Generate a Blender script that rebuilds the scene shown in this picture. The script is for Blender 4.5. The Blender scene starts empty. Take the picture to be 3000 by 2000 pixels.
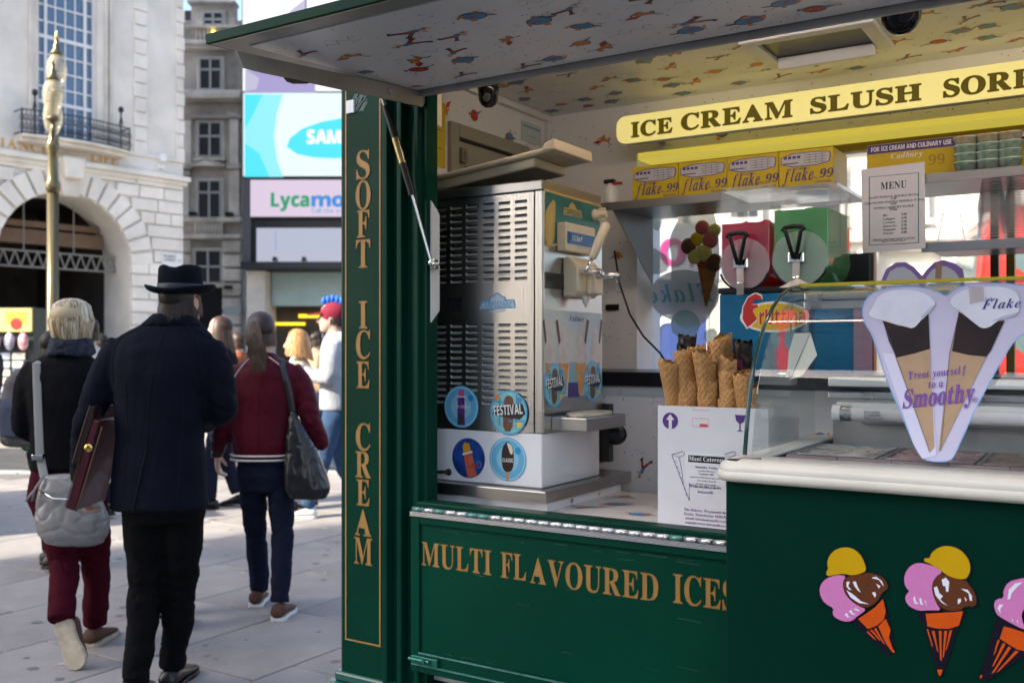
# Ice-cream kiosk on a shaded London pavement, pedestrians walking away, sunlit square and facades behind.
import bpy, bmesh, math, random
from mathutils import Vector, Matrix, noise
from mathutils.geometry import tessellate_polygon
random.seed(11)
SC = bpy.context.scene
COL = SC.collection
R = math.radians
# ------------------------------------------------------------------ camera, sky, sun, exposure
TH = R(32.4)                       # camera looks 32.4 degrees left of the kiosk's depth axis
FPX, CX, CY, EYE = 2850.0, 1500.0, 1022.0, 1.5
cam = bpy.data.cameras.new('camera')
cam.sensor_width = 36.0
cam.lens = 36.0 * FPX / 3000.0
cam.shift_y = (CY - 1000.0) / 3000.0
cam.clip_start = 0.05
cam.clip_end = 900.0
cam.dof.use_dof = True
cam.dof.focus_distance = 2.55
cam.dof.aperture_fstop = 4.2
camo = bpy.data.objects.new('camera', cam)
COL.objects.link(camo)
camo.location = (0, 0, EYE)
camo.rotation_euler = (R(90), 0, TH)
SC.camera = camo

SUN_EL = R(36)
_sr, _sd = -0.846, -0.533          # towards the sun: to the left and behind, in camera right / forward
SUN_H = Vector((math.cos(TH) * _sr - math.sin(TH) * _sd, math.sin(TH) * _sr + math.cos(TH) * _sd, 0)).normalized()
SUN_DIR = Vector((SUN_H.x * math.cos(SUN_EL), SUN_H.y * math.cos(SUN_EL), math.sin(SUN_EL)))
world = bpy.data.worlds.new('World')
SC.world = world
world.use_nodes = True
wn = world.node_tree
sky = wn.nodes.new('ShaderNodeTexSky')
sky.sky_type = 'NISHITA'
sky.sun_disc = False
sky.sun_elevation = SUN_EL
sky.sun_rotation = math.atan2(SUN_H.x, SUN_H.y)
sky.air_density = 1.0
sky.dust_density = 3.0
sky.ozone_density = 1.0
wn.links.new(sky.outputs[0], wn.nodes['Background'].inputs[0])
wn.nodes['Background'].inputs[1].default_value = 0.15
sun = bpy.data.lights.new('sun', 'SUN')
sun.energy = 3.6
sun.angle = R(0.53)
sun.color = (1.0, 0.92, 0.78)
suno = bpy.data.objects.new('sun', sun)
COL.objects.link(suno)
suno.location = (-20, -10, 40)
suno.rotation_euler = SUN_DIR.to_track_quat('Z', 'Y').to_euler()
SC.view_settings.view_transform = 'Standard'
SC.view_settings.look = 'None'
SC.view_settings.exposure = 1.7
SC.view_settings.gamma = 1.0
SC.view_settings.use_curve_mapping = False
SC.render.engine = 'CYCLES'
SC.cycles.use_denoising = True
SC.cycles.max_bounces = 10
SC.cycles.transparent_max_bounces = 40
SC.cycles.caustics_reflective = False
SC.cycles.caustics_refractive = False

# ------------------------------------------------------------------ geometry of the view, in metres
CS, SN = math.cos(TH), math.sin(TH)
def ray(px, py):
    u = (px - CX) / FPX
    return Vector((-SN + CS * u, CS + SN * u, (CY - py) / FPX))
def atY(px, py, Y):
    d = ray(px, py); k = Y / d.y
    return Vector((d.x * k, Y, EYE + d.z * k))
def atX(px, py, X):
    d = ray(px, py); k = X / d.x
    return Vector((X, d.y * k, EYE + d.z * k))
def atZ(px, py, z):
    d = ray(px, py); k = (z - EYE) / d.z
    return Vector((d.x * k, d.y * k, z))
def CW(r, d, z=0.0):
    """street frame (metres right of / ahead of the viewpoint) to world"""
    return Vector((CS * r - SN * d, SN * r + CS * d, z))

# ------------------------------------------------------------------ materials
MATS = {}
def lin(h):
    if isinstance(h, (tuple, list)): return tuple(h)[:3]
    h = h.lstrip('#')
    out = []
    for i in (0, 2, 4):
        c = int(h[i:i+2], 16) / 255.0
        out.append(c / 12.92 if c <= .04045 else ((c + .055) / 1.055) ** 2.4)
    return tuple(out)
def mat(name, col=(.5,.5,.5), rough=.5, metal=0.0, var=0.0, vscale=6.0, bump=0.0, bscale=60.0, bstretch=None, coat=0.0,
        emit=None, estr=0.0, trans=0.0, ior=1.45, alpha=1.0, spec=.38, rvar=0.0, objvar=0.0, vstretch=None, sss=0.0, sheen=0.0, col2=None):
    if name in MATS: return MATS[name]
    m = bpy.data.materials.new(name); MATS[name] = m
    m.use_nodes = True
    nt = m.node_tree; N = nt.nodes; L = nt.links
    b = N['Principled BSDF']
    c = lin(col)
    b.inputs['Base Color'].default_value = (*c, 1)
    b.inputs['Roughness'].default_value = rough
    b.inputs['Metallic'].default_value = metal
    b.inputs['Specular IOR Level'].default_value = spec
    b.inputs['IOR'].default_value = ior
    b.inputs['Alpha'].default_value = alpha
    b.inputs['Transmission Weight'].default_value = trans
    b.inputs['Coat Weight'].default_value = coat
    b.inputs['Coat Roughness'].default_value = .06
    if sheen: b.inputs['Sheen Weight'].default_value = sheen; b.inputs['Sheen Roughness'].default_value = .4
    if sss: b.inputs['Subsurface Weight'].default_value = sss; b.inputs['Subsurface Radius'].default_value = (.02,.008,.004)
    if emit is not None:
        b.inputs['Emission Color'].default_value = (*lin(emit), 1)
        b.inputs['Emission Strength'].default_value = estr
    tc = N.new('ShaderNodeTexCoord')
    def coords(st):
        if st is None: return tc.outputs['Object']
        mp = N.new('ShaderNodeMapping'); mp.inputs['Scale'].default_value = st
        L.new(tc.outputs['Object'], mp.inputs['Vector']); return mp.outputs['Vector']
    if var or objvar:
        cur = None
        if var:
            nz = N.new('ShaderNodeTexNoise'); nz.inputs['Scale'].default_value = vscale; nz.inputs['Detail'].default_value = 6
            nz.inputs['Roughness'].default_value = .62
            L.new(coords(vstretch), nz.inputs['Vector'])
            cr = N.new('ShaderNodeValToRGB')
            c2 = lin(col2) if col2 is not None else tuple(x * (1 - var) for x in c)
            c3 = c if col2 is not None else tuple(min(1, x * (1 + var * .6)) for x in c)
            cr.color_ramp.elements[0].position = .32; cr.color_ramp.elements[0].color = (*c2, 1)
            cr.color_ramp.elements[1].position = .68; cr.color_ramp.elements[1].color = (*c3, 1)
            L.new(nz.outputs[0], cr.inputs[0]); cur = cr.outputs[0]
        if objvar:
            oi = N.new('ShaderNodeObjectInfo')
            mr = N.new('ShaderNodeMapRange'); mr.inputs[3].default_value = 1 - objvar; mr.inputs[4].default_value = 1 + objvar
            L.new(oi.outputs['Random'], mr.inputs[0])
            mx = N.new('ShaderNodeVectorMath'); mx.operation = 'SCALE'
            if cur is not None: L.new(cur, mx.inputs[0])
            else: mx.inputs[0].default_value = c
            L.new(mr.outputs[0], mx.inputs['Scale']); cur = mx.outputs[0]
        L.new(cur, b.inputs['Base Color'])
    if rvar:
        nz = N.new('ShaderNodeTexNoise'); nz.inputs['Scale'].default_value = vscale * 1.7; nz.inputs['Detail'].default_value = 5
        L.new(coords(vstretch), nz.inputs['Vector'])
        mr = N.new('ShaderNodeMapRange'); mr.inputs[1].default_value = .3; mr.inputs[2].default_value = .7
        mr.inputs[3].default_value = max(.02, rough - rvar); mr.inputs[4].default_value = min(1, rough + rvar)
        L.new(nz.outputs[0], mr.inputs[0]); L.new(mr.outputs[0], b.inputs['Roughness'])
    if bump:
        nz = N.new('ShaderNodeTexNoise'); nz.inputs['Scale'].default_value = bscale; nz.inputs['Detail'].default_value = 4
        L.new(coords(bstretch), nz.inputs['Vector'])
        bp = N.new('ShaderNodeBump'); bp.inputs['Strength'].default_value = min(1, bump); bp.inputs['Distance'].default_value = .004 if bscale > 20 else .02
        L.new(nz.outputs[0], bp.inputs['Height']); L.new(bp.outputs[0], b.inputs['Normal'])
    return m
def glass(name, tint=(1,1,1), refl=.08, rough=0.0, opac=0.0):
    """thin pane: mostly clear, mirrors a little more at grazing angles"""
    if name in MATS: return MATS[name]
    m = bpy.data.materials.new(name); MATS[name] = m
    m.use_nodes = True
    nt = m.node_tree; N = nt.nodes; L = nt.links
    out = N['Material Output']; N.remove(N['Principled BSDF'])
    tr = N.new('ShaderNodeBsdfTransparent'); tr.inputs[0].default_value = (*lin(tint), 1)
    gl = N.new('ShaderNodeBsdfGlossy'); gl.inputs['Roughness'].default_value = rough
    lw = N.new('ShaderNodeLayerWeight'); pw = N.new('ShaderNodeMath'); pw.operation = 'POWER'; pw.inputs[1].default_value = 4.0
    L.new(lw.outputs['Facing'], pw.inputs[0])
    ma = N.new('ShaderNodeMath'); ma.operation = 'MULTIPLY_ADD'; ma.inputs[1].default_value = .8; ma.inputs[2].default_value = refl; ma.use_clamp = True
    L.new(pw.outputs[0], ma.inputs[0])
    mx = N.new('ShaderNodeMixShader')
    L.new(ma.outputs[0], mx.inputs[0]); L.new(tr.outputs[0], mx.inputs[1]); L.new(gl.outputs[0], mx.inputs[2])
    last = mx.outputs[0]
    if opac:
        df = N.new('ShaderNodeBsdfDiffuse'); df.inputs[0].default_value = (.8,.82,.85,1)
        m2 = N.new('ShaderNodeMixShader'); m2.inputs[0].default_value = opac
        L.new(last, m2.inputs[1]); L.new(df.outputs[0], m2.inputs[2]); last = m2.outputs[0]
    L.new(last, out.inputs[0])
    return m
def screen_mat(name, col, strength):
    return mat(name, (0,0,0), rough=.4, emit=col, estr=strength)

# ------------------------------------------------------------------ objects
WM = {}
def reg(o, w): WM[o.name] = w
def thing(name, label, cat, loc=(0,0,0), rz=0.0, group=None):
    o = bpy.data.objects.new(name, None); COL.objects.link(o)
    o.empty_display_size = .1
    o.location = loc; o.rotation_euler = (0,0,rz)
    reg(o, Matrix.Translation(Vector(loc)) @ Matrix.Rotation(rz, 4, 'Z'))
    tag(o, label, cat, group)
    return o
def tag(o, label=None, cat=None, group=None, kind=None):
    if label: o['label'] = label
    if cat: o['category'] = cat
    if group: o['group'] = group
    if kind: o['kind'] = kind
    return o
def link(name, me, parent=None, local=False):
    o = bpy.data.objects.new(name, me); COL.objects.link(o)
    w = Matrix.Identity(4)
    if parent is not None:
        o.parent = parent
        if local: w = WM[parent.name]
        else: o.matrix_parent_inverse = WM[parent.name].inverted()
    reg(o, w)
    return o
class MB:
    def __init__(s): s.v = []; s.f = []; s.m = []; s.mi = 0
    def add(s, vs, fs, mi=None):
        n = len(s.v); s.v += [tuple(x) for x in vs]
        for f in fs: s.f.append(tuple(i + n for i in f)); s.m.append(s.mi if mi is None else mi)
        return s
    def box(s, x0, x1, y0, y1, z0, z1, mi=None):
        return s.add([(x0,y0,z0),(x1,y0,z0),(x1,y1,z0),(x0,y1,z0),(x0,y0,z1),(x1,y0,z1),(x1,y1,z1),(x0,y1,z1)],
                     [(0,3,2,1),(4,5,6,7),(0,1,5,4),(1,2,6,5),(2,3,7,6),(3,0,4,7)], mi)
    def hexa(s, pts, mi=None):
        """8 corners: four below, four above"""
        return s.add(pts, [(0,3,2,1),(4,5,6,7),(0,1,5,4),(1,2,6,5),(2,3,7,6),(3,0,4,7)], mi)
    def bar(s, a, b, w, h, up=(0,0,1), mi=None):
        a, b = Vector(a), Vector(b); d = (b - a).normalized()
        x = d.cross(Vector(up))
        if x.length < 1e-4: x = d.cross(Vector((1,0,0)))
        x.normalize(); y = x.cross(d)
        x *= w / 2; y *= h / 2
        return s.hexa([a-x-y, a+x-y, b+x-y, b-x-y, a-x+y, a+x+y, b+x+y, b-x+y], mi)
    def quad(s, a, b, c, d, mi=None): return s.add([a,b,c,d], [(0,1,2,3)], mi)
    def tube(s, pts, rad, n=10, mi=None, caps=True, ref=None):
        """rings along a path; rad: number, list of numbers or list of (rx, ry)"""
        pts = [Vector(p) for p in pts]; k = len(pts)
        if not isinstance(rad, (list, tuple)): rad = [rad] * k
        vs = []; prev = None
        for i, p in enumerate(pts):
            d = (pts[min(i+1,k-1)] - pts[max(i-1,0)])
            if d.length < 1e-9: d = Vector((0,0,1))
            d.normalize()
            if ref is not None: x = Vector(ref) - d * Vector(ref).dot(d)
            elif prev is None:
                x = d.cross(Vector((0,0,1)))
                if x.length < .05: x = Vector((1,0,0)) - d * d.x
            else: x = prev - d * prev.dot(d)
            x.normalize(); prev = x; y = d.cross(x)
            r = rad[i]; rx, ry = r if isinstance(r, (tuple, list)) else (r, r)
            for j in range(n):
                a = 2 * math.pi * j / n
                vs.append(p + x * (math.cos(a) * rx) + y * (math.sin(a) * ry))
        fs = []
        for i in range(k - 1):
            for j in range(n):
                fs.append((i*n+j, i*n+(j+1)%n, (i+1)*n+(j+1)%n, (i+1)*n+j))
        if caps:
            fs.append(tuple(range(n-1,-1,-1))); fs.append(tuple((k-1)*n+j for j in range(n)))
        return s.add(vs, fs, mi)
    def cyl(s, a, b, r0, r1=None, n=16, mi=None): return s.tube([a, b], [r0, r0 if r1 is None else r1], n, mi)
    def lathe(s, prof, o=(0,0,0), n=20, axis='Z', mi=None, sx=1.0, sy=1.0, wob=None):
        o = Vector(o); vs = []; fs = []; k = len(prof)
        for i, (r, z) in enumerate(prof):
            for j in range(n):
                a = 2 * math.pi * j / n
                rr = r * (wob(a, i) if wob else 1)
                p = (rr * math.cos(a) * sx, rr * math.sin(a) * sy, z)
                if axis == 'X': p = (p[2], p[0], p[1])
                elif axis == 'Y': p = (p[0], p[2], p[1])
                vs.append(o + Vector(p))
        for i in range(k - 1):
            for j in range(n): fs.append((i*n+j, i*n+(j+1)%n, (i+1)*n+(j+1)%n, (i+1)*n+j))
        if prof[0][0] > 1e-5: fs.append(tuple(range(n-1,-1,-1)))
        if prof[-1][0] > 1e-5: fs.append(tuple((k-1)*n+j for j in range(n)))
        return s.add(vs, fs, mi)
    def ell(s, c, r, nu=14, nv=9, mi=None, rot=None):
        c = Vector(c); vs = []; fs = []
        for i in range(nv + 1):
            t = math.pi * i / nv
            for j in range(nu):
                a = 2 * math.pi * j / nu
                p = Vector((r[0]*math.sin(t)*math.cos(a), r[1]*math.sin(t)*math.sin(a), -r[2]*math.cos(t)))
                if rot is not None: p = rot @ p
                vs.append(c + p)
        for i in range(nv):
            for j in range(nu): fs.append((i*nu+j, i*nu+(j+1)%nu, (i+1)*nu+(j+1)%nu, (i+1)*nu+j))
        return s.add(vs, fs, mi)
    def prism(s, poly, fr, t0, t1, mi=None):
        """2-D outline in a frame, thick from t0 to t1 along the frame's normal"""
        n = len(poly)
        vs = [fr.p(u, w, t0) for u, w in poly] + [fr.p(u, w, t1) for u, w in poly]
        fs = [(i, (i+1)%n, n+(i+1)%n, n+i) for i in range(n)]
        tr = tessellate_polygon([[Vector((u, w, 0)) for u, w in poly]])
        fs += [(a+n, b+n, c+n) for a, b, c in tr] + [(c, b, a) for a, b, c in tr]
        return s.add(vs, fs, mi)
    def mesh(s, name, mats, smooth=False):
        me = bpy.data.meshes.new(name); me.from_pydata(s.v, [], s.f)
        if not isinstance(mats, (list, tuple)): mats = [mats]
        for m in mats: me.materials.append(m)
        me.polygons.foreach_set('material_index', s.m)
        bm = bmesh.new(); bm.from_mesh(me)
        bmesh.ops.recalc_face_normals(bm, faces=bm.faces); bm.to_mesh(me); bm.free()
        if smooth:
            me.polygons.foreach_set('use_smooth', [True] * len(me.polygons))
        me.update()
        return me
    def build(s, name, mats, parent=None, smooth=False, bevel=0.0, seg=2, local=False, auto=None):
        me = s.mesh(name, mats, smooth or auto is not None)
        if auto is not None: me.set_sharp_from_angle(angle=R(auto))
        o = link(name, me, parent, local)
        if bevel:
            b = o.modifiers.new('bevel', 'BEVEL'); b.width = bevel; b.segments = seg; b.limit_method = 'ANGLE'; b.angle_limit = R(35)
        return o
def struct(o): o['kind'] = 'structure'; return o
class Fr:
    """a flat frame: origin, unit axes u and v, normal n = u x v"""
    def __init__(s, o, u, v):
        s.o = Vector(o); s.u = Vector(u).normalized(); s.v = Vector(v).normalized(); s.n = s.u.cross(s.v)
    def p(s, a, b, t=0.0): return s.o + s.u * a + s.v * b + s.n * t
    def px(s, x, y):
        d = ray(x, y); o = Vector((0,0,EYE))
        k = (s.o - o).dot(s.n) / d.dot(s.n); q = o + d * k - s.o
        return (q.dot(s.u), q.dot(s.v))
    def pxs(s, L): return [s.px(*p) for p in L]
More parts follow.
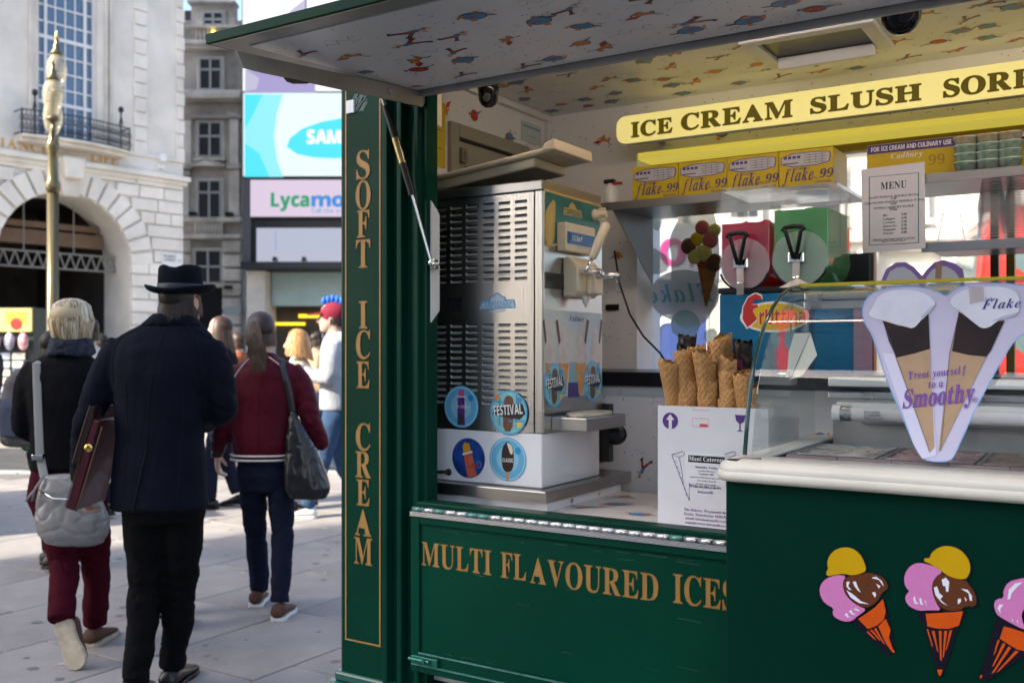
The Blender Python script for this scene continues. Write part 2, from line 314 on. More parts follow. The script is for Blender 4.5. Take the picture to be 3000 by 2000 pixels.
# ------------------------------------------------------------------ lettering
GL = {}
for item in """bA,307 694,334 693,587 96,625 38,660 27,660 0,341 0,341 27,386 32,413 45,422 68,376 197,154 197,117 105,111 72,119 47,143 32,190 27,190 0,-13 0,-13 27,5 29,35 45,60 82;bB,23 678,328 678,474 661,561 609,590 522,572 450,518 399,427 368,536 332,601 275,623 196,615 139,592 90,553 52,499 23,433 6,354 0,24 0,24 26,54 29,93 48,109 90,111 549,107 597,96 627,76 645,23 653|322 646,382 632,401 614,414 589,424 514,410 431,392 406,365 389,328 378,271 375,275 621,288 640|271 344,344 340,384 328,413 309,432 280,444 241,448 191,436 103,422 73,400 52,369 40,330 36,294 42,277 61,271 97;bC,386 693,434 689,577 648,599 653,614 668,624 693,650 693,650 459,625 459,599 517,568 566,531 606,489 636,443 654,395 660,294 624,234 516,214 337,236 169,303 69,414 35,494 49,571 91,638 158,666 132,589 50,494 0,382 -16,318 -11,259 4,205 30,157 64,116 106,83 156,59 212,44 273,39 340,44 406,59 467,84 523,117 572,158 613,207 648,261 673,321 688;bD,22 678,330 678,440 668,532 639,604 590,655 523,687 439,697 339,657 151,538 38,340 0,30 0,30 26,58 29,94 44,108 81,110 557,108 592,91 635,74 645,22 653|310 643,332 645,438 611,501 510,522 341,517 247,501 171,476 112,439 70,391 44,331 36,293 42,282 51,272 82,272 599,282 631;bE,24 678,594 678,594 476,571 476,559 532,537 575,507 605,465 625,411 637,326 641,298 638,282 628,274 610,272 578,272 366,329 370,361 381,386 401,405 428,429 514,453 514,453 176,428 176,416 244,394 290,359 318,272 331,272 100,278 62,286 52,318 42,389 43,430 48,498 71,527 89,574 139,612 213,640 213,599 0,21 0,21 25,77 33,93 44,104 60,112 116,110 587,93 634,53 651,24 653;bF,21 678,586 678,586 476,562 476,543 547,511 596,462 626,389 640,324 642,288 637,273 619,271 368,323 372,356 383,381 403,400 430,423 516,450 516,450 176,424 176,415 229,401 270,382 299,357 318,323 329,271 333,275 79,287 51,312 35,382 26,382 0,23 0,23 26,54 30,93 50,109 92,111 558,109 590,92 630,75 641,21 653;bH,24 678,360 678,360 653,304 643,278 618,271 564,271 373,509 373,509 564,502 618,497 629,477 643,420 653,420 678,755 678,755 653,724 649,686 632,671 594,669 120,677 66,687 49,725 29,755 26,755 0,420 0,420 26,474 36,501 62,509 120,509 329,271 329,271 120,279 64,289 47,305 36,360 26,360 0,23 0,23 26,54 29,93 47,109 88,111 120,109 593,93 631,77 642,24 653;bI,20 678,364 678,364 653,308 645,292 637,274 603,272 576,275 79,294 46,366 26,366 0,20 0,20 26,74 38,91 48,110 84,112 112,110 603,94 637,78 645,20 653;bK,25 678,361 678,361 653,294 637,275 604,272 348,478 556,514 604,519 623,509 640,481 650,433 653,433 678,723 678,723 653,650 640,584 601,403 424,690 69,725 37,773 26,773 0,418 0,418 26,479 31,495 43,494 63,297 318,272 295,274 88,290 47,306 36,361 26,361 0,24 0,24 26,55 29,94 47,110 88,112 120,110 593,94 632,78 643,25 653;bL,24 678,372 678,372 653,327 650,297 640,275 605,273 84,281 59,310 43,393 43,469 59,527 93,551 119,572 149,609 230,636 230,598 0,23 0,23 26,54 29,93 47,109 88,111 120,109 594,93 633,54 650,24 653;bM,22 678,275 678,472 212,669 678,919 678,919 653,890 649,853 630,842 614,834 563,837 80,855 41,880 30,918 26,918 0,589 0,589 26,644 37,664 53,676 101,677 594,429 0,402 0,157 579,159 85,166 60,178 44,220 28,252 26,252 0,21 0,21 26,75 36,92 47,110 87,112 118,109 606,99 629,79 644,22 653;bN,27 678,233 678,582 251,579 602,569 628,549 643,493 653,493 678,714 678,714 653,683 650,645 633,630 593,628 -16,600 -16,159 521,159 117,167 62,177 46,216 29,248 26,248 0,27 0,27 26,66 30,100 50,110 76,113 117,113 578,54 645,27 653;bO,395 694,443 691,532 668,572 648,642 594,696 522,716 481,739 389,742 339,739 290,716 199,671 120,641 86,570 31,529 11,484 -4,388 -16,294 -4,251 11,174 56,141 86,111 120,67 199,44 290,41 339,44 388,67 479,111 557,141 592,212 647,254 667,298 682|292 624,387 660,438 651,482 624,518 579,544 516,560 436,565 339,546 161,489 54,394 18,343 27,300 54,264 100,237 163,221 243,216 339,235 517;bR,24 678,323 678,415 673,489 658,547 634,588 599,613 554,621 498,604 425,553 370,469 333,664 47,684 31,715 26,715 0,504 0,300 316,271 316,273 88,289 47,305 36,360 26,360 0,23 0,23 26,54 29,93 47,109 88,111 120,109 593,93 631,77 642,24 653|310 641,334 642,400 626,439 579,452 500,448 452,436 414,417 385,388 364,350 352,271 348,272 599,282 629;bS,275 694,342 687,442 662,461 666,477 694,505 694,505 475,480 475,455 543,417 599,370 639,343 652,289 662,230 650,191 615,181 592,181 541,204 501,250 467,447 367,493 326,521 280,529 255,535 198,532 157,505 86,453 32,378 -3,334 -12,269 -15,219 -9,126 18,103 11,91 -16,64 -16,64 235,93 235,112 169,136 115,166 74,202 45,244 28,293 22,358 36,401 76,411 103,415 133,406 174,379 209,335 238,189 313,147 344,115 376,92 411,79 450,77 533,100 600,120 627,143 650,203 683;bT,16 473,16 678,611 678,611 472,586 472,558 568,496 626,392 645,394 87,412 45,429 34,488 26,488 0,137 0,137 26,169 28,212 46,230 88,232 645,173 640,131 625,97 601,71 567,53 524,43 473;bU,22 678,358 678,358 653,290 637,281 629,272 604,273 154,284 110,303 77,329 52,365 38,409 33,506 56,565 124,584 237,582 592,565 631,523 649,489 653,489 678,706 678,706 653,658 639,636 612,631 590,629 270,622 176,601 102,566 48,515 11,450 -12,369 -19,286 -12,219 8,170 43,136 91,116 154,109 231,107 593,91 631,75 642,22 653;bV,-21 678,314 678,314 653,264 649,236 636,229 624,228 598,385 213,524 579,526 624,509 643,445 653,445 678,658 678,658 653,622 646,608 637,582 600,342 -19,316 -19,55 590,20 639,-21 653;bW,-23 678,269 678,269 653,234 648,215 635,210 595,332 228,448 525,409 630,384 646,341 653,341 678,654 678,654 653,616 649,593 635,586 603,706 247,805 550,817 605,810 633,788 647,749 653,749 678,929 678,929 653,897 639,865 590,664 -16,637 -16,470 460,283 -16,254 -16,40 606,23 636,11 645,-23 653;bX,21 678,363 678,363 653,309 649,289 637,283 618,300 578,394 431,479 556,505 616,497 636,474 648,436 653,436 678,682 678,682 653,623 643,577 611,531 556,418 394,627 67,661 33,691 26,691 0,355 0,355 26,401 30,424 42,432 61,409 118,312 272,205 120,187 84,185 67,193 44,218 31,259 26,259 0,17 0,17 26,59 34,98 58,134 99,288 310,100 598,56 644,21 653;bY,-20 678,308 678,308 652,248 644,234 629,233 610,370 336,496 545,516 589,519 607,511 632,486 647,439 652,439 678,654 678,654 652,622 642,583 603,399 303,399 120,407 64,417 47,433 36,488 26,488 0,151 0,151 26,205 36,221 47,231 64,239 120,239 266,52 605,21 639,-20 652;ba,241 474,356 457,392 435,416 404,436 313,437 66,453 51,477 62,490 41,419 -9,379 -15,337 -8,310 15,298 52,250 16,198 -6,110 -10,82 0,43 39,30 94,37 135,59 172,95 203,296 283,294 385,278 421,220 440,162 426,155 408,183 344,174 313,149 291,115 284,80 292,57 316,52 375,73 415,114 446,171 467|229 225,296 252,296 94,272 70,225 50,198 58,181 83,176 125,189 183;bb,12 678,206 678,206 415,241 448,329 474,394 461,469 397,499 329,509 247,496 153,459 75,402 19,328 -11,242 -9,156 42,79 -17,64 -17,63 606,55 638,12 654|259 415,304 412,327 398,356 339,363 170,345 73,328 44,272 21,235 30,213 57,206 360,219 390;bc,260 475,342 461,373 444,409 395,406 333,384 311,352 304,319 312,299 335,289 425,275 438,252 442,205 424,176 370,167 279,183 157,232 82,265 63,304 57,372 79,404 107,424 90,369 32,305 -3,232 -15,161 -1,100 39,56 101,32 179,32 270,82 388,143 442,179 460;bd,262 678,475 678,476 90,492 52,526 41,526 16,332 -15,332 58,300 17,258 -7,175 -12,90 38,39 136,32 268,40 313,94 419,151 460,217 474,261 468,332 417,330 616,316 641,262 654|231 413,292 411,319 390,332 360,332 113,314 76,285 51,255 42,208 62,193 87,175 228,194 372;be,234 474,287 468,333 449,371 417,399 374,415 321,421 247,174 247,189 145,230 83,297 63,335 70,402 128,424 108,370 40,305 -1,229 -15,157 -1,74 67,41 142,29 234,41 320,76 391,162 460|240 442,261 439,288 413,300 320,300 286,173 286,180 380,203 427;bf,259 692,298 689,357 664,388 620,392 595,375 546,349 531,317 531,282 554,275 582,291 653,237 651,221 605,220 462,303 462,303 412,220 412,222 70,235 38,297 24,297 0,22 0,22 24,71 44,78 82,78 412,24 412,24 462,78 462,83 575,126 649,162 673;bg,234 474,347 453,472 453,472 399,399 399,430 337,434 303,424 249,394 204,320 161,180 149,150 106,157 88,177 77,351 67,435 36,451 19,470 -55,463 -100,441 -137,406 -168,356 -191,217 -209,109 -197,71 -181,27 -137,21 -111,30 -81,102 -38,42 13,38 69,63 110,152 164,86 200,46 251,33 316,45 374,102 439,162 465|234 442,256 439,284 411,297 314,284 217,272 199,234 185,196 199,185 217,170 314,185 411,213 439|144 -51,332 -52,383 -70,392 -98,375 -140,324 -165,198 -171,141 -154,113 -125,113 -87;bh,28 678,220 678,220 397,261 440,308 465,362 474,434 456,478 403,492 315,493 64,511 31,541 24,541 0,301 0,301 24,331 31,345 50,350 83,349 348,333 395,302 404,272 398,220 350,221 64,238 31,268 24,268 0,27 0,27 24,67 38,78 83,77 613,59 647,28 655;bi,150 690,204 668,225 614,203 561,150 539,97 561,75 614,97 668|31 462,221 462,222 64,238 32,268 24,268 0,27 0,27 24,68 38,77 63,78 375,70 424,30 437;bk,31 678,220 678,220 251,360 400,357 427,306 437,306 462,514 462,514 437,442 413,331 311,515 51,560 24,560 0,314 0,314 24,341 27,356 47,242 219,220 200,221 64,238 32,268 24,268 0,26 0,26 24,68 39,78 83,77 613,62 647,30 654;bl,30 678,221 678,222 64,238 32,268 24,268 0,27 0,27 24,68 38,77 63,78 592,70 639,30 654;bm,353 474,412 465,453 436,477 389,519 436,567 465,622 474,693 456,736 403,750 315,754 49,768 31,798 24,798 0,562 0,562 24,600 39,610 83,609 348,593 395,562 404,507 381,483 353,484 65,501 31,530 24,530 0,297 0,297 24,335 39,345 83,344 348,328 395,297 404,267 398,218 350,219 65,235 32,264 24,264 0,27 0,27 24,67 38,78 83,77 396,59 431,28 438,28 462,218 462,218 394,258 438,303 465;bn,362 474,434 456,478 403,492 315,493 64,511 31,541 24,541 0,301 0,301 24,331 31,345 50,350 83,341 384,320 402,272 398,220 350,224 49,238 31,268 24,268 0,27 0,27 24,67 38,78 83,77 396,59 431,28 438,28 462,220 462,220 398,260 440,308 466;bo,250 474,330 460,396 420,444 357,469 276,472 229,444 102,396 39,331 -1,251 -15,170 -1,103 41,40 143,28 229,40 317,103 419,170 460|225 440,251 445,295 426,319 365,321 95,311 58,276 22,251 17,206 35,181 95,174 230,182 365,191 403;bp,343 475,377 472,436 444,499 360,519 282,511 148,481 72,404 -1,338 -15,292 -8,253 13,220 48,223 -131,231 -159,249 -175,294 -183,294 -207,26 -207,26 -184,60 -175,72 -160,78 -119,77 389,69 422,29 439,29 462,213 462,213 391,247 438,291 466|267 407,324 409,359 369,376 230,356 88,319 47,291 42,238 69,220 102,220 350;br,347 474,410 453,429 418,429 378,414 349,369 331,340 337,292 385,267 384,230 339,222 286,228 48,249 31,294 24,294 0,27 0,27 24,68 38,78 83,77 397,69 425,30 437,31 462,217 462,217 375,279 449;bs,210 475,314 454,343 475,363 475,363 330,340 330,312 391,247 438,186 434,164 414,156 386,163 358,184 335,316 265,360 226,383 141,364 58,340 27,269 -10,197 -12,109 13,76 -13,53 -13,53 157,79 157,107 85,154 38,181 26,251 30,284 68,286 87,262 136,101 231,58 300,55 328,73 403,97 433,165 470;bt,192 631,215 631,215 462,309 462,309 415,215 415,218 88,229 67,250 60,272 66,307 111,331 98,294 36,245 -2,184 -14,119 -1,98 16,75 69,72 415,30 415,30 446,131 550;bu,17 462,211 462,213 94,235 60,263 53,318 73,340 98,339 392,329 422,282 438,282 462,482 462,483 84,493 58,536 44,536 19,340 -15,340 60,301 20,251 -6,195 -15,121 3,97 26,71 96,64 407,50 430,17 438;bw,-16 462,206 462,206 437,178 431,170 406,248 189,314 350,288 422,250 439,250 462,481 462,481 437,445 425,440 411,500 210,575 401,566 430,530 439,530 462,663 462,663 439,640 432,620 400,453 -15,430 -15,332 293,208 -15,182 -15,25 394,9 424,-16 437;by,-7 462,241 462,241 437,202 431,191 405,276 177,354 402,342 431,302 437,302 462,446 462,446 437,422 429,395 384,225 -79,193 -143,160 -182,123 -203,78 -209,33 -199,1 -169,-8 -108,7 -79,35 -61,83 -65,104 -84,112 -139,140 -143,186 -82,209 -7,48 387,23 428,-7 437;b0,281 724,382 704,454 645,500 552,525 358,500 165,454 71,381 10,280 -10,175 10,102 71,77 114,44 223,34 359,44 494,77 603,102 645,175 704|248 650,281 659,313 650,337 624,362 520,370 358,362 195,337 91,313 64,280 55,247 64,223 91,197 195,189 358,197 520,223 624;b1,266 718,378 718,379 99,388 70,411 55,510 53,510 0,97 0,97 53,207 59,224 79,229 118,229 619,161 544,120 518,71 524,50 550,42 589,136 626;b2,259 724,328 719,430 680,462 646,481 606,487 535,452 443,386 360,130 110,383 112,429 142,454 210,513 210,508 0,35 0,35 103,253 331,313 427,336 519,335 588,316 637,281 660,228 658,188 620,167 490,75 513,43 557,50 635,107 692,172 716;b3,257 724,380 705,426 682,460 649,481 609,488 561,468 481,412 421,335 381,416 355,485 300,510 242,511 168,491 104,430 37,343 1,196 -8,92 19,38 70,28 110,39 153,71 179,113 188,128 117,147 92,172 74,236 60,297 73,329 99,351 142,355 243,319 301,288 322,250 334,142 338,142 400,248 405,304 441,332 506,326 609,298 649,277 660,212 653,178 605,166 508,70 530,51 547,36 597,42 631,92 687,135 708;b4,13 247,297 714,436 714,436 252,540 252,540 186,436 186,439 98,460 66,518 53,531 53,531 0,180 0,180 53,230 54,279 78,290 186,13 186|293 610,290 252,83 252;b5,60 368,92 714,470 714,475 532,418 532,402 586,378 603,156 604,140 419,229 434,322 428,436 381,475 339,498 285,503 179,483 111,421 41,336 2,275 -9,158 -2,98 20,60 53,42 91,50 150,62 163,120 180,131 124,165 78,205 62,272 66,308 86,336 124,351 182,349 266,318 332,291 352,217 368,106 350;b6,330 724,405 717,476 684,505 633,504 594,458 546,387 536,382 596,362 646,338 663,284 657,253 635,227 597,193 479,186 401,264 433,324 438,381 432,470 384,500 342,518 292,518 164,498 106,466 57,420 20,363 -3,293 -10,202 6,128 55,76 139,48 257,47 384,62 485,94 572,140 643,204 694,284 721|269 375,314 373,336 360,368 310,377 169,357 96,340 74,296 56,267 63,219 121,201 172,186 329,230 362;b8,285 724,403 702,445 675,474 639,498 549,482 480,434 431,363 387,460 328,491 297,525 228,529 189,522 131,499 82,462 43,411 13,273 -10,175 2,103 35,56 86,30 182,48 258,71 288,177 361,109 412,67 471,55 573,75 631,148 698|279 666,331 649,362 606,371 570,356 472,302 421,222 474,197 522,196 584,216 634,233 652|223 305,244 321,328 275,375 230,386 203,387 138,360 82,337 63,310 51,246 51,219 63,179 110,165 178,175 240;b9,264 724,311 720,393 689,428 661,482 580,500 526,514 388,507 283,485 187,448 107,393 44,359 21,276 -7,158 -3,92 33,70 67,64 117,84 149,112 160,154 84,201 56,232 53,305 85,352 182,373 343,338 309,291 284,231 275,177 281,90 328,59 369,41 420,38 528,62 609,84 642,142 694,219 721|244 652,299 651,323 631,360 553,373 414,334 366,274 347,222 363,190 410,180 488,190 582,221 638;iT,70 492,107 671,651 671,622 479,594 479,575 566,531 618,456 635,305 76,322 37,376 25,376 0,65 0,65 25,128 41,159 89,305 636,251 632,178 599,145 570,95 492;ir,170 281,225 461,25 431,27 406,59 403,77 374,-21 0,98 0,141 145,189 260,246 348,268 359,309 327,359 332,384 374,380 431,362 454,318 460,280 441,242 402;ie,262 461,320 450,358 417,371 369,364 331,308 259,258 227,117 185,111 131,119 90,161 55,219 63,255 93,291 142,319 124,266 47,203 1,130 -14,89 -9,24 28,2 60,-16 146,9 256,73 358,163 433|233 422,264 427,279 418,288 387,267 316,232 273,183 239,125 218,164 334,187 375;ia,246 461,281 454,306 432,319 395,335 451,442 451,340 83,355 60,397 91,424 130,446 116,395 44,344 1,293 -13,259 -6,238 15,232 68,241 112,166 18,110 -10,79 -13,23 2,2 21,-15 45,-28 109,-8 219,71 359,167 439|256 418,278 413,295 369,263 219,199 99,169 71,138 61,115 68,97 120,115 213,148 298,193 374,226 407;it,200 592,241 592,199 447,278 447,267 407,188 407,100 93,107 64,134 70,191 141,214 126,186 84,104 2,45 -14,7 -6,-15 18,-23 64,67 407,19 407,19 442,86 475,147 525;iy,126 461,141 452,167 378,220 112,296 269,305 314,293 342,253 382,258 432,295 459,330 459,357 444,373 394,367 353,301 188,237 70,162 -44,83 -138,30 -182,-20 -206,-84 -201,-117 -164,-117 -132,-90 -98,-61 -91,38 -126,77 -96,113 -45,121 21,73 292,40 394,27 408,-14 411,-14 438;io,261 461,349 442,405 387,424 302,414 230,385 157,313 62,251 15,180 -11,100 -9,30 30,-10 101,-5 220,47 327,99 387,193 449|241 426,284 421,300 397,298 285,241 110,199 45,169 23,126 27,109 50,112 166,169 342,211 405;iu,120 117,217 461,18 431,19 406,64 394,68 363,-7 61,1 19,27 -6,104 -9,170 27,270 153,254 38,271 6,301 -12,374 1,424 46,478 120,456 135,398 67,381 68,373 85,470 448,351 448,288 249,206 108,168 71,132 59,115 68;is,172 460,283 439,316 457,342 457,320 305,294 308,274 375,242 416,184 427,160 415,146 393,162 330,246 222,279 156,281 97,264 53,212 4,163 -12,109 -12,29 11,10 9,-10 -10,-36 -6,-10 162,19 157,34 81,68 36,121 21,153 27,172 46,170 115,69 254,42 339,46 372,80 426,106 445;il,118 128,272 700,77 670,78 645,110 642,129 617,-12 92,-13 37,19 -6,87 -10,114 0,163 43,215 117,195 132,167 93,124 61,108 80;if,315 700,372 690,408 663,420 622,414 592,397 574,368 568,334 582,319 615,335 658,328 668,300 663,265 618,215 451,300 451,294 410,209 410,138 88,97 -43,46 -135,16 -167,-55 -203,-144 -197,-162 -184,-186 -126,-180 -98,-162 -78,-122 -72,-90 -104,-105 -159,-88 -174,-51 -153,-31 -118,7 4,89 410,20 410,28 451,98 451,122 527,187 638,269 693;ik,158 245,279 700,71 671,71 644,124 638,134 608,-28 0,94 0,143 187,178 214,211 69,229 29,274 -9,304 -14,350 0,394 42,435 113,412 124,376 69,342 68,316 118,281 300,413 405,473 426,473 452,269 452,269 426,312 414,313 384,271 336;iF,109 671,635 671,596 481,568 481,549 577,492 623,390 638,358 634,341 619,270 369,340 371,406 394,450 442,466 476,491 476,421 201,400 201,400 262,388 300,363 323,260 337,193 70,209 36,263 23,263 0,-50 0,-50 23,13 37,42 78,171 549,177 615,162 635,109 647;iC,427 689,603 661,620 664,642 689,669 689,626 459,597 461,593 519,562 605,501 649,414 648,330 597,257 496,226 427,187 281,187 159,225 79,296 35,341 30,417 44,486 86,548 157,576 135,499 51,407 0,301 -17,199 -3,118 39,62 106,44 148,30 245,41 343,73 437,124 524,191 596,292 661,358 682;id,353 123,510 700,305 671,305 644,349 638,362 613,317 438,270 458,201 455,116 405,65 351,24 287,-15 186,-23 122,-11 48,26 2,52 -10,113 -10,168 18,244 113,234 52,241 15,261 -7,320 -10,366 19,442 116,419 132,380 78,354 61,342 71|264 422,284 416,300 371,268 229,204 104,174 73,131 64,104 87,99 117,128 242,193 366,223 401;ib,192 379,281 700,72 672,72 645,125 639,134 601,-15 37,16 9,71 -10,168 -9,219 7,267 34,353 115,395 183,423 257,433 329,420 400,403 427,355 457,278 452,233 425|266 392,300 377,311 350,303 255,251 120,189 43,154 24,118 25,104 49,108 81,190 329,219 372;sA,0 0,252 717,437 717,690 0,527 0,475 170,215 170,163 0|341 592,345 606,386 463,439 297,253 297;sB,90 0,90 714,400 710,528 674,569 641,593 594,601 533,588 460,551 406,491 379,574 335,602 297,617 242,611 147,588 96,549 55,497 24,433 6|241 590,392 582,433 557,446 513,435 468,399 440,241 431|241 311,411 300,450 268,462 222,450 171,412 137,241 125;sC,393 724,500 711,602 674,553 551,446 592,393 598,340 591,295 569,260 533,219 425,214 355,233 226,257 179,291 144,336 123,393 116,481 126,575 154,575 27,416 -9,310 -5,249 10,154 70,119 113,73 222,58 356,62 425,75 489,127 598,165 642,264 703;sD,90 0,90 714,314 714,450 696,509 674,602 604,662 501,682 364,671 253,636 162,580 92,502 41,406 10|241 590,383 584,433 565,473 535,502 490,519 432,525 360,501 229,428 151,306 125,241 125;sE,90 0,90 714,501 714,501 590,241 590,241 433,483 433,483 309,241 309,241 125,501 125,501 0;sF,90 0,90 714,499 714,499 590,239 590,239 406,481 406,481 282,239 282,239 0;sG,431 724,543 712,643 680,593 559,490 593,388 595,316 568,286 545,241 484,214 355,233 231,268 169,293 147,359 119,400 116,496 126,496 275,361 275,361 401,644 401,644 31,528 1,440 -9,292 0,210 32,144 84,96 156,68 248,58 358,77 494,135 603,177 645,287 704;sI,32 714,357 714,357 628,270 588,270 126,357 86,357 0,32 0,32 86,119 126,119 588,32 628;sL,90 714,241 714,241 125,531 125,531 0,90 0;sM,90 0,90 714,296 714,465 168,647 714,853 714,853 0,712 0,718 544,715 559,531 0,392 0,216 560,225 0;sN,90 0,90 714,281 714,591 179,587 714,723 714,723 0,531 0,220 540,225 0;sO,399 725,535 705,636 645,702 552,734 429,738 358,734 287,702 165,636 71,535 10,398 -10,261 10,161 71,123 114,74 223,58 359,74 494,123 603,161 645,261 705|341 592,457 592,503 571,537 535,560 487,579 358,560 230,537 182,503 146,457 124,340 124,294 146,260 182,236 230,217 358,236 487,260 535,295 571;sP,90 0,90 714,318 714,402 707,469 688,520 655,555 610,576 555,580 451,536 341,471 287,371 258,241 254,241 0|241 590,377 578,417 544,430 486,426 452,413 424,365 389,241 378;sR,90 0,90 714,298 714,387 708,459 690,514 661,552 620,575 566,581 469,551 391,516 353,450 311,660 0,492 0,322 274,241 274,241 0|241 590,332 588,396 569,426 527,426 466,398 422,371 408,241 397;sS,296 724,403 711,508 674,459 556,345 593,265 596,225 578,202 526,217 482,236 466,403 377,454 338,490 292,511 198,503 139,481 88,443 47,390 15,326 -4,175 -5,46 33,46 174,188 123,294 117,353 152,359 216,323 256,151 347,83 415,56 490,61 580,83 630,119 671,168 700,227 718;sT,20 714,559 714,559 588,365 588,365 0,214 0,214 588,20 588;sU,85 714,236 714,240 224,272 153,300 133,379 117,460 134,487 156,516 228,520 714,671 714,671 252,657 160,613 82,541 25,493 5,375 -10,288 -2,216 22,159 62,118 116,93 180,85 254;sV,0 714,153 714,290 280,325 132,359 280,497 714,650 714,407 0,242 0;sY,0 714,164 714,312 420,461 714,624 714,387 278,387 0,237 0,237 273;sa,302 557,426 536,471 510,503 472,522 424,529 364,529 0,425 0,396 74,344 26,289 -1,165 -5,90 33,63 66,47 109,49 216,69 259,103 292,211 330,381 340,371 411,342 438,296 447,244 442,142 407,93 508,191 544|280 247,381 253,377 176,366 149,324 112,247 101,204 125,198 186,223 225;sb,78 760,227 760,221 475,286 533,382 556,439 548,489 524,531 485,563 429,582 359,588 274,582 188,562 118,530 62,487 22,437 -2,341 -8,309 0,217 60,192 0,78 0|239 373,252 401,299 433,363 433,388 419,409 397,433 325,424 186,389 130,365 116,299 116,270 130,237 186,230 226;sc,313 556,411 545,483 519,439 404,333 435,249 418,210 363,197 271,211 181,251 128,313 111,396 124,466 158,466 31,367 -6,225 -3,162 20,112 58,75 111,52 182,45 270,60 387,79 433,136 502,174 526,262 553;se,303 556,373 549,433 527,482 492,519 442,541 381,548 236,196 236,201 197,234 137,293 105,398 106,517 144,517 29,490 17,365 -9,224 4,141 44,108 75,61 158,45 269,59 383,78 429,132 499,168 524,209 542|277 447,362 436,382 418,405 366,408 335,199 335,216 400,253 438;si,153 760,210 745,231 712,231 662,223 643,193 621,112 621,82 643,72 687,82 731,112 753|78 546,227 546,227 0,78 0;sl,78 760,227 760,227 0,78 0;sm,379 556,481 537,545 476,558 476,600 522,688 554,776 551,860 509,902 420,907 0,758 0,758 319,749 385,722 424,676 437,612 418,592 395,570 323,567 0,418 0,418 319,409 385,382 424,336 437,270 416,237 355,227 257,227 0,78 0,78 546,192 546,212 476,220 476,289 537;sn,388 556,443 551,529 509,558 470,576 420,582 0,433 0,433 319,424 385,395 424,345 437,273 416,238 355,227 0,78 0,78 546,192 546,212 476,220 476,263 522,292 537;so,311 556,406 541,447 523,515 466,559 383,574 274,566 190,542 120,502 64,449 23,384 -2,308 -10,259 -6,173 23,104 81,60 165,45 274,53 358,77 427,116 483,169 524,234 548|273 432,345 432,374 418,410 364,422 274,410 184,374 128,346 115,310 110,245 128,209 184,197 274,209 364,224 396;sr,383 556,433 552,422 412,353 416,283 393,249 360,229 310,227 0,78 0,78 546,191 546,220 454,286 526,315 543;st,148 662,243 662,243 546,396 546,396 434,243 434,243 171,251 137,290 111,402 126,402 15,318 -7,204 -3,133 38,104 91,94 171,94 434,23 434,23 497,105 547;sy,0 546,163 546,271 224,284 144,409 546,569 546,314 -122,248 -198,206 -221,110 -240,34 -232,34 -114,93 -120,147 -107,184 -71,217 4""".split(';'):
    GL[item[:2]] = [[tuple(int(c) / 1000.0 for c in p.split(' ')) for p in l.split(',')] for l in item[3:].split('|')]
def glyph(st, ch):
    if st + ch in GL: return GL[st + ch]
    if ch == 'd' and st == 's': return GL['bd']
    for a in (st + ch.upper(), 'b' + ch, 'b' + ch.upper(), st + ch.lower()):
        if a in GL: return GL[a]
    P = {'.': [[(.06,0),(.17,0),(.17,.11),(.06,.11)]], ',': [[(.06,.1),(.17,.1),(.17,0),(.08,-.13),(.06,-.12),(.1,0),(.06,0)]],
         ':': [[(.06,0),(.17,0),(.17,.11),(.06,.11)],[(.06,.36),(.17,.36),(.17,.47),(.06,.47)]],
         '/': [[(.0,-.02),(.07,-.02),(.27,.7),(.2,.7)]], '-': [[(.04,.2),(.3,.2),(.3,.29),(.04,.29)]],
         '@': [[(.05,.0),(.6,.0),(.6,.6),(.05,.6)],[(.15,.1),(.5,.1),(.5,.5),(.15,.5)]]}
    return P.get(ch)
def layout(s, st, track=0.0):
    """loops of a line of text (1 em), and its total width"""
    x = 0.0; out = []
    for ch in s:
        if ch == ' ': x += .27 + track; continue
        g = glyph(st, ch)
        if not g: x += .3; continue
        xs = [p[0] for l in g for p in l]; a, b = min(xs), max(xs)
        sb = .035
        out.append([[(p[0] - a + x + sb, p[1]) for p in l] for l in g])
        x += (b - a) + 2 * sb + track
    return out, x - track
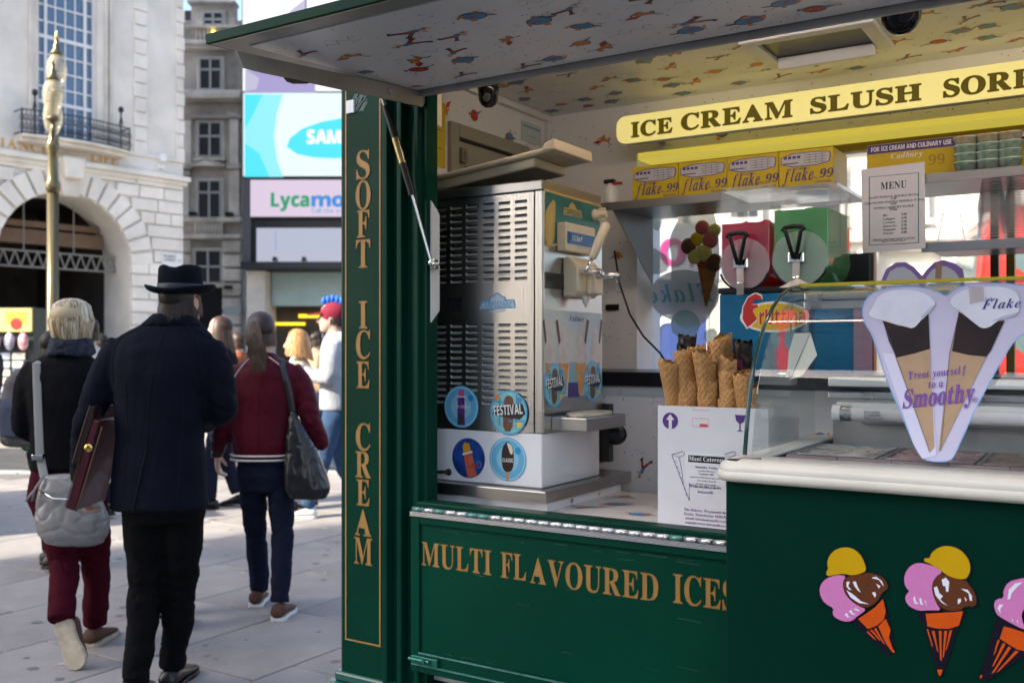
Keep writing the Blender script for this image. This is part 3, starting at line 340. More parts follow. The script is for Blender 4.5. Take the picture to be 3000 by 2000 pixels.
class Art:
    """flat print on a frame: coloured shapes, each layer a hair above the one below"""
    def __init__(s, fr, lift=.0006, step=.00025): s.fr = fr; s.mb = MB(); s.mats = []; s.lift = lift; s.step = step; s.k = 0
    def mi(s, m):
        if m not in s.mats: s.mats.append(m)
        return s.mats.index(m)
    def loops(s, loops, m, layer=None):
        if layer is None: s.k += 1; layer = s.k
        loops = [l for l in loops if len(l) > 2]
        flat = [p for l in loops for p in l]
        try: tr = tessellate_polygon([[Vector((a, b, 0)) for a, b in l] for l in loops])
        except Exception: return s
        t = s.lift + s.step * layer
        s.mb.add([s.fr.p(a, b, t) for a, b in flat], [tuple(x) for x in tr], s.mi(m)); return s
    def poly(s, pts, m, layer=None): return s.loops([pts], m, layer)
    def ppx(s, pts, m, layer=None): return s.poly(s.fr.pxs(pts), m, layer)
    def disc(s, c, r, m, ry=None, n=28, layer=None, rot=0.0):
        ry = r if ry is None else ry; ca, sa = math.cos(rot), math.sin(rot)
        P = []
        for i in range(n):
            a = 2*math.pi*i/n; x, y = r*math.cos(a), ry*math.sin(a)
            P.append((c[0]+x*ca-y*sa, c[1]+x*sa+y*ca))
        return s.poly(P, m, layer)
    def stroke(s, pts, w, m, layer=None, closed=False):
        if layer is None: s.k += 1; layer = s.k
        n = len(pts); L = []; Rr = []
        for i, p in enumerate(pts):
            a = pts[i-1] if (i or closed) else pts[i]; b = pts[(i+1) % n] if (i < n-1 or closed) else pts[i]
            dx, dy = b[0]-a[0], b[1]-a[1]; l = math.hypot(dx, dy) or 1
            L.append((p[0]-dy/l*w/2, p[1]+dx/l*w/2)); Rr.append((p[0]+dy/l*w/2, p[1]-dx/l*w/2))
        t = s.lift + s.step * layer
        vs = [s.fr.p(*p, t) for p in L] + [s.fr.p(*p, t) for p in Rr]
        rng = range(n if closed else n-1)
        s.mb.add(vs, [(i, (i+1)%n, n+(i+1)%n, n+i) for i in rng], s.mi(m)); return s
    def text(s, str_, st, pos, h, m, width=None, align='l', track=0.0, rot=0.0, shear=0.0, layer=None, fat=0.0):
        """h is the em size; width squeezes the line to fit"""
        if layer is None: s.k += 1; layer = s.k
        gl, w = layout(str_, st, track)
        sx = h if width is None else width / w
        off = {'l': 0, 'c': -w*sx/2, 'r': -w*sx}[align]
        ca, sa = math.cos(rot), math.sin(rot)
        for g in gl:
            T = []
            for l in g:
                q = []
                for a, b in l:
                    x, y = a*sx + off + shear*b*h, b*h
                    q.append((pos[0] + x*ca - y*sa, pos[1] + x*sa + y*ca))
                T.append(q)
            s.loops(T, m, layer)
            if fat:
                for q in T: s.stroke(q, fat, m, layer, closed=True)
        return s
    def build(s, name, parent=None):
        return s.mb.build(name, s.mats, parent)
def smoothpoly(P, it=2):
    for _ in range(it):
        Q = []
        n = len(P)
        for i in range(n):
            a, b = P[i], P[(i+1)%n]
            Q += [(a[0]*.75+b[0]*.25, a[1]*.75+b[1]*.25), (a[0]*.25+b[0]*.75, a[1]*.25+b[1]*.75)]
        P = Q
    return P
def remeshed(mb, voxel, smooth=6, disp=0.0, dscale=.12, seed=0, dirs=(1,1,1), foci=()):
    """fuse overlapping closed shapes into one continuous surface, relax it, press in creases (deepest round the joints)"""
    me = mb.mesh('tmp', [mat('cloth_tmp')])
    o = bpy.data.objects.new('tmp', me); COL.objects.link(o)
    rm = o.modifiers.new('r', 'REMESH'); rm.mode = 'VOXEL'; rm.voxel_size = voxel; rm.adaptivity = 0
    if smooth:
        sm = o.modifiers.new('s', 'SMOOTH'); sm.factor = .5; sm.iterations = smooth
    dg = bpy.context.evaluated_depsgraph_get()
    out = bpy.data.meshes.new_from_object(o.evaluated_get(dg))
    bpy.data.objects.remove(o); bpy.data.meshes.remove(me)
    if disp:
        off = Vector((seed*3.1, seed*1.7, seed*.9)); F_ = [(Vector(p), r) for p, r in foci]
        nn = [v.normal.copy() for v in out.vertices]
        for v, n in zip(out.vertices, nn):
            c = v.co
            q = Vector((c.x*dirs[0], c.y*dirs[1], c.z*dirs[2] + c.x*.5)) / dscale + off
            w = .3 if F_ else 1.0
            for p, r in F_:
                d2 = (c-p).length_squared/(r*r)
                if d2 < 6: w += math.exp(-d2)
            a = max(0, 1 - abs(noise.noise(q))*4.5); b = noise.noise(q*.45 + off)
            v.co += n * disp * (b*.9*min(1,w+.3) - a*a*.75*w)
    out.materials.clear()
    out.polygons.foreach_set('use_smooth', [True] * len(out.polygons))
    out.update()
    return out
def linkmesh(name, me, m, parent=None, local=True):
    me.name = name
    for x in (m if isinstance(m, (list, tuple)) else [m]): me.materials.append(x)
    return link(name, me, parent, local)
def clone(o, parent=None):
    c = o.copy(); COL.objects.link(c)
    if parent is not None: c.parent = parent
    return c

green = mat('green_paint', (.0012,.034,.020), rough=.36, spec=.08, var=.2, vscale=2.2, rvar=.06)
green2 = mat('green_paint_flap', (.0014,.044,.025), rough=.42, spec=.08, var=.2, vscale=1.6, rvar=.08)
greend = mat('green_paint_freezer', (.0009,.024,.0145), rough=.45, spec=.06, var=.15, vscale=1.2, rvar=.06)
gold = mat('gold_lettering', (.36,.19,.052), rough=.45, var=.12, vscale=9)
alu = mat('aluminium', (.55,.55,.55), rough=.32, metal=.9, var=.15, vscale=8, bump=.1, bscale=90, bstretch=(.05,1,1), rvar=.1)
aludark = mat('dull_aluminium', (.46,.45,.43), rough=.45, metal=.7, var=.2, vscale=5)
steel = mat('brushed_steel', (.52,.50,.48), rough=.3, metal=1.0, var=.05, vscale=2, bump=.12, bscale=220, bstretch=(1,1,.03), rvar=.04)
steelh = mat('brushed_steel_flat', (.42,.41,.4), rough=.33, metal=1.0, var=.05, vscale=2, bump=.1, bscale=200, bstretch=(.03,1,1), rvar=.04)
chrome = mat('chrome', (.75,.74,.72), rough=.1, metal=1.0)
wallp = mat('printed_wall_panel', (.82,.82,.83), rough=.3, var=.05, vscale=3)
counterm = mat('printed_counter', (.74,.7,.66), rough=.22, var=.06, vscale=3)
white = mat('white_laminate', (.78,.78,.8), rough=.35, var=.04, vscale=4)
whitep = mat('white_plastic', (.75,.75,.74), rough=.4)
greyw = mat('grey_panel', (.5,.49,.47), rough=.45, var=.06, vscale=4)
black = mat('black_plastic', (.012,.012,.014), rough=.3)
blackm = mat('black_matt', (.014,.014,.016), rough=.75)
cream = mat('cream_plastic', (.72,.62,.44), rough=.38, var=.06, vscale=6)
doorm = mat('beige_grey_frame', (.34,.32,.26), rough=.5, var=.06, vscale=5)
brass = mat('gold_window_post', (.23,.165,.035), rough=.35, metal=.4, var=.15, vscale=12)
rubber = mat('dark_rubber', (.02,.02,.02), rough=.7)
inkb = mat('ink_black', (.016,.016,.02), rough=.5)
ink_red = mat('print_red', (.46,.035,.03), rough=.4)
ink_blue = mat('print_blue', (.06,.27,.48), rough=.4)
ink_or = mat('print_orange', (.68,.24,.045), rough=.4)
ink_lb = mat('print_pale_blue', (.3,.52,.66), rough=.4)
ink_w = mat('print_white', (.8,.8,.8), rough=.4)

# ================================================================== ground
asph = mat('asphalt', (.055,.054,.055), rough=.9, var=.3, vscale=3, bump=.6, bscale=90)
slabm = mat('paving_slab', (.29,.265,.245), rough=.8, spec=.2, var=.22, vscale=1.6, bump=.35, bscale=55, objvar=.07)
bedm = mat('paving_bed', (.14,.13,.12), rough=.95, var=.3, vscale=8)
kerbm = mat('kerb_stone', (.36,.34,.31), rough=.8, var=.2, vscale=5, bump=.3)
mb = MB(); mb.quad((-400,-400,-.13), (400,-400,-.13), (400,400,-.13), (-400,400,-.13)); struct(mb.build('ground', asph))
def street_slab(nm, r0, r1, d0, d1, z0, z1, m, kind='structure'):
    mb = MB(); mb.hexa([CW(r0,d0,z0), CW(r1,d0,z0), CW(r1,d1,z0), CW(r0,d1,z0), CW(r0,d0,z1), CW(r1,d0,z1), CW(r1,d1,z1), CW(r0,d1,z1)])
    o = mb.build(nm, m); o['kind'] = kind; return o
pav = street_slab('pavement', -40, 60, -30, 11.8, -.125, -.012, bedm)
SLX, SLY = .68, .95
sm_ = MB(); g = .005; c_ = .004
x0, x1, y0, y1 = g, SLX-g, g, SLY-g
sm_.add([(x0,y0,-.05),(x1,y0,-.05),(x1,y1,-.05),(x0,y1,-.05),(x0,y0,-c_),(x1,y0,-c_),(x1,y1,-c_),(x0,y1,-c_),(x0+c_,y0+c_,0),(x1-c_,y0+c_,0),(x1-c_,y1-c_,0),(x0+c_,y1-c_,0)],
        [(0,1,5,4),(1,2,6,5),(2,3,7,6),(3,0,4,7),(4,5,9,8),(5,6,10,9),(6,7,11,10),(7,4,8,11),(8,9,10,11)])
sme = sm_.mesh('paving_slab', slabm)
random.seed(2); nsl = 0
rest = MB()
for i in range(-16, 8):
    X = -4.71 + SLX*i
    off = random.uniform(0, SLY)
    for j in range(-2, 18):
        Y = off + SLY*(j-2)
        cx_, cy_ = X+SLX/2, Y+SLY/2
        r_, d_ = cx_*CS + cy_*SN, -cx_*SN + cy_*CS
        if d_ > 11.2 or d_ < 2.0: continue
        pxx = r_/d_*FPX + CX
        if -420 < pxx < 1330 and d_ > 2.9:
            o = link('paving_slab', sme, pav); o.location = (X, Y, random.uniform(-.0015,.0015)); o.rotation_euler = (random.uniform(-.0015,.0015), random.uniform(-.0015,.0015), 0); nsl += 1
gum = mat('old_gum', (.165,.155,.145), rough=.9); gumw = mat('pale_gum', (.4,.39,.37), rough=.9)
mb = MB(); rnd = random.Random(6)
for k in range(105):
    d_ = rnd.uniform(3.9, 9.5); u_ = rnd.uniform(-.54,-.16); c = CW(u_*d_, d_, .0022); r_ = rnd.uniform(.008,.03)
    mb.add([c+Vector((r_*math.cos(a_)*rnd.uniform(.8,1.1), r_*math.sin(a_)*rnd.uniform(.8,1.1), 0)) for a_ in [6.283*i/12 for i in range(12)]], [tuple(range(12))], 0 if rnd.random() < .8 else 1)
o = mb.build('gum_spots', [gum, gumw]); tag(o, 'dark trodden chewing gum spots on the paving slabs', 'gum', kind='stuff')
for i in range(24):
    mb = MB(); r0 = -30 + i*2.0; mb.hexa([CW(r0+.01,11.8,-.12), CW(r0+1.99,11.8,-.12), CW(r0+1.99,12.1,-.12), CW(r0+.01,12.1,-.12), CW(r0+.01,11.8,.0), CW(r0+1.99,11.8,.0), CW(r0+1.99,12.1,-.004), CW(r0+.01,12.1,-.004)])
    o = mb.build('kerb_stone', kerbm, pav, bevel=.012)
palep = mat('pale_paving', (.36,.34,.3), rough=.85, var=.15, vscale=.8, bump=.2)
street_slab('far_pavement', -60, 40, 16.0, 90, -.129, -.02, palep)
mb = MB(); ym = mat('road_paint', (.55,.5,.4), rough=.7, var=.2, vscale=6)
for k in range(2): mb.quad(CW(-30,12.35+.25*k,-.126), CW(20,12.35+.25*k,-.126), CW(20,12.45+.25*k,-.126), CW(-30,12.45+.25*k,-.126))
o = mb.build('road_markings', mat('yellow_line', (.5,.36,.05), rough=.7)); struct(o)
# ================================================================== pale stone building with the big arch
stone = mat('portland_stone', (.72,.67,.61), rough=.85, spec=.15, var=.16, vscale=.55, bump=.3, bscale=9, objvar=.05)
stoned = mat('portland_stone_worn', (.6,.55,.49), rough=.9, var=.25, vscale=.8, bump=.3, bscale=9, objvar=.06)
FB = Fr(CW(-18.7, 40), CW(.636,.772), (0,0,1))
arch = thing('arch_building', 'pale stone building with a great rusticated archway and tall window', 'building', FB.o)
def fbp(px_, py_): return FB.px(px_, py_)
TC, RA, ZS = .38, 2.8, 5.15
t0, t1 = -14.0, fbp(535, 600)[0]
ZTOP = 27.0
hole = [(TC+RA, -.1)] + [(TC+RA*math.cos(t_), ZS+RA*math.sin(t_)) for t_ in [math.pi*i/24 for i in range(25)]] + [(TC-RA, -.1)]
wl, wr, wz0, wz1 = fbp(113, 100)[0], fbp(286, 100)[0], 10.25, 19.0
outer = [(t0,-.1),(t1,-.1),(t1,ZTOP),(t0,ZTOP)]
mb = MB()
win_h = [(wl,wz0),(wr,wz0),(wr,wz1),(wl,wz1)]
tr = tessellate_polygon([[Vector((a_,b_,0)) for a_,b_ in l] for l in (outer, hole, win_h)])
flat = outer + hole + win_h
mb.add([FB.p(a_,b_,0) for a_,b_ in flat], [tuple(x) for x in tr])
n = len(hole); mb.add([FB.p(a_,b_,0) for a_,b_ in hole]+[FB.p(a_,b_,-2.2) for a_,b_ in hole], [(i,i+1,n+i+1,n+i) for i in range(n-1)])
mb.add([FB.p(a_,b_,0) for a_,b_ in win_h]+[FB.p(a_,b_,-.7) for a_,b_ in win_h], [(i,(i+1)%4,4+(i+1)%4,4+i) for i in range(4)])
mb.add([FB.p(t1,-.1,0), FB.p(t1,-.1,-14), FB.p(t1,ZTOP,-14), FB.p(t1,ZTOP,0)], [(0,1,2,3)])
mb.add([FB.p(t0,-.1,-14), FB.p(t1,-.1,-14), FB.p(t1,ZTOP,-14), FB.p(t0,ZTOP,-14)], [(0,1,2,3)])
wallb = mb.build('wall', stone, arch)
# voussoirs, stepped into the courses
nv = 17; RO = 3.85
for i in range(nv):
    a0, a1 = math.pi*i/nv, math.pi*(i+1)/nv
    if i == nv//2: continue
    g_ = .018
    am = (a0+a1)/2
    poly = [(TC+(RA+.02)*math.cos(a0+g_), ZS+(RA+.02)*math.sin(a0+g_)), (TC+RO*math.cos(a0+g_*.7), ZS+RO*math.sin(a0+g_*.7)), (TC+RO*math.cos(a1-g_*.7), ZS+RO*math.sin(a1-g_*.7)), (TC+(RA+.02)*math.cos(a1-g_), ZS+(RA+.02)*math.sin(a1-g_))]
    mb = MB(); mb.prism(poly, FB, .0, .16); mb.build('voussoir', stone, wallb, bevel=.05)
mb = MB(); mb.prism([(TC-.32,ZS+RA-.2),(TC+.32,ZS+RA-.2),(TC+.5,ZS+RO+.35),(TC-.5,ZS+RO+.35)], FB, 0, .5); ko = mb.build('keystone', stoned, wallb, bevel=.08, seg=3)
mb = MB(); mb.prism([(TC-.38,ZS+RA+.5),(TC+.38,ZS+RA+.5),(TC+.5,ZS+RO+.36),(TC-.5,ZS+RO+.36)], FB, .5, .8); mb.build('keystone_scroll', stone, ko, bevel=.12, seg=3)
# rusticated courses beside the arch
ch_ = .56; k = 0; z = .3
while z < 8.75:
    zm = z + ch_/2
    rr_ = RO + .05
    dx = math.sqrt(max(0, rr_*rr_ - max(0, zm-ZS)**2)) if zm - ZS < rr_ else 0
    if zm < ZS: dx = RA + .02
    for sgn in (1, -1):
        e0 = TC + sgn*dx; e1 = t1 - .02 if sgn > 0 else fbp(-60, 600)[0]-6
        a_, b_ = min(e0,e1), max(e0,e1)
        if b_ - a_ < .15: continue
        cuts = [a_] + [a_ + (b_-a_)*q for q in ([] if (b_-a_) < 2.0 else ([.5] if k % 2 else [.33,.7]))] + [b_]
        if sgn < 0: cuts = [max(a_, b_-2.6), b_]
        for c0_, c1_ in zip(cuts[:-1], cuts[1:]):
            mb = MB(); mb.prism([(c0_+.015,z+.02),(c1_-.015,z+.02),(c1_-.015,z+ch_-.02),(c0_+.015,z+ch_-.02)], FB, 0, .14); mb.build('rusticated_block', stone, wallb, bevel=.05)
    z += ch_; k += 1
def band(nm, ta, tb, z0_, z1_, dep, m=stone, bev=.03, par=None):
    mb = MB(); mb.prism([(ta,z0_),(tb,z0_),(tb,z1_),(ta,z1_)], FB, -.02, dep); return mb.build(nm, m, par or wallb, bevel=bev)
band('cornice', t0, t1+.18, 9.08, 9.3, .42); band('cornice_moulding', t0, t1+.1, 8.9, 9.08, .26); band('frieze', t0, t1, 9.3, 9.95, .05)
a = Art(Fr(FB.p(0,0,.05), FB.u, FB.v), .02, .01); gl_ = mat('gilt_letters', (.55,.34,.12), rough=.5)
q0 = fbp(-40, 425); a.text('ALLIANCE', 'b', (fbp(150,446)[0]-3.35, 9.42), .55, gl_, width=3.3, layer=1); a.text('LIFE', 'b', (fbp(262,480)[0], 9.42), .55, gl_, width=1.25, layer=1); a.build('gilt_letters', wallb)
# strips of quoin blocks
for pa, pb in ((390,430),(514,538)):
    ta, tb = fbp(pa,300)[0], fbp(pb,300)[0]; z = 10.0; k = 0
    while z < 20:
        band('quoin_block', ta + (.05 if k % 2 else 0), tb - (.05 if k % 2 else 0), z+.015, z+.61, .10, bev=.025); z += .635; k += 1
for pa in (84, 94, 305, 318): band('pilaster_reed', fbp(pa,200)[0], fbp(pa,200)[0]+.14, 10.1, 20, .12, stoned, .03)
band('sill_course', fbp(360,480)[0], t1, 9.95, 10.12, .12)
# tall window
wf_ = mat('white_window_frame', (.7,.7,.7), rough=.5); paneb = mat('painted_sky_pane', (.06,.11,.2), rough=.04, spec=1.0)  # blue sky reflection is put into the pane colour
window = thing('tall_window', 'tall multi-paned window above the balcony of the arch building', 'window', FB.p((wl+wr)/2, wz0))
FW = Fr(FB.p(0,0,-.35), FB.u, FB.v)
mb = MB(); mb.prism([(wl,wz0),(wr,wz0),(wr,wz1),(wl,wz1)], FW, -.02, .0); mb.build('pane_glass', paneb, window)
def fbar(ta, tb, z0_, z1_, dep, nm='glazing_bar'):
    mb = MB(); mb.prism([(ta,z0_),(tb,z0_),(tb,z1_),(ta,z1_)], FW, .001, dep); mb.build(nm, wf_, window)
W = wr-wl; s1, s2 = wl + W*.165, wr - W*.165
for x_ in (wl, s1-.06, s2-.06, wr-.1): fbar(x_, x_+.11, wz0, wz1, .10, 'mullion')
rows = [wz0 + .67*i for i in range(14)]
for i, z_ in enumerate(rows): fbar(wl, wr, z_-.03, z_+.03 + (.08 if i % 4 == 2 else 0), .06 if i % 4 != 2 else .09, 'transom')
for q in (.25,.5,.75): fbar(s1+(s2-s1)*q-.025, s1+(s2-s1)*q+.025, wz0, wz1, .05)
# balcony with iron railing
iron = mat('black_iron', (.012,.014,.018), rough=.35)
bt0, bt1 = fbp(42, 395)[0], fbp(356, 465)[0]; bz = 9.98
balc = thing('balcony', 'bowed stone balcony with black scrolled iron railing over the arch', 'balcony', FB.p((bt0+bt1)/2, bz))
bow = lambda s: .75 + .45*math.sin(math.pi*s)
NB = 18
bp_ = [(bt0+(bt1-bt0)*i/NB, bow(i/NB)) for i in range(NB+1)]
for (zz0, zz1, ex) in ((bz-.28,bz-.12,-.2),(bz-.12,bz,0)):
    mb = MB(); P_ = [(t_, d_+ex) for t_, d_ in bp_]
    n = len(P_); vs = [FB.p(t_, zz0, d_) for t_, d_ in P_] + [FB.p(t_, zz1, d_) for t_, d_ in P_] + [FB.p(bt0, zz0, 0), FB.p(bt1, zz0, 0), FB.p(bt0, zz1, 0), FB.p(bt1, zz1, 0)]
    fs = [(i,i+1,n+i+1,n+i) for i in range(n-1)] + [tuple([2*n] + list(range(n)) + [2*n+1]), tuple([2*n+2] + list(range(n,2*n)) + [2*n+3]), (2*n,0,n,2*n+2), (2*n+1,n-1,2*n-1,2*n+3)]
    mb.add(vs, fs); mb.build('balcony_slab', stoned, balc, bevel=.03)
for zz in (bz+.06, bz+.95):
    mb = MB(); mb.tube([FB.p(t_, zz, d_-.08) for t_, d_ in bp_], .028, 6); mb.tube([FB.p(bt0, zz, 0), FB.p(bt0, zz, bow(0)-.08)], .028, 6); mb.tube([FB.p(bt1, zz, 0), FB.p(bt1, zz, bow(1)-.08)], .028, 6); mb.build('rail', iron, balc)
sc_ = MB(); 
for k_ in range(2):
    for s_ in (-1,1):
        sc_.tube([Vector((s_*(.02+.075*math.sin(q*.5)), 0, .27+.36*k_+ (.15-.012*q)*math.cos(q*.62))) for q in range(9)], .013, 5)
sc_.tube([Vector((0,0,.06)), Vector((0,0,.95))], .014, 5)
scm = sc_.mesh('iron_scroll', iron)
for i in range(31):
    s_ = i/30; t_ = bt0+(bt1-bt0)*s_
    o = link('iron_scroll', scm, balc); p_ = FB.p(t_, bz, bow(s_)-.08); o.matrix_world = Matrix.Identity(4)
    o.location = p_; o.rotation_euler = (0,0,math.atan2(FB.u.y, FB.u.x))
for t_, s_ in ((bt0,0),(bt0+.45,.08),(bt1-.45,.92),(bt1,1)):
    mb = MB(); p_ = FB.p(t_, bz, bow(s_)-.08); top = 1.55 if s_ in (0.08,.92) else 1.0
    mb.tube([p_, p_+Vector((0,0,top))], .035, 6)
    if top > 1.2: mb.ell(p_+Vector((0,0,top+.12)), (.12,.12,.14), 8, 6); mb.tube([p_+Vector((-.15,0,1.0)), p_+Vector((-.06,0,1.25)), p_+Vector((0,0,1.4))], .02, 5); mb.tube([p_+Vector((.15,0,1.0)), p_+Vector((.06,0,1.25)), p_+Vector((0,0,1.4))], .02, 5)
    mb.build('railing_post', iron, balc)
# wall lamp / alarm boxes near the corner and the street name plate
for (px_, py_, h_) in ((471,464,.34),(467,490,.16)):
    c = fbp(px_, py_); mb = MB(); mb.prism([(c[0]-.14,c[1]-h_/2),(c[0]+.14,c[1]-h_/2),(c[0]+.14,c[1]+h_/2),(c[0]-.14,c[1]+h_/2)], FB, .02, .25); mb.build('alarm_box', whitep, wallb, bevel=.02)
c0, c1 = fbp(468, 741), fbp(527, 784)
plate = thing('street_sign', 'white street name plate on the corner of the arch building', 'sign', FB.p(c0[0], c1[1], .2))
FS = Fr(FB.p(0,0,.2), FB.u, FB.v); mb = MB(); mb.prism([(c0[0],c1[1]),(c1[0],c1[1]),(c1[0],c0[1]),(c0[0],c0[1])], FS, -.04, 0); mb.build('plate', mat('sign_white', (.7,.7,.7), rough=.5), plate)
a = Art(FS, .004, .002); h_ = c0[1]-c1[1]; w_ = c1[0]-c0[0]
a.text('REGENT', 's', (c0[0]+.08,c1[1]+h_*.68), h_*.26, inkb, width=w_*.62, layer=1); a.text('STREET', 's', (c0[0]+.08,c1[1]+h_*.4), h_*.26, inkb, width=w_*.6, layer=1); a.text('W1', 's', (c0[0]+w_*.76,c1[1]+h_*.4), h_*.24, ink_red if 'print_red' in MATS else mat('print_red', (.46,.035,.03), rough=.4), layer=1); a.build('sign_lettering', plate)
# inside the arch: dark passage, scaffold truss, hoarding beams
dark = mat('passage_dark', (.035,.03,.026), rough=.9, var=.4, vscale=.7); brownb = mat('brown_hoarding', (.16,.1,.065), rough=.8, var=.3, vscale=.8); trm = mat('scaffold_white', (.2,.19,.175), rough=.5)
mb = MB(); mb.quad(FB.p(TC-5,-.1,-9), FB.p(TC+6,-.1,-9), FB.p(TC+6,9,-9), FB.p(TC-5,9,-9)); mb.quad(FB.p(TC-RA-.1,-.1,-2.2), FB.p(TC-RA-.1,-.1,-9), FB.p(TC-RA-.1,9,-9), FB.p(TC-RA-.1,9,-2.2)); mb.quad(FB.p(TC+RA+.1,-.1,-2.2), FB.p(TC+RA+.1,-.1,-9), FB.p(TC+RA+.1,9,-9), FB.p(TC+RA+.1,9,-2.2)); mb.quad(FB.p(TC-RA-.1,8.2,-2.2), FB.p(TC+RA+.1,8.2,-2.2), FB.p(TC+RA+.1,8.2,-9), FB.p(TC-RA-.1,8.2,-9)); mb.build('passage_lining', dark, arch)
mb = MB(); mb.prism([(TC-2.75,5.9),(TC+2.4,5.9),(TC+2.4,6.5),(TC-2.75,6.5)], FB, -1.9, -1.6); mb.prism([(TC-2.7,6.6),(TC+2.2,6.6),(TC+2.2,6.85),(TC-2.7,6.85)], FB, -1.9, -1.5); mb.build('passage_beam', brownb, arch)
def beam(p_, q_, r_=.035): mb = MB(); mb.cyl(FB.p(*p_), FB.p(*q_), r_, n=8); return mb
tru = thing('scaffold_truss', 'white scaffold truss spanning the dark archway', 'scaffold', FB.p(TC, 4.9, -1.2))
for z_ in (4.9, 5.55): beam((TC-2.78,z_,-1.2),(TC+2.78,z_,-1.2),.045).build('chord', trm, tru)
for i in range(12):
    a_ = TC-2.7+i*.46; beam((a_,4.9,-1.2),(a_+.23,5.55,-1.2)).build('lattice_bar', trm, tru); beam((a_+.23,5.55,-1.2),(a_+.46,4.9,-1.2)).build('lattice_bar', trm, tru)
for x_ in (TC-1.2, TC+.9): beam((x_,5.55,-1.2),(x_,7.6,-1.2),.03).build('hanger', trm, tru)
mb = MB(); mb.prism([(TC-2.6,2.6),(TC-.9,2.6),(TC-.9,4.6),(TC-2.6,4.6)], FB, -8.9, -8.8); fo = mb.build('far_window', mat('far_pane', (.16,.2,.25), rough=.2), arch)
for x_ in (TC-2.6,TC-1.8,TC-1.0): mb = MB(); mb.prism([(x_,2.6),(x_+.12,2.6),(x_+.12,4.6),(x_,4.6)], FB, -8.8, -8.7); mb.build('frame_bar', wf_, fo)
mb = MB(); mb.prism([(TC-2.6,3.5),(TC-.88,3.5),(TC-.88,3.62),(TC-2.6,3.62)], FB, -8.75, -8.65); mb.build('frame_bar', wf_, fo)
# ================================================================== narrow ornate building
vst = mat('sooty_stone', (.74,.67,.6), rough=.9, var=.5, vscale=.5, bump=.4, bscale=7, col2=(.32,.29,.27)); vstl = mat('washed_stone', (.78,.72,.65), rough=.85, var=.35, vscale=.7, bump=.3, bscale=7)
VB = Fr(CW(-17, 55), CW(1,0), (0,0,1))
vic = thing('ornate_building', 'narrow soot-stained ornate stone building with pilasters and small balconies', 'building', VB.o)
vx = lambda p_: VB.px(p_, 500)[0]; vz = lambda q_: VB.px(600, q_)[1]
def vbox(nm, pa, qa, pb, qb, d0_, d1_, m=vst, bev=.03, par=None):
    mb = MB(); mb.prism([(vx(pa),vz(qb)),(vx(pb),vz(qb)),(vx(pb),vz(qa)),(vx(pa),vz(qa))], VB, d0_, d1_); return mb.build(nm, m, par or vic, bevel=bev)
main = vbox('wall', 380, 60, 716, 1060, -8, 0, vst)
gls = mat('dim_pane', (.02,.022,.028), rough=.06, spec=.8); sash = mat('pale_sash', (.5,.5,.5), rough=.6)
def vwindow(pa, qa, pb, qb, tr_, sill=True):
    w_ = vbox('window', pa-9, qa-8, pb+9, qb+6, 0, .22, vstl, .04)
    mb = MB(); mb.prism([(vx(pa),vz(qb)),(vx(pb),vz(qb)),(vx(pb),vz(qa)),(vx(pa),vz(qa))], VB, .221, .225); mb.build('pane', gls, w_)
    for (a_,b_,c_,d_) in ((pa-2,qa,pa+3,qb),(pb-3,qa,pb+2,qb),((pa+pb)/2-3,qa,(pa+pb)/2+3,qb),(pa,tr_-3,pb,tr_+3),(pa,qa-2,pb,qa+2),(pa,qb-3,pb,qb+1)): vbox('sash_bar', a_,b_,c_,d_, .226, .3, sash, 0, w_)
    if sill: vbox('sill', pa-14, qb+6, pb+14, qb+13, 0, .45, vstl, .04, w_)
for w_ in ((589,177,652,266,208),(585,362,652,461,402),(584,532,650,644,566),(575,735,652,830,782)): vwindow(*w_)
vwindow(600, 42, 657, 78, 62, False)
vbox('attic_wall', 560, 12, 690, 100, -.5, .05, vstl); vbox('attic_cornice', 556, 8, 694, 18, -.5, .5, vst); vbox('roof', 420, 20, 560, 100, -6, -.6, mat('slate_roof', (.06,.065,.075), rough=.6))
for (qa, qb, dp) in ((128,140,.7),(140,150,.45),(268,280,.4),(280,297,.75),(297,304,.5),(343,352,.55),(640,648,.6),(690,702,.6)): vbox('string_course', 535, qa, 714, qb, 0, dp, vst if qa % 2 else vstl, .05)
for pa, pb, qa, qb in ((540,566,355,500),(678,704,352,500),(540,560,520,640),(676,706,500,640)):
    o = vbox('pilaster', pa, qa, pb, qb, 0, .4, vstl, .05); vbox('capital', pa-5, qa-16, pb+5, qa, 0, .55, vst, .06, o); vbox('pilaster_base', pa-4, qb-8, pb+4, qb, 0, .5, vst, .04, o)
for pa, pb in ((540,565),(655,710)):
    for k in range(7): vbox('rusticated_block', pa, 705+k*42, pb, 705+k*42+36, 0, .35, vstl, .09)
mb = MB(); mb.prism([(vx(553),vz(494)),(vx(668),vz(494)),(vx(668),vz(486)),(vx(612),vz(468)),(vx(553),vz(486))], VB, 0, .6); mb.build('pediment', vst, vic, bevel=.05)
mb = MB(); mb.prism([(vx(570),vz(491)),(vx(650),vz(491)),(vx(612),vz(477))], VB, .6, .64); mb.build('pediment_panel', vstl, vic)
bal = MB(); bal.lathe([(.05,0),(.09,.05),(.05,.16),(.1,.4),(.07,.6),(.05,.68),(.09,.74)], n=8); bme = bal.mesh('baluster', vstl, True)
for (pa, pb, q_, n_) in ((580,655,690,9),(582,660,128,8)):
    for i in range(n_):
        o = link('baluster', bme, vic); o.location = VB.p(vx(pa+(pb-pa)*i/(n_-1)), vz(q_), .35)
    vbox('handrail', 540, q_-44, 710, q_-37, .1, .6, vstl, .04)
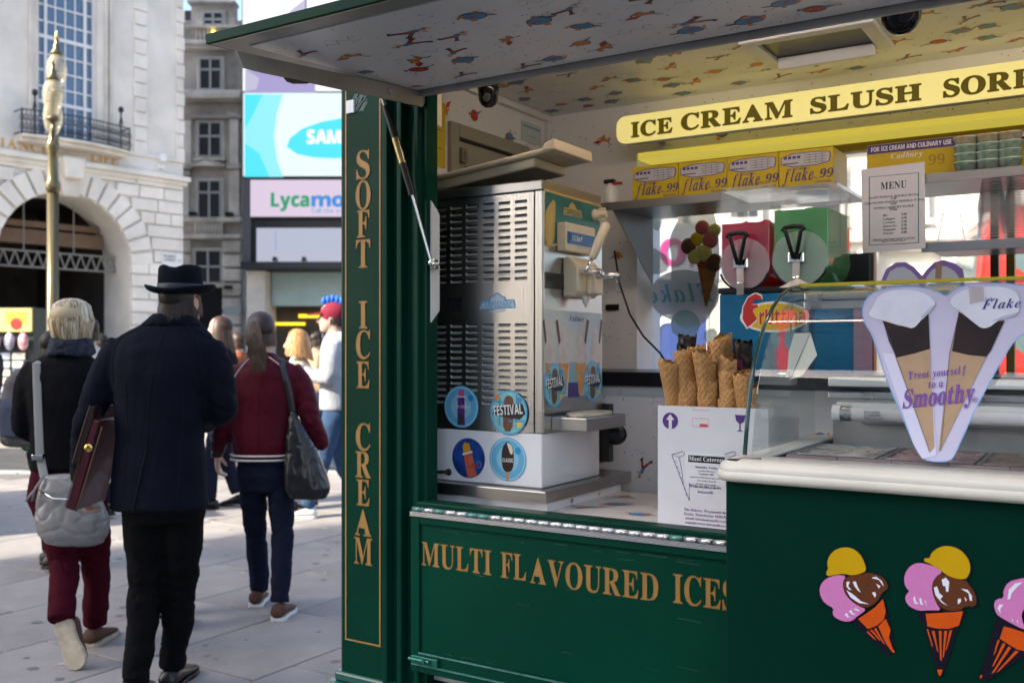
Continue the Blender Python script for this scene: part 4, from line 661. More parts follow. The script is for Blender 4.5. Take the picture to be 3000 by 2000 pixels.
for (px_, py_, hh) in ((575,630,.18),(681,632,.2),(678,843,.2)):
    c = VB.px(px_, py_); mb = MB(); mb.prism([(c[0]-.22,c[1]-hh/2),(c[0]+.22,c[1]-hh/2),(c[0]+.2,c[1]+hh/2),(c[0]-.2,c[1]+hh/2)], VB, .4, .75); mb.build('uplighter', black, vic, bevel=.04)
mb = MB(); mb.lathe([(.0,-.09),(.09,0),(0,.09)], VB.p(*VB.px(632,102), .5), 10); mb.build('wall_lamp', mat('warm_bulb', (.8,.6,.2), emit=(1.0,.72,.12), estr=2.5), vic, smooth=True)
mb = MB(); mb.lathe([(.0,-.07),(.07,0),(0,.07)], VB.p(*VB.px(577,791), .4), 10); mb.build('wall_lamp', mat('amber_bulb', (.8,.4,.1), emit=(1.0,.35,.05), estr=2), vic, smooth=True)
vbox('name_plate', 660, 898, 712, 922, .36, .42, mat('pale_plate', (.5,.55,.58), rough=.5)); vbox('shop_opening', 575, 838, 652, 1055, .0, .03, blackm)
# ================================================================== building with the advertising screens
SB = Fr(CW(-11, 50), CW(1,0), (0,0,1))
scb = thing('screen_building', 'dark building front covered with bright advertising screens', 'building', SB.o)
sxp = lambda p_: SB.px(p_, 500)[0]; szp = lambda q_: SB.px(800, q_)[1]
def sbox(nm, pa, qa, pb, qb, d0_, d1_, m, bev=0, par=None):
    mb = MB(); mb.prism([(sxp(pa),szp(qb)),(sxp(pb),szp(qb)),(sxp(pb),szp(qa)),(sxp(pa),szp(qa))], SB, d0_, d1_); return mb.build(nm, m, par or scb, bevel=bev)
sdark = mat('screen_surround', (.018,.02,.024), rough=.5); sbox('backing', 716, -250, 1650, 790, -6, 0, sdark); sbox('side_return', 716, 526, 738, 790, 0, .25, mat('grey_surround', (.08,.08,.085), rough=.5))
sbox('shop_wall', 716, 790, 1650, 1065, -6, -2.5, mat('shop_interior', (.06,.05,.042), rough=.8, var=.4, vscale=.5)); sbox('stone_pier', 722, 792, 776, 1065, -2.4, 0, stoned, .04)
gsh = mat('greenish_fascia', (.32,.42,.41), rough=.25, var=.1, vscale=1); sbox('shop_fascia', 780, 792, 1650, 893, -1.5, -1.2, gsh)
sbox('canopy_edge', 716, 770, 1650, 791, -.5, .8, sdark, .05)
yl = mat('lit_yellow_strip', (.6,.4,.03), emit=(.75,.45,.02), estr=.9); sbox('strip_lamp', 846, 916, 925, 926, -2.4, -2.3, yl); sbox('strip_lamp', 770, 941, 865, 949, -2.4, -2.3, yl)
def screen(nm, label, pa, qa, pb, qb, col, st, dp=.3):
    t = thing(nm, label, 'screen', SB.p(sxp(pa), szp(qb), dp), group='advertising screens')
    sbox('screen_casing', pa-3, qa-3, pb+3, qb+3, .02, dp-.02, sdark, 0, t); sbox('lit_panel', pa, qa, pb, qb, dp-.019, dp, screen_mat(nm+'_%d' % qa, col, st), 0, t); return t, Fr(SB.p(0,0,dp), SB.u, SB.v)
E_ = .33
t, f = screen('advertising_screen', 'topmost advertising screen, white with a lavender patch', 716, -240, 1200, 272, (.95,.95,1.0), E_*1.1)
a = Art(f, .01, .006); lav = screen_mat('screen_lavender', (.42,.36,.66), .3); lav2 = screen_mat('screen_lavender2', (.62,.6,.78), .28); lav3 = screen_mat('screen_violet', (.25,.18,.45), .25)
a.ppx([(718,203),(924,203),(924,272),(718,272)], lav, 1); a.ppx([(848,35),(892,0),(892,60),(848,62)], lav2, 1); a.ppx([(893,-5),(899,-5),(899,60),(893,60)], lav3, 2); a.ppx([(718,203),(760,230),(752,262),(718,268)], lav2, 2); a.build('picture', t)
t, f = screen('advertising_screen', 'cyan and white advertising screen reading SAMSUNG', 717, 277, 1200, 519, (.8,.98,1.0), E_)
a = Art(f, .01, .006); cy = screen_mat('screen_cyan', (.1,.86,1.0), .3); cy2 = screen_mat('screen_cyan_pale', (.32,.92,1.0), .3); cy3 = screen_mat('screen_white', (1,1,1), .33)
a.ppx([(717,277),(830,277),(812,330),(803,400),(812,470),(830,519),(717,519)], cy2, 1); a.ppx([(717,420),(760,450),(790,519),(717,519)], cy, 2); a.ppx([(717,277),(770,277),(745,330),(717,380)], cy, 2)
a.ppx([(840+0,430),(850,405),(885,378),(940,358),(1000,347),(1100,345),(1160,370),(1165,400),(1130,435),(1060,458),(985,465),(920,462),(870,452)], screen_mat('screen_cyan_deep', (.08,.84,1.0), .3), 3)
q = f.px(898, 421); a.text('SAMSUNG', 's', q, .95, cy3, width=f.px(1120,421)[0]-q[0], layer=4, fat=.06); a.build('picture', t)
t, f = screen('advertising_screen', 'pale pink advertising screen reading Lycamobile', 738, 530, 1200, 637, (.90,.75,.93), .255)
a = Art(f, .01, .006); q = f.px(793, 605); wl_ = f.px(1010,605)[0]-q[0]
gg = screen_mat('screen_green', (.03,.42,.2), .25); bl = screen_mat('screen_blue', (.05,.3,.8), .28)
a.text('Lyca', 's', q, .98, gg, width=f.px(907,605)[0]-q[0], layer=1, fat=.05); q2 = f.px(911, 605); a.text('mobile', 's', q2, .98, bl, width=3.6, layer=1, fat=.05); q3 = f.px(912, 624); a.text('Call the world', 's', q3, .33, screen_mat('screen_blue_pale', (.25,.5,.85), .26), layer=1); a.build('picture', t)
t, f = screen('advertising_screen', 'lowest advertising screen, pale blue white with faint lines', 756, 670, 1200, 770, (.62,.64,.80), .24)
a = Art(f, .01, .006); lb2 = screen_mat('screen_faint', (.55,.66,.82), .24); a.ppx([(806,676),(810,676),(810,736),(806,736)], screen_mat('screen_line', (.35,.55,.8), .24), 1)
for k in range(4): a.ppx([(820,684+14*k),(980,682+14*k),(980,688+14*k),(820,690+14*k)], lb2, 1)
a.build('picture', t)
for px_ in (816, 900):
    c = SB.px(px_, 768); mb = MB(); mb.prism([(c[0]-.12,c[1]),(c[0]+.12,c[1]),(c[0]+.06,c[1]+.2),(c[0]-.06,c[1]+.2)], SB, .5, .9); mb.build('floodlight', black, scb)
# ================================================================== street lamp
LP = CW(-7.08, 15)
lampm = mat('lamp_black', (.13,.105,.055), rough=.25, metal=.5); brz = mat('lamp_gilt', (.5,.33,.1), rough=.3, metal=.8)
lamp = thing('street_lamp', 'tall dark street lamp with a cluster of pale glass globes', 'street lamp', LP)
def wobf(a_, i): return 1 + .07*math.cos(12*a_)
mb = MB(); mb.lathe([(.19,-.02),(.19,.5),(.13,.6),(.10,.7),(.086,1.0),(.078,3.9)], LP, 36, wob=wobf); mb.build('shaft', lampm, lamp, smooth=True)
mb = MB(); mb.lathe([(.08,3.9),(.11,3.95),(.11,4.05),(.085,4.1),(.07,4.5),(.1,4.6),(.09,4.68),(.05,4.75),(.04,5.35),(.07,5.42),(.05,5.46)], LP, 20); mb.build('collar', lampm, lamp, smooth=True)
glob = mat('lamp_globe', (.5,.44,.3), rough=.08, alpha=.4)
for k, (dr, dd, z_) in enumerate(((.06,0,5.5),(0,-.48,4.98),(.0,.48,4.9))):
    c = CW(-7.08+dr-.472*dd, 15+dd, z_)
    mb = MB(); mb.lathe([(.05,0),(.09,.05),(.135,.18),(.15,.3),(.135,.42),(.10,.5),(.07,.53)], c, 22); g_ = mb.build('globe', glob, lamp, smooth=True)
    mb = MB(); mb.lathe([(.03,-.12),(.1,-.06),(.07,.0)], c, 16); mb.build('globe_seat', lampm, lamp, smooth=True); mb = MB(); mb.lathe([(.09,.52),(.1,.55),(.05,.62),(.06,.66),(.03,.7),(.035,.76),(.0,.86)], c, 16); mb.build('globe_cap', lampm, lamp, smooth=True)
    mb = MB(); mb.lathe([(.03,.76),(.025,.82),(0,.92)], c, 12); mb.build('finial', brz, lamp, smooth=True)
    if k: mb = MB(); mb.tube([CW(-7.08,15,4.7), CW(-7.08-.236*dd,15+dd*.5,4.62), CW(-7.08-.472*dd,15+dd,4.72), c+Vector((0,0,-.1))], .03, 8); mb.build('arm', lampm, lamp, smooth=True)
# ================================================================== souvenir stand
SVF = Fr(CW(-12.0, 23.5), CW(1,0), (0,0,1))
sv = thing('souvenir_stand', 'souvenir stand with yellow sign, postcards and hanging flag bags', 'stand', SVF.o)
mb = MB(); mb.prism([(-1.6,.15),(.42,.15),(.42,2.5),(-1.6,2.5)], SVF, -1.2, -.05); mb.build('stand_body', mat('stand_dark', (.02,.03,.028), rough=.6), sv)
mb = MB(); mb.prism([(-1.6,1.92),(.4,1.92),(.4,2.48),(-1.6,2.48)], SVF, -.04, .04); sg = mb.build('stand_sign', mat('stand_yellow', (.7,.55,.18), rough=.5, var=.2, vscale=3), sv)
a = Art(Fr(SVF.p(0,0,.04), SVF.u, SVF.v), .004, .002); a.poly([(-.2,2.1),(.3,2.1),(.3,2.4),(-.2,2.4)], mat('stand_orange', (.7,.3,.05), rough=.5), 1); a.disc((.05,2.1), .14, ink_red if 'print_red' in MATS else mat('print_red', (.46,.035,.03)), layer=2); a.build('sign_print', sg)
rnd = random.Random(3); pcs = [mat('postcard_%d' % i, c_, rough=.4, var=.3, vscale=9) for i, c_ in enumerate(((.6,.6,.66),(.45,.5,.62),(.6,.35,.3),(.3,.45,.6),(.62,.6,.5)))]
for r_ in range(6):
    for c_ in range(5):
        mb = MB(); x_ = -1.5+c_*.36; z_ = .25+r_*.2
        if x_ > .0 and r_ > 4: continue
        mb.prism([(x_,z_),(x_+.30,z_),(x_+.30,z_+.155),(x_,z_+.155)], SVF, .0, .03); mb.build('postcard', rnd.choice(pcs), sv)
navy = mat('bag_navy', (.03,.03,.1), rough=.6, var=.6, vscale=6, col2=(.5,.5,.55)); redb = mat('bag_red', (.4,.02,.04), rough=.6, var=.5, vscale=6, col2=(.5,.45,.5))
for i in range(6):
    mb = MB(); x_ = -1.4+i*.33; c = SVF.p(x_, 1.68, .12); mb.ell(c, (.15,.1,.22), 10, 8); mb.tube([c+Vector((0,0,.2)), c+Vector((0,0,.34))], .012, 5); mb.build('hanging_bag', (navy, redb, navy, mat('bag_pale', (.4,.4,.5), rough=.6, var=.7, vscale=7, col2=(.4,.04,.06)))[i % 4], sv, smooth=True)
# ================================================================== long classical facade behind the kiosk, and the bus
KB = Fr(CW(14, 34), CW(.985,-.17), (0,0,1))
kb = thing('classical_building', 'long pale classical stone facade seen through the kiosk\'s rear window', 'building', KB.o)
def kbox(nm, ta, tb, z0_, z1_, d0_, d1_, m=stone, bev=.04, par=None):
    mb = MB(); mb.prism([(ta,z0_),(tb,z0_),(tb,z1_),(ta,z1_)], KB, d0_, d1_); return mb.build(nm, m, par or kb, bevel=bev)
kwall = kbox('wall', -13, 22, -.1, 9.4, -6, 0)
for z0_, z1_, dp in ((9.0,9.4,1.0),(8.6,9.0,.6),(5.2,5.6,.7),(4.9,5.2,.4)): kbox('cornice', -13.1, 22, z0_, z1_, 0, dp, stoned)
for i in range(12):
    x_ = -12 + i*2.8
    for z0_, z1_ in ((.8,4.2),(6.0,8.2)):
        w_ = kbox('window', x_, x_+1.3, z0_, z1_, .0, .25, stoned); kbox('pane', x_+.18, x_+1.12, z0_+.2, z1_-.2, .251, .26, gls, 0, w_)
        kbox('sill', x_-.1, x_+1.4, z0_-.2, z0_, 0, .5, stone, .04, w_)
    mb = MB(); c = KB.p(x_+2.05, 0, .35); mb.lathe([(.34,.0),(.34,.35),(.27,.4),(.24,4.3),(.3,4.4),(.36,4.5),(.36,4.9)], c, 14); mb.build('column', stone, kb, smooth=True)
BU = Fr(CW(9.2, 19.5), CW(.97,-.24), (0,0,1))
redp = mat('bus_red', (.55,.022,.012), rough=.25, coat=.6); bgl = mat('bus_glass', (.10,.14,.14), rough=.06, spec=.9)
bus = thing('double_decker_bus', 'red double decker bus passing behind the kiosk', 'bus', BU.p(4, 0, -1.2))
bl_ = 10.5
side_p = [(.35,.35),(bl_,.35),(bl_,4.15),(bl_-.2,4.35),(.9,4.35),(.45,4.2),(.2,3.7),(.08,2.6),(.08,.8)]
mb = MB(); mb.prism(side_p, BU, -2.5, 0); mb.build('body', redp, bus, bevel=.12, seg=3)
for z0_, z1_ in ((1.35,2.15),(2.95,3.8)):
    for i in range(7):
        x_ = .75 + i*1.38; mb = MB(); mb.prism(smoothpoly([(x_,z0_),(x_+1.22,z0_),(x_+1.22,z1_),(x_,z1_)],2), BU, .0, .02); mb.build('side_window', bgl, bus)
mb = MB(); f_ = Fr(BU.p(0,0,0), -BU.n, (0,0,1)); mb.hexa([BU.p(.03,2.9,-2.3), BU.p(.03,2.9,-.2), BU.p(.4,2.9,-.2), BU.p(.4,2.9,-2.3), BU.p(.22,3.85,-2.2), BU.p(.22,3.85,-.25), BU.p(.5,3.85,-.25), BU.p(.5,3.85,-2.2)]); mb.build('front_window', bgl, bus)
for x_ in (2.0, 7.8):
    mb = MB(); c = BU.p(x_, .48, -.1); mb.cyl(c, c+BU.n*.14, .48, n=24); w_ = mb.build('wheel', rubber if 'dark_rubber' in MATS else mat('dark_rubber', (.02,.02,.02), rough=.7), bus); mb = MB(); mb.cyl(c+BU.n*.141, c+BU.n*.16, .25, n=18); mb.build('hub', mat('hub_grey', (.4,.4,.4), rough=.4, metal=.6), w_)
# shop sign seen through the left rear window
SGF = Fr(CW(2.6, 14), CW(1,0), (0,0,1))
sgn = thing('shop_sign', 'white and blue sign board seen through the left rear window', 'sign', SGF.o)
for nm, ta, tb, z0_, z1_, m in (('post',-.05,.05,-.1,1.2,black),('panel',-.95,.55,2.5,3.3,mat('sign_pale', (.62,.58,.62), rough=.5)),('panel',-.95,.2,1.2,2.45,mat('sign_blue', (.06,.09,.26), rough=.5)),('panel',.25,.55,1.2,2.45,mat('sign_pale2', (.6,.55,.45), rough=.5))):
    mb = MB(); mb.prism([(ta,z0_),(tb,z0_),(tb,z1_),(ta,z1_)], SGF, -.1, 0); mb.build(nm, m, sgn)
a = Art(SGF, .01, .004); mg = mat('sign_magenta', (.45,.05,.2), rough=.5); a.text('o/', 's', (-.5,2.7), .7, mg, layer=1); a.text('lr', 's', (-.85,1.5), .9, ink_w if 'print_white' in MATS else mat('print_white', (.8,.8,.8), rough=.4), layer=1); a.build('sign_lettering', sgn)
# ================================================================== unseen blocks added outside the view to shade the pavement
def shade_block(nm, label, A, along, length, thick, h, m=None):
    """street-frame corner A, running 'along'; stands towards the sun"""
    L_ = Vector((along[0], along[1])); B_ = Vector((_sr, _sd))
    P_ = [Vector(A), Vector(A)+L_*length, Vector(A)+L_*length+B_*thick, Vector(A)+B_*thick]
    t = thing(nm, label, 'building', CW(P_[0].x, P_[0].y))
    mb = MB(); mb.hexa([CW(p.x,p.y,-.12) for p in P_] + [CW(p.x,p.y,h) for p in P_]); w_ = mb.build('wall', m or stone, t)
    f = Fr(CW(P_[0].x,P_[0].y), CW(L_.x,L_.y), (0,0,1))
    if f.n.dot(CW(-_sr,-_sd)) < 0: f = Fr(CW(P_[1].x,P_[1].y), CW(-L_.x,-L_.y), (0,0,1))
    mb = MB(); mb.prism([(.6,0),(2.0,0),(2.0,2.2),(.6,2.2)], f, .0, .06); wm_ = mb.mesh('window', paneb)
    k = 0
    for i in range(int(length/4)):
        for j in range(int(h/4)):
            o = link('window', wm_, t); o.location = f.u*(4*i) + Vector((0,0,4*j+1.2)); k += 1
    return t
shade_block('shade_building', 'unseen stone block added behind the viewpoint to shade the pavement', (-1.72-.846*28, 8.2-.533*28), (.533,-.846), 32.0, 14, 29)  # unseen block, sized for the shade it throws on the foreground
shade_block('low_shade_block', 'unseen green block added just outside the left edge to shade the paving', (-6.07, 6.56), (-.533,.846), 2.75, 1.6, 3.0, green)  # low unseen block added to shade a band of paving

# ================================================================== the kiosk
Y0 = 2.55                                    # plane of the serving front
kiosk = thing('ice_cream_kiosk', 'dark green ice cream kiosk with gold lettering and raised awning', 'kiosk', (-1.0, 3.2, 0))

def motif(art, kind, c, s, rot):
    ca, sa = math.cos(rot), math.sin(rot)
    def T(P): return [(c[0] + s*(x*ca - y*sa), c[1] + s*(x*sa + y*ca)) for x, y in P]
    def el(x, y, rx, ry, m, n=14): art.poly(T([(x + rx*math.cos(6.2832*i/n), y + ry*math.sin(6.2832*i/n)) for i in range(n)]), m, lay[0]); 
    lay = [art.k + 1]
    def nx(): lay[0] += 1; art.k = lay[0] % 12
    if kind == 0:            # balloon with a paper hat
        body = random.choice((ink_or, ink_red))
        el(0, 0, .5, .42, inkb); nx(); el(0, 0, .47, .39, body); nx()
        el(-.15, .08, .07, .05, ink_red if body is ink_or else ink_or); el(.18, .0, .08, .06, ink_red if body is ink_or else ink_or)
        art.poly(T([(.35,.3),(.5,.12),(.95,.42)]), ink_blue, lay[0]); el(.97, .44, .08, .07, ink_red)
        art.poly(T([(-.48,.06),(-.72,.2),(-.7,-.08)]), inkb, lay[0])
        art.stroke(T([(-.5,-.2),(-.7,-.5),(-.5,-.75),(-.75,-1.0),(-.6,-1.25)]), .03*s, ink_blue, lay[0])
    elif kind == 1:          # plump blue bird
        B = smoothpoly([(-.5,-.3),(-.55,.15),(-.25,.45),(.2,.5),(.55,.25),(.6,-.15),(.35,-.42),(-.1,-.4)], 2)
        art.poly(T([(x*1.08, y*1.08) for x, y in B]), inkb, lay[0]); nx(); art.poly(T(B), ink_blue, lay[0]); nx()
        el(.12, .08, .13, .12, ink_red); el(.42, .02, .1, .09, ink_red)
        art.poly(T([(.05,.45),(.35,.4),(.42,.7),(.1,.72)]), ink_or, lay[0])
        art.poly(T([(.5,-.1),(.85,.25),(.92,.18),(.6,-.28)]), ink_or, lay[0])
        art.poly(T([(-.3,-.38),(-.1,-.4),(-.18,-.65),(-.42,-.62)]), ink_or, lay[0])
        art.poly(T([(-.5,.1),(-.95,.2),(-1.0,.12),(-.52,-.05)]), inkb, lay[0])
        art.stroke(T([(-.6,-.3),(-.8,-.45),(-1.0,-.3),(-1.2,-.5)]), .035*s, ink_red, lay[0])
    elif kind == 2:          # running figure in red trousers
        art.poly(T([(-.1,.1),(-.75,-.05),(-.78,-.22),(-.05,-.12),(-.25,-.6),(-.08,-.66),(.2,.0)]), inkb, lay[0]); nx()
        art.poly(T([(-.1,.07),(-.7,-.06),(-.72,-.19),(-.0,-.09),(-.2,-.56),(-.1,-.6),(.16,.0)]), ink_red, lay[0])
        art.poly(T([(-.12,.1),(.2,-.02),(.48,.22),(.3,.42)]), ink_blue, lay[0])
        art.poly(T([(-.78,-.05),(-.95,.05),(-.98,-.2),(-.76,-.24)]), inkb, lay[0]); art.poly(T([(-.25,-.58),(-.4,-.78),(.0,-.74),(-.06,-.6)]), inkb, lay[0])
        art.stroke(T([(.4,.3),(.75,.55),(.95,.5)]), .07*s, ink_or, lay[0]); art.stroke(T([(.4,.25),(.75,.05)]), .07*s, ink_or, lay[0])
        el(.58, .35, .15, .14, ink_w); nx(); el(.62, .33, .06, .06, ink_red); art.poly(T([(.5,.45),(.75,.42),(.72,.7)]), ink_or, lay[0])
    elif kind == 3:          # orange dog with a red hat
        B = smoothpoly([(-.6,-.3),(-.5,.1),(-.1,.12),(.15,.3),(.5,.32),(.55,.05),(.3,-.05),(.2,-.35),(.0,-.35),(-.05,-.12),(-.35,-.12),(-.42,-.4)], 1)
        art.poly(T([(x*1.07, y*1.07) for x, y in B]), inkb, lay[0]); nx(); art.poly(T(B), ink_or, lay[0])
        art.poly(T([(.1,.3),(.55,.28),(.95,.75),(.35,.62)]), ink_red, lay[0]); nx(); el(.42, .18, .1, .09, ink_w); el(.52, .12, .05, .05, ink_red)
        art.stroke(T([(-.52,.0),(-.75,.2),(-1.0,.18)]), .07*s, inkb, lay[0])
    else:                    # streamers
        P = [(-1 + .2*i, .22*math.sin(i*1.6)) for i in range(11)]
        art.stroke(T(P), .028*s, random.choice((ink_blue, inkb, ink_red)), lay[0])
        art.stroke(T([(.2,-.5),(.4,-.42),(.6,-.5),(.8,-.45)]), .04*s, ink_lb, lay[0]); art.stroke(T([(-.5,.5),(-.3,.55),(-.1,.48)]), .04*s, ink_lb, lay[0])
    art.k = (lay[0] + 1) % 10
def printed(fr, u0, u1, v0, v1, parent, seed, size=.058, step=.235, dots=260):
    st = random.getstate(); random.seed(seed)
    a = Art(fr, .0006, .00012)
    row = 0; v = v0 + step*.4
    while v < v1 - .02:
        u = u0 + step*(.3 + .5*(row % 2))
        while u < u1 - .03:
            k = random.choice((0,1,2,3,0,1,2,3,4))
            c = (u + random.uniform(-.05,.05), v + random.uniform(-.035,.035))
            s = min(size*random.uniform(.85,1.1), .9*(c[0]-u0), .9*(u1-c[0]), 1.1*(c[1]-v0), 1.1*(v1-c[1]))
            if s > .02: motif(a, k, c, s, random.uniform(-.5,.5) + random.choice((0, math.pi)))
            u += step
        v += step*.72; row += 1
    for _ in range(int(dots*(u1-u0)*(v1-v0))):
        c = (random.uniform(u0+.01,u1-.01), random.uniform(v0+.01,v1-.01)); m = random.choice((ink_blue, ink_red, ink_or, inkb))
        r = random.uniform(.0012,.0034)
        if random.random() < .12: a.stroke([c, (c[0]+.012, c[1]+.004), (c[0]+.022, c[1]+.001)], .0025, ink_lb, 1)
        else: a.disc(c, r, m, n=6, layer=1)
    random.setstate(st)
    return a.build('printed_pattern', parent)

# ---- left pillar with its fluted moulding
XL = atY(993, 900, Y0).x; XR = atY(1245, 900, Y0).x
mb = MB()
xs = [atY(p, 900, Y0).x for p in (993, 1004, 1122, 1127, 1140, 1145, 1163, 1167, 1181, 1185, 1211, 1216, 1228, 1232, 1245)]
ys = [Y0+.012, Y0, Y0, Y0-.012, Y0-.012, Y0+.018, Y0+.018, Y0-.010, Y0-.010, Y0+.020, Y0+.020, Y0-.006, Y0-.006, Y0+.012, Y0+.012]
prof = list(zip(xs, ys)) + [(xs[-1], Y0+.07), (xs[0], Y0+.07)]
n = len(prof)
mb.add([(x,y,.30) for x,y in prof] + [(x,y,2.62) for x,y in prof], [(i,(i+1)%n,n+(i+1)%n,n+i) for i in range(n)])
pillar = mb.build('pillar', green, kiosk, bevel=.003, seg=2)
ffr = Fr((0, Y0, 0), (1,0,0), (0,0,1))
a = Art(ffr, .0008)
gx0 = ffr.px(1013.5, 900)[0]; gx1 = ffr.px(1113.5, 900)[0]; gzb = ffr.px(1065, 1879)[1]
for q in ([(gx0-.0028,gzb),(gx0+.0028,gzb),(gx0+.0028,2.5),(gx0-.0028,2.5)], [(gx1-.0028,gzb),(gx1+.0028,gzb),(gx1+.0028,2.5),(gx1-.0028,2.5)], [(gx0-.0028,gzb-.005),(gx1+.0028,gzb-.005),(gx1+.0028,gzb+.001),(gx0-.0028,gzb+.001)]):
    a.poly(q, gold)
for ch, yt, yb, w in (('S',440,524,.062),('O',528,613,.066),('F',614,695,.056),('T',700,784,.064),('I',880,962,.04),('C',966,1050,.064),('E',1057,1136,.058),
                   ('C',1238,1318,.064),('R',1320,1398,.068),('E',1402,1480,.058),('A',1490,1568,.072),('M',1572,1652,.078)):
    cx_ = (gx0 + gx1)/2 + .003
    z1 = ffr.px(1064, yt)[1]; z0 = ffr.px(1064, yb)[1]
    gl, wd = layout(ch, 'b'); h = (z1 - z0)/.7
    a.text(ch, 'b', (cx_, z0), h, gold, width=w*1.12, align='c', layer=5, fat=.0022)
a.build('gold_lettering', pillar)
# small white plate and a torn tape patch near the top of the pillar
p = ffr.px(1029, 314); mb = MB(); mb.box(p[0]-.017, p[0]+.017, Y0-.008, Y0, p[1]-.022, p[1]+.022); mb.lathe([(0,-.001),(.004,-.001),(.004,0)], (p[0], Y0-.008, p[1]), 10, 'Y'); mb.build('white_plate', whitep, pillar, bevel=.003)
p = ffr.px(1057, 294); a = Art(ffr, .0009); random.seed(5)
for i in range(26):
    u = p[0] + random.uniform(-.026,.026); v = p[1] + random.uniform(-.03,.03)
    a.stroke([(u-.012, v-.016), (u+.010, v+.012)], .003, mat('tape_residue', (.16,.2,.2), rough=.6), layer=1+i%3)
a.build('tape_residue', pillar)
# plinth moulding at the pillar's foot
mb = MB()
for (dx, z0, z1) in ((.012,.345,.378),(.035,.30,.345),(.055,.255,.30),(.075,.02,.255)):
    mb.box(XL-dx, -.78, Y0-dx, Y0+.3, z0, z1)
mb.build('plinth', mat('plinth_sky_sheen', (.01,.085,.07), rough=.18, coat=.6), kiosk, bevel=.008, seg=3)  # paler blue-green puts the sky's reflection into the colour
# body of the kiosk: side walls, back pier, floor, roof
YB, ZC = 3.92, 2.58
mb = MB(); mb.box(XL, XL+.045, Y0+.07, YB+.25, .30, 2.62); wall_l = mb.build('side_wall', [wallp], kiosk)
lfr = Fr((XL+.045, 0, 0), (0,1,0), (0,0,1))
printed(lfr, Y0+.12, YB-.01, 1.5, ZC-.05, wall_l, 21)
mb = MB(); mb.box(1.35, 1.40, Y0, YB+.25, .30, 2.62); mb.build('side_wall', [wallp], kiosk)
XP = atY(1866, 800, YB).x
mb = MB(); mb.box(XL+.045, XP, YB, YB+.25, .3, 2.364); pier = mb.build('back_pier', wallp, kiosk)
bfr = Fr((0, YB, 0), (1,0,0), (0,0,1))
printed(bfr, XL+.05, XP-.005, 1.45, 2.06, pier, 33, size=.045)
mb = MB(); mb.box(XL+.045, 1.35, YB, YB+.25, 2.364, 2.62); upper = mb.build('back_fascia', wallp, kiosk)
printed(bfr, XL+.06, 1.3, 2.366, ZC-.002, upper, 8, size=.05, step=.19)
mb = MB(); mb.box(XL, 1.40, Y0+.001, YB+.25, ZC, ZC+.05); ceil = mb.build('ceiling', wallp, kiosk)
cfr = Fr((0,0,ZC), (1,0,0), (0,-1,0))
printed(cfr, XL+.06, 1.3, -(YB-.01), -(Y0+.06), ceil, 14, size=.055, step=.17)
mb = MB(); mb.box(XL+.045, 1.35, Y0+.05, YB, .40, .45); mb.build('floor_panel', greyw, kiosk)
mb = MB(); mb.box(XL+.045, 1.35, YB+.001, YB+.25, .3, 1.36); mb.build('back_dado', white, kiosk)
mb = MB(); mb.box(XL+.046, XL+.075, Y0+.1, YB, ZC-.03, ZC-.001); mb.box(XL+.046, XL+.072, YB-.03, YB-.001, 1.5, ZC-.03); mb.build('corner_trim', whitep, kiosk, bevel=.006)
mb = MB(); mb.box(XL-.03, 1.42, Y0-.01, YB+.28, 2.625, 2.70); mb.build('roof', green, kiosk, bevel=.01)
# header rail over the opening
mb = MB(); mb.box(XR-.0, 1.35, Y0+.004, Y0+.05, 2.36, ZC-.001); mb.box(XR, 1.35, Y0-.004, Y0+.004, 2.345, 2.40); mb.box(XR, 1.35, Y0+.05, Y0+.075, 2.43, 2.47)
mb.build('header_rail', alu, kiosk, bevel=.003)
mb = MB(); mb.box(XR+.12, 1.35, Y0+.075, Y0+.10, 2.475, 2.56); mb.box(XR+.12, 1.35, Y0+.10, Y0+.17, 2.545, 2.56); hous = mb.build('tube_light_housing', mat('peach_lit_cover', (.7,.5,.38), rough=.4), kiosk, bevel=.006)  # warm lamplight on the cover is put into its peach colour
mb = MB(); mb.cyl((XR+.16, Y0+.135, 2.522), (1.30, Y0+.135, 2.522), .014, n=12); mb.build('lit_tube', mat('warm_tube', (.8,.8,.8), emit=(1.0,.9,.8), estr=6.0), hous, smooth=True)
p0 = atY(1248, 286, 2.66); p1 = atY(1276, 368, 2.66)
mb = MB(); mb.box(p0.x-.05, p1.x, 2.64, 2.70, p1.z, p0.z+.02); mb.build('junction_box', cream, kiosk, bevel=.006)
# ceiling hatch
hx0, hx1, hy0, hy1 = -1.15, -.70, 3.28, 3.64
mb = MB(); t = .05
for q in ((hx0,hx1,hy0,hy0+t),(hx0,hx1,hy1-t,hy1),(hx0,hx0+t,hy0+t,hy1-t),(hx1-t,hx1,hy0+t,hy1-t)): mb.box(*q, ZC-.022, ZC-.001)
hatch = mb.build('roof_hatch', white, kiosk, bevel=.004)
mb = MB(); mb.box(hx0+t, hx1-t, hy0+t, hy1-t, ZC-.006, ZC-.0015); mb.build('hatch_pane', mat('hatch_tint', (.012,.011,.008), rough=.3), hatch)
mb = MB(); mb.box(hx0+t+.004, hx1-t-.004, hy1-t-.03, hy1-t-.004, ZC-.05, ZC-.007); mb.build('hatch_handle_bar', whitep, hatch, bevel=.003)
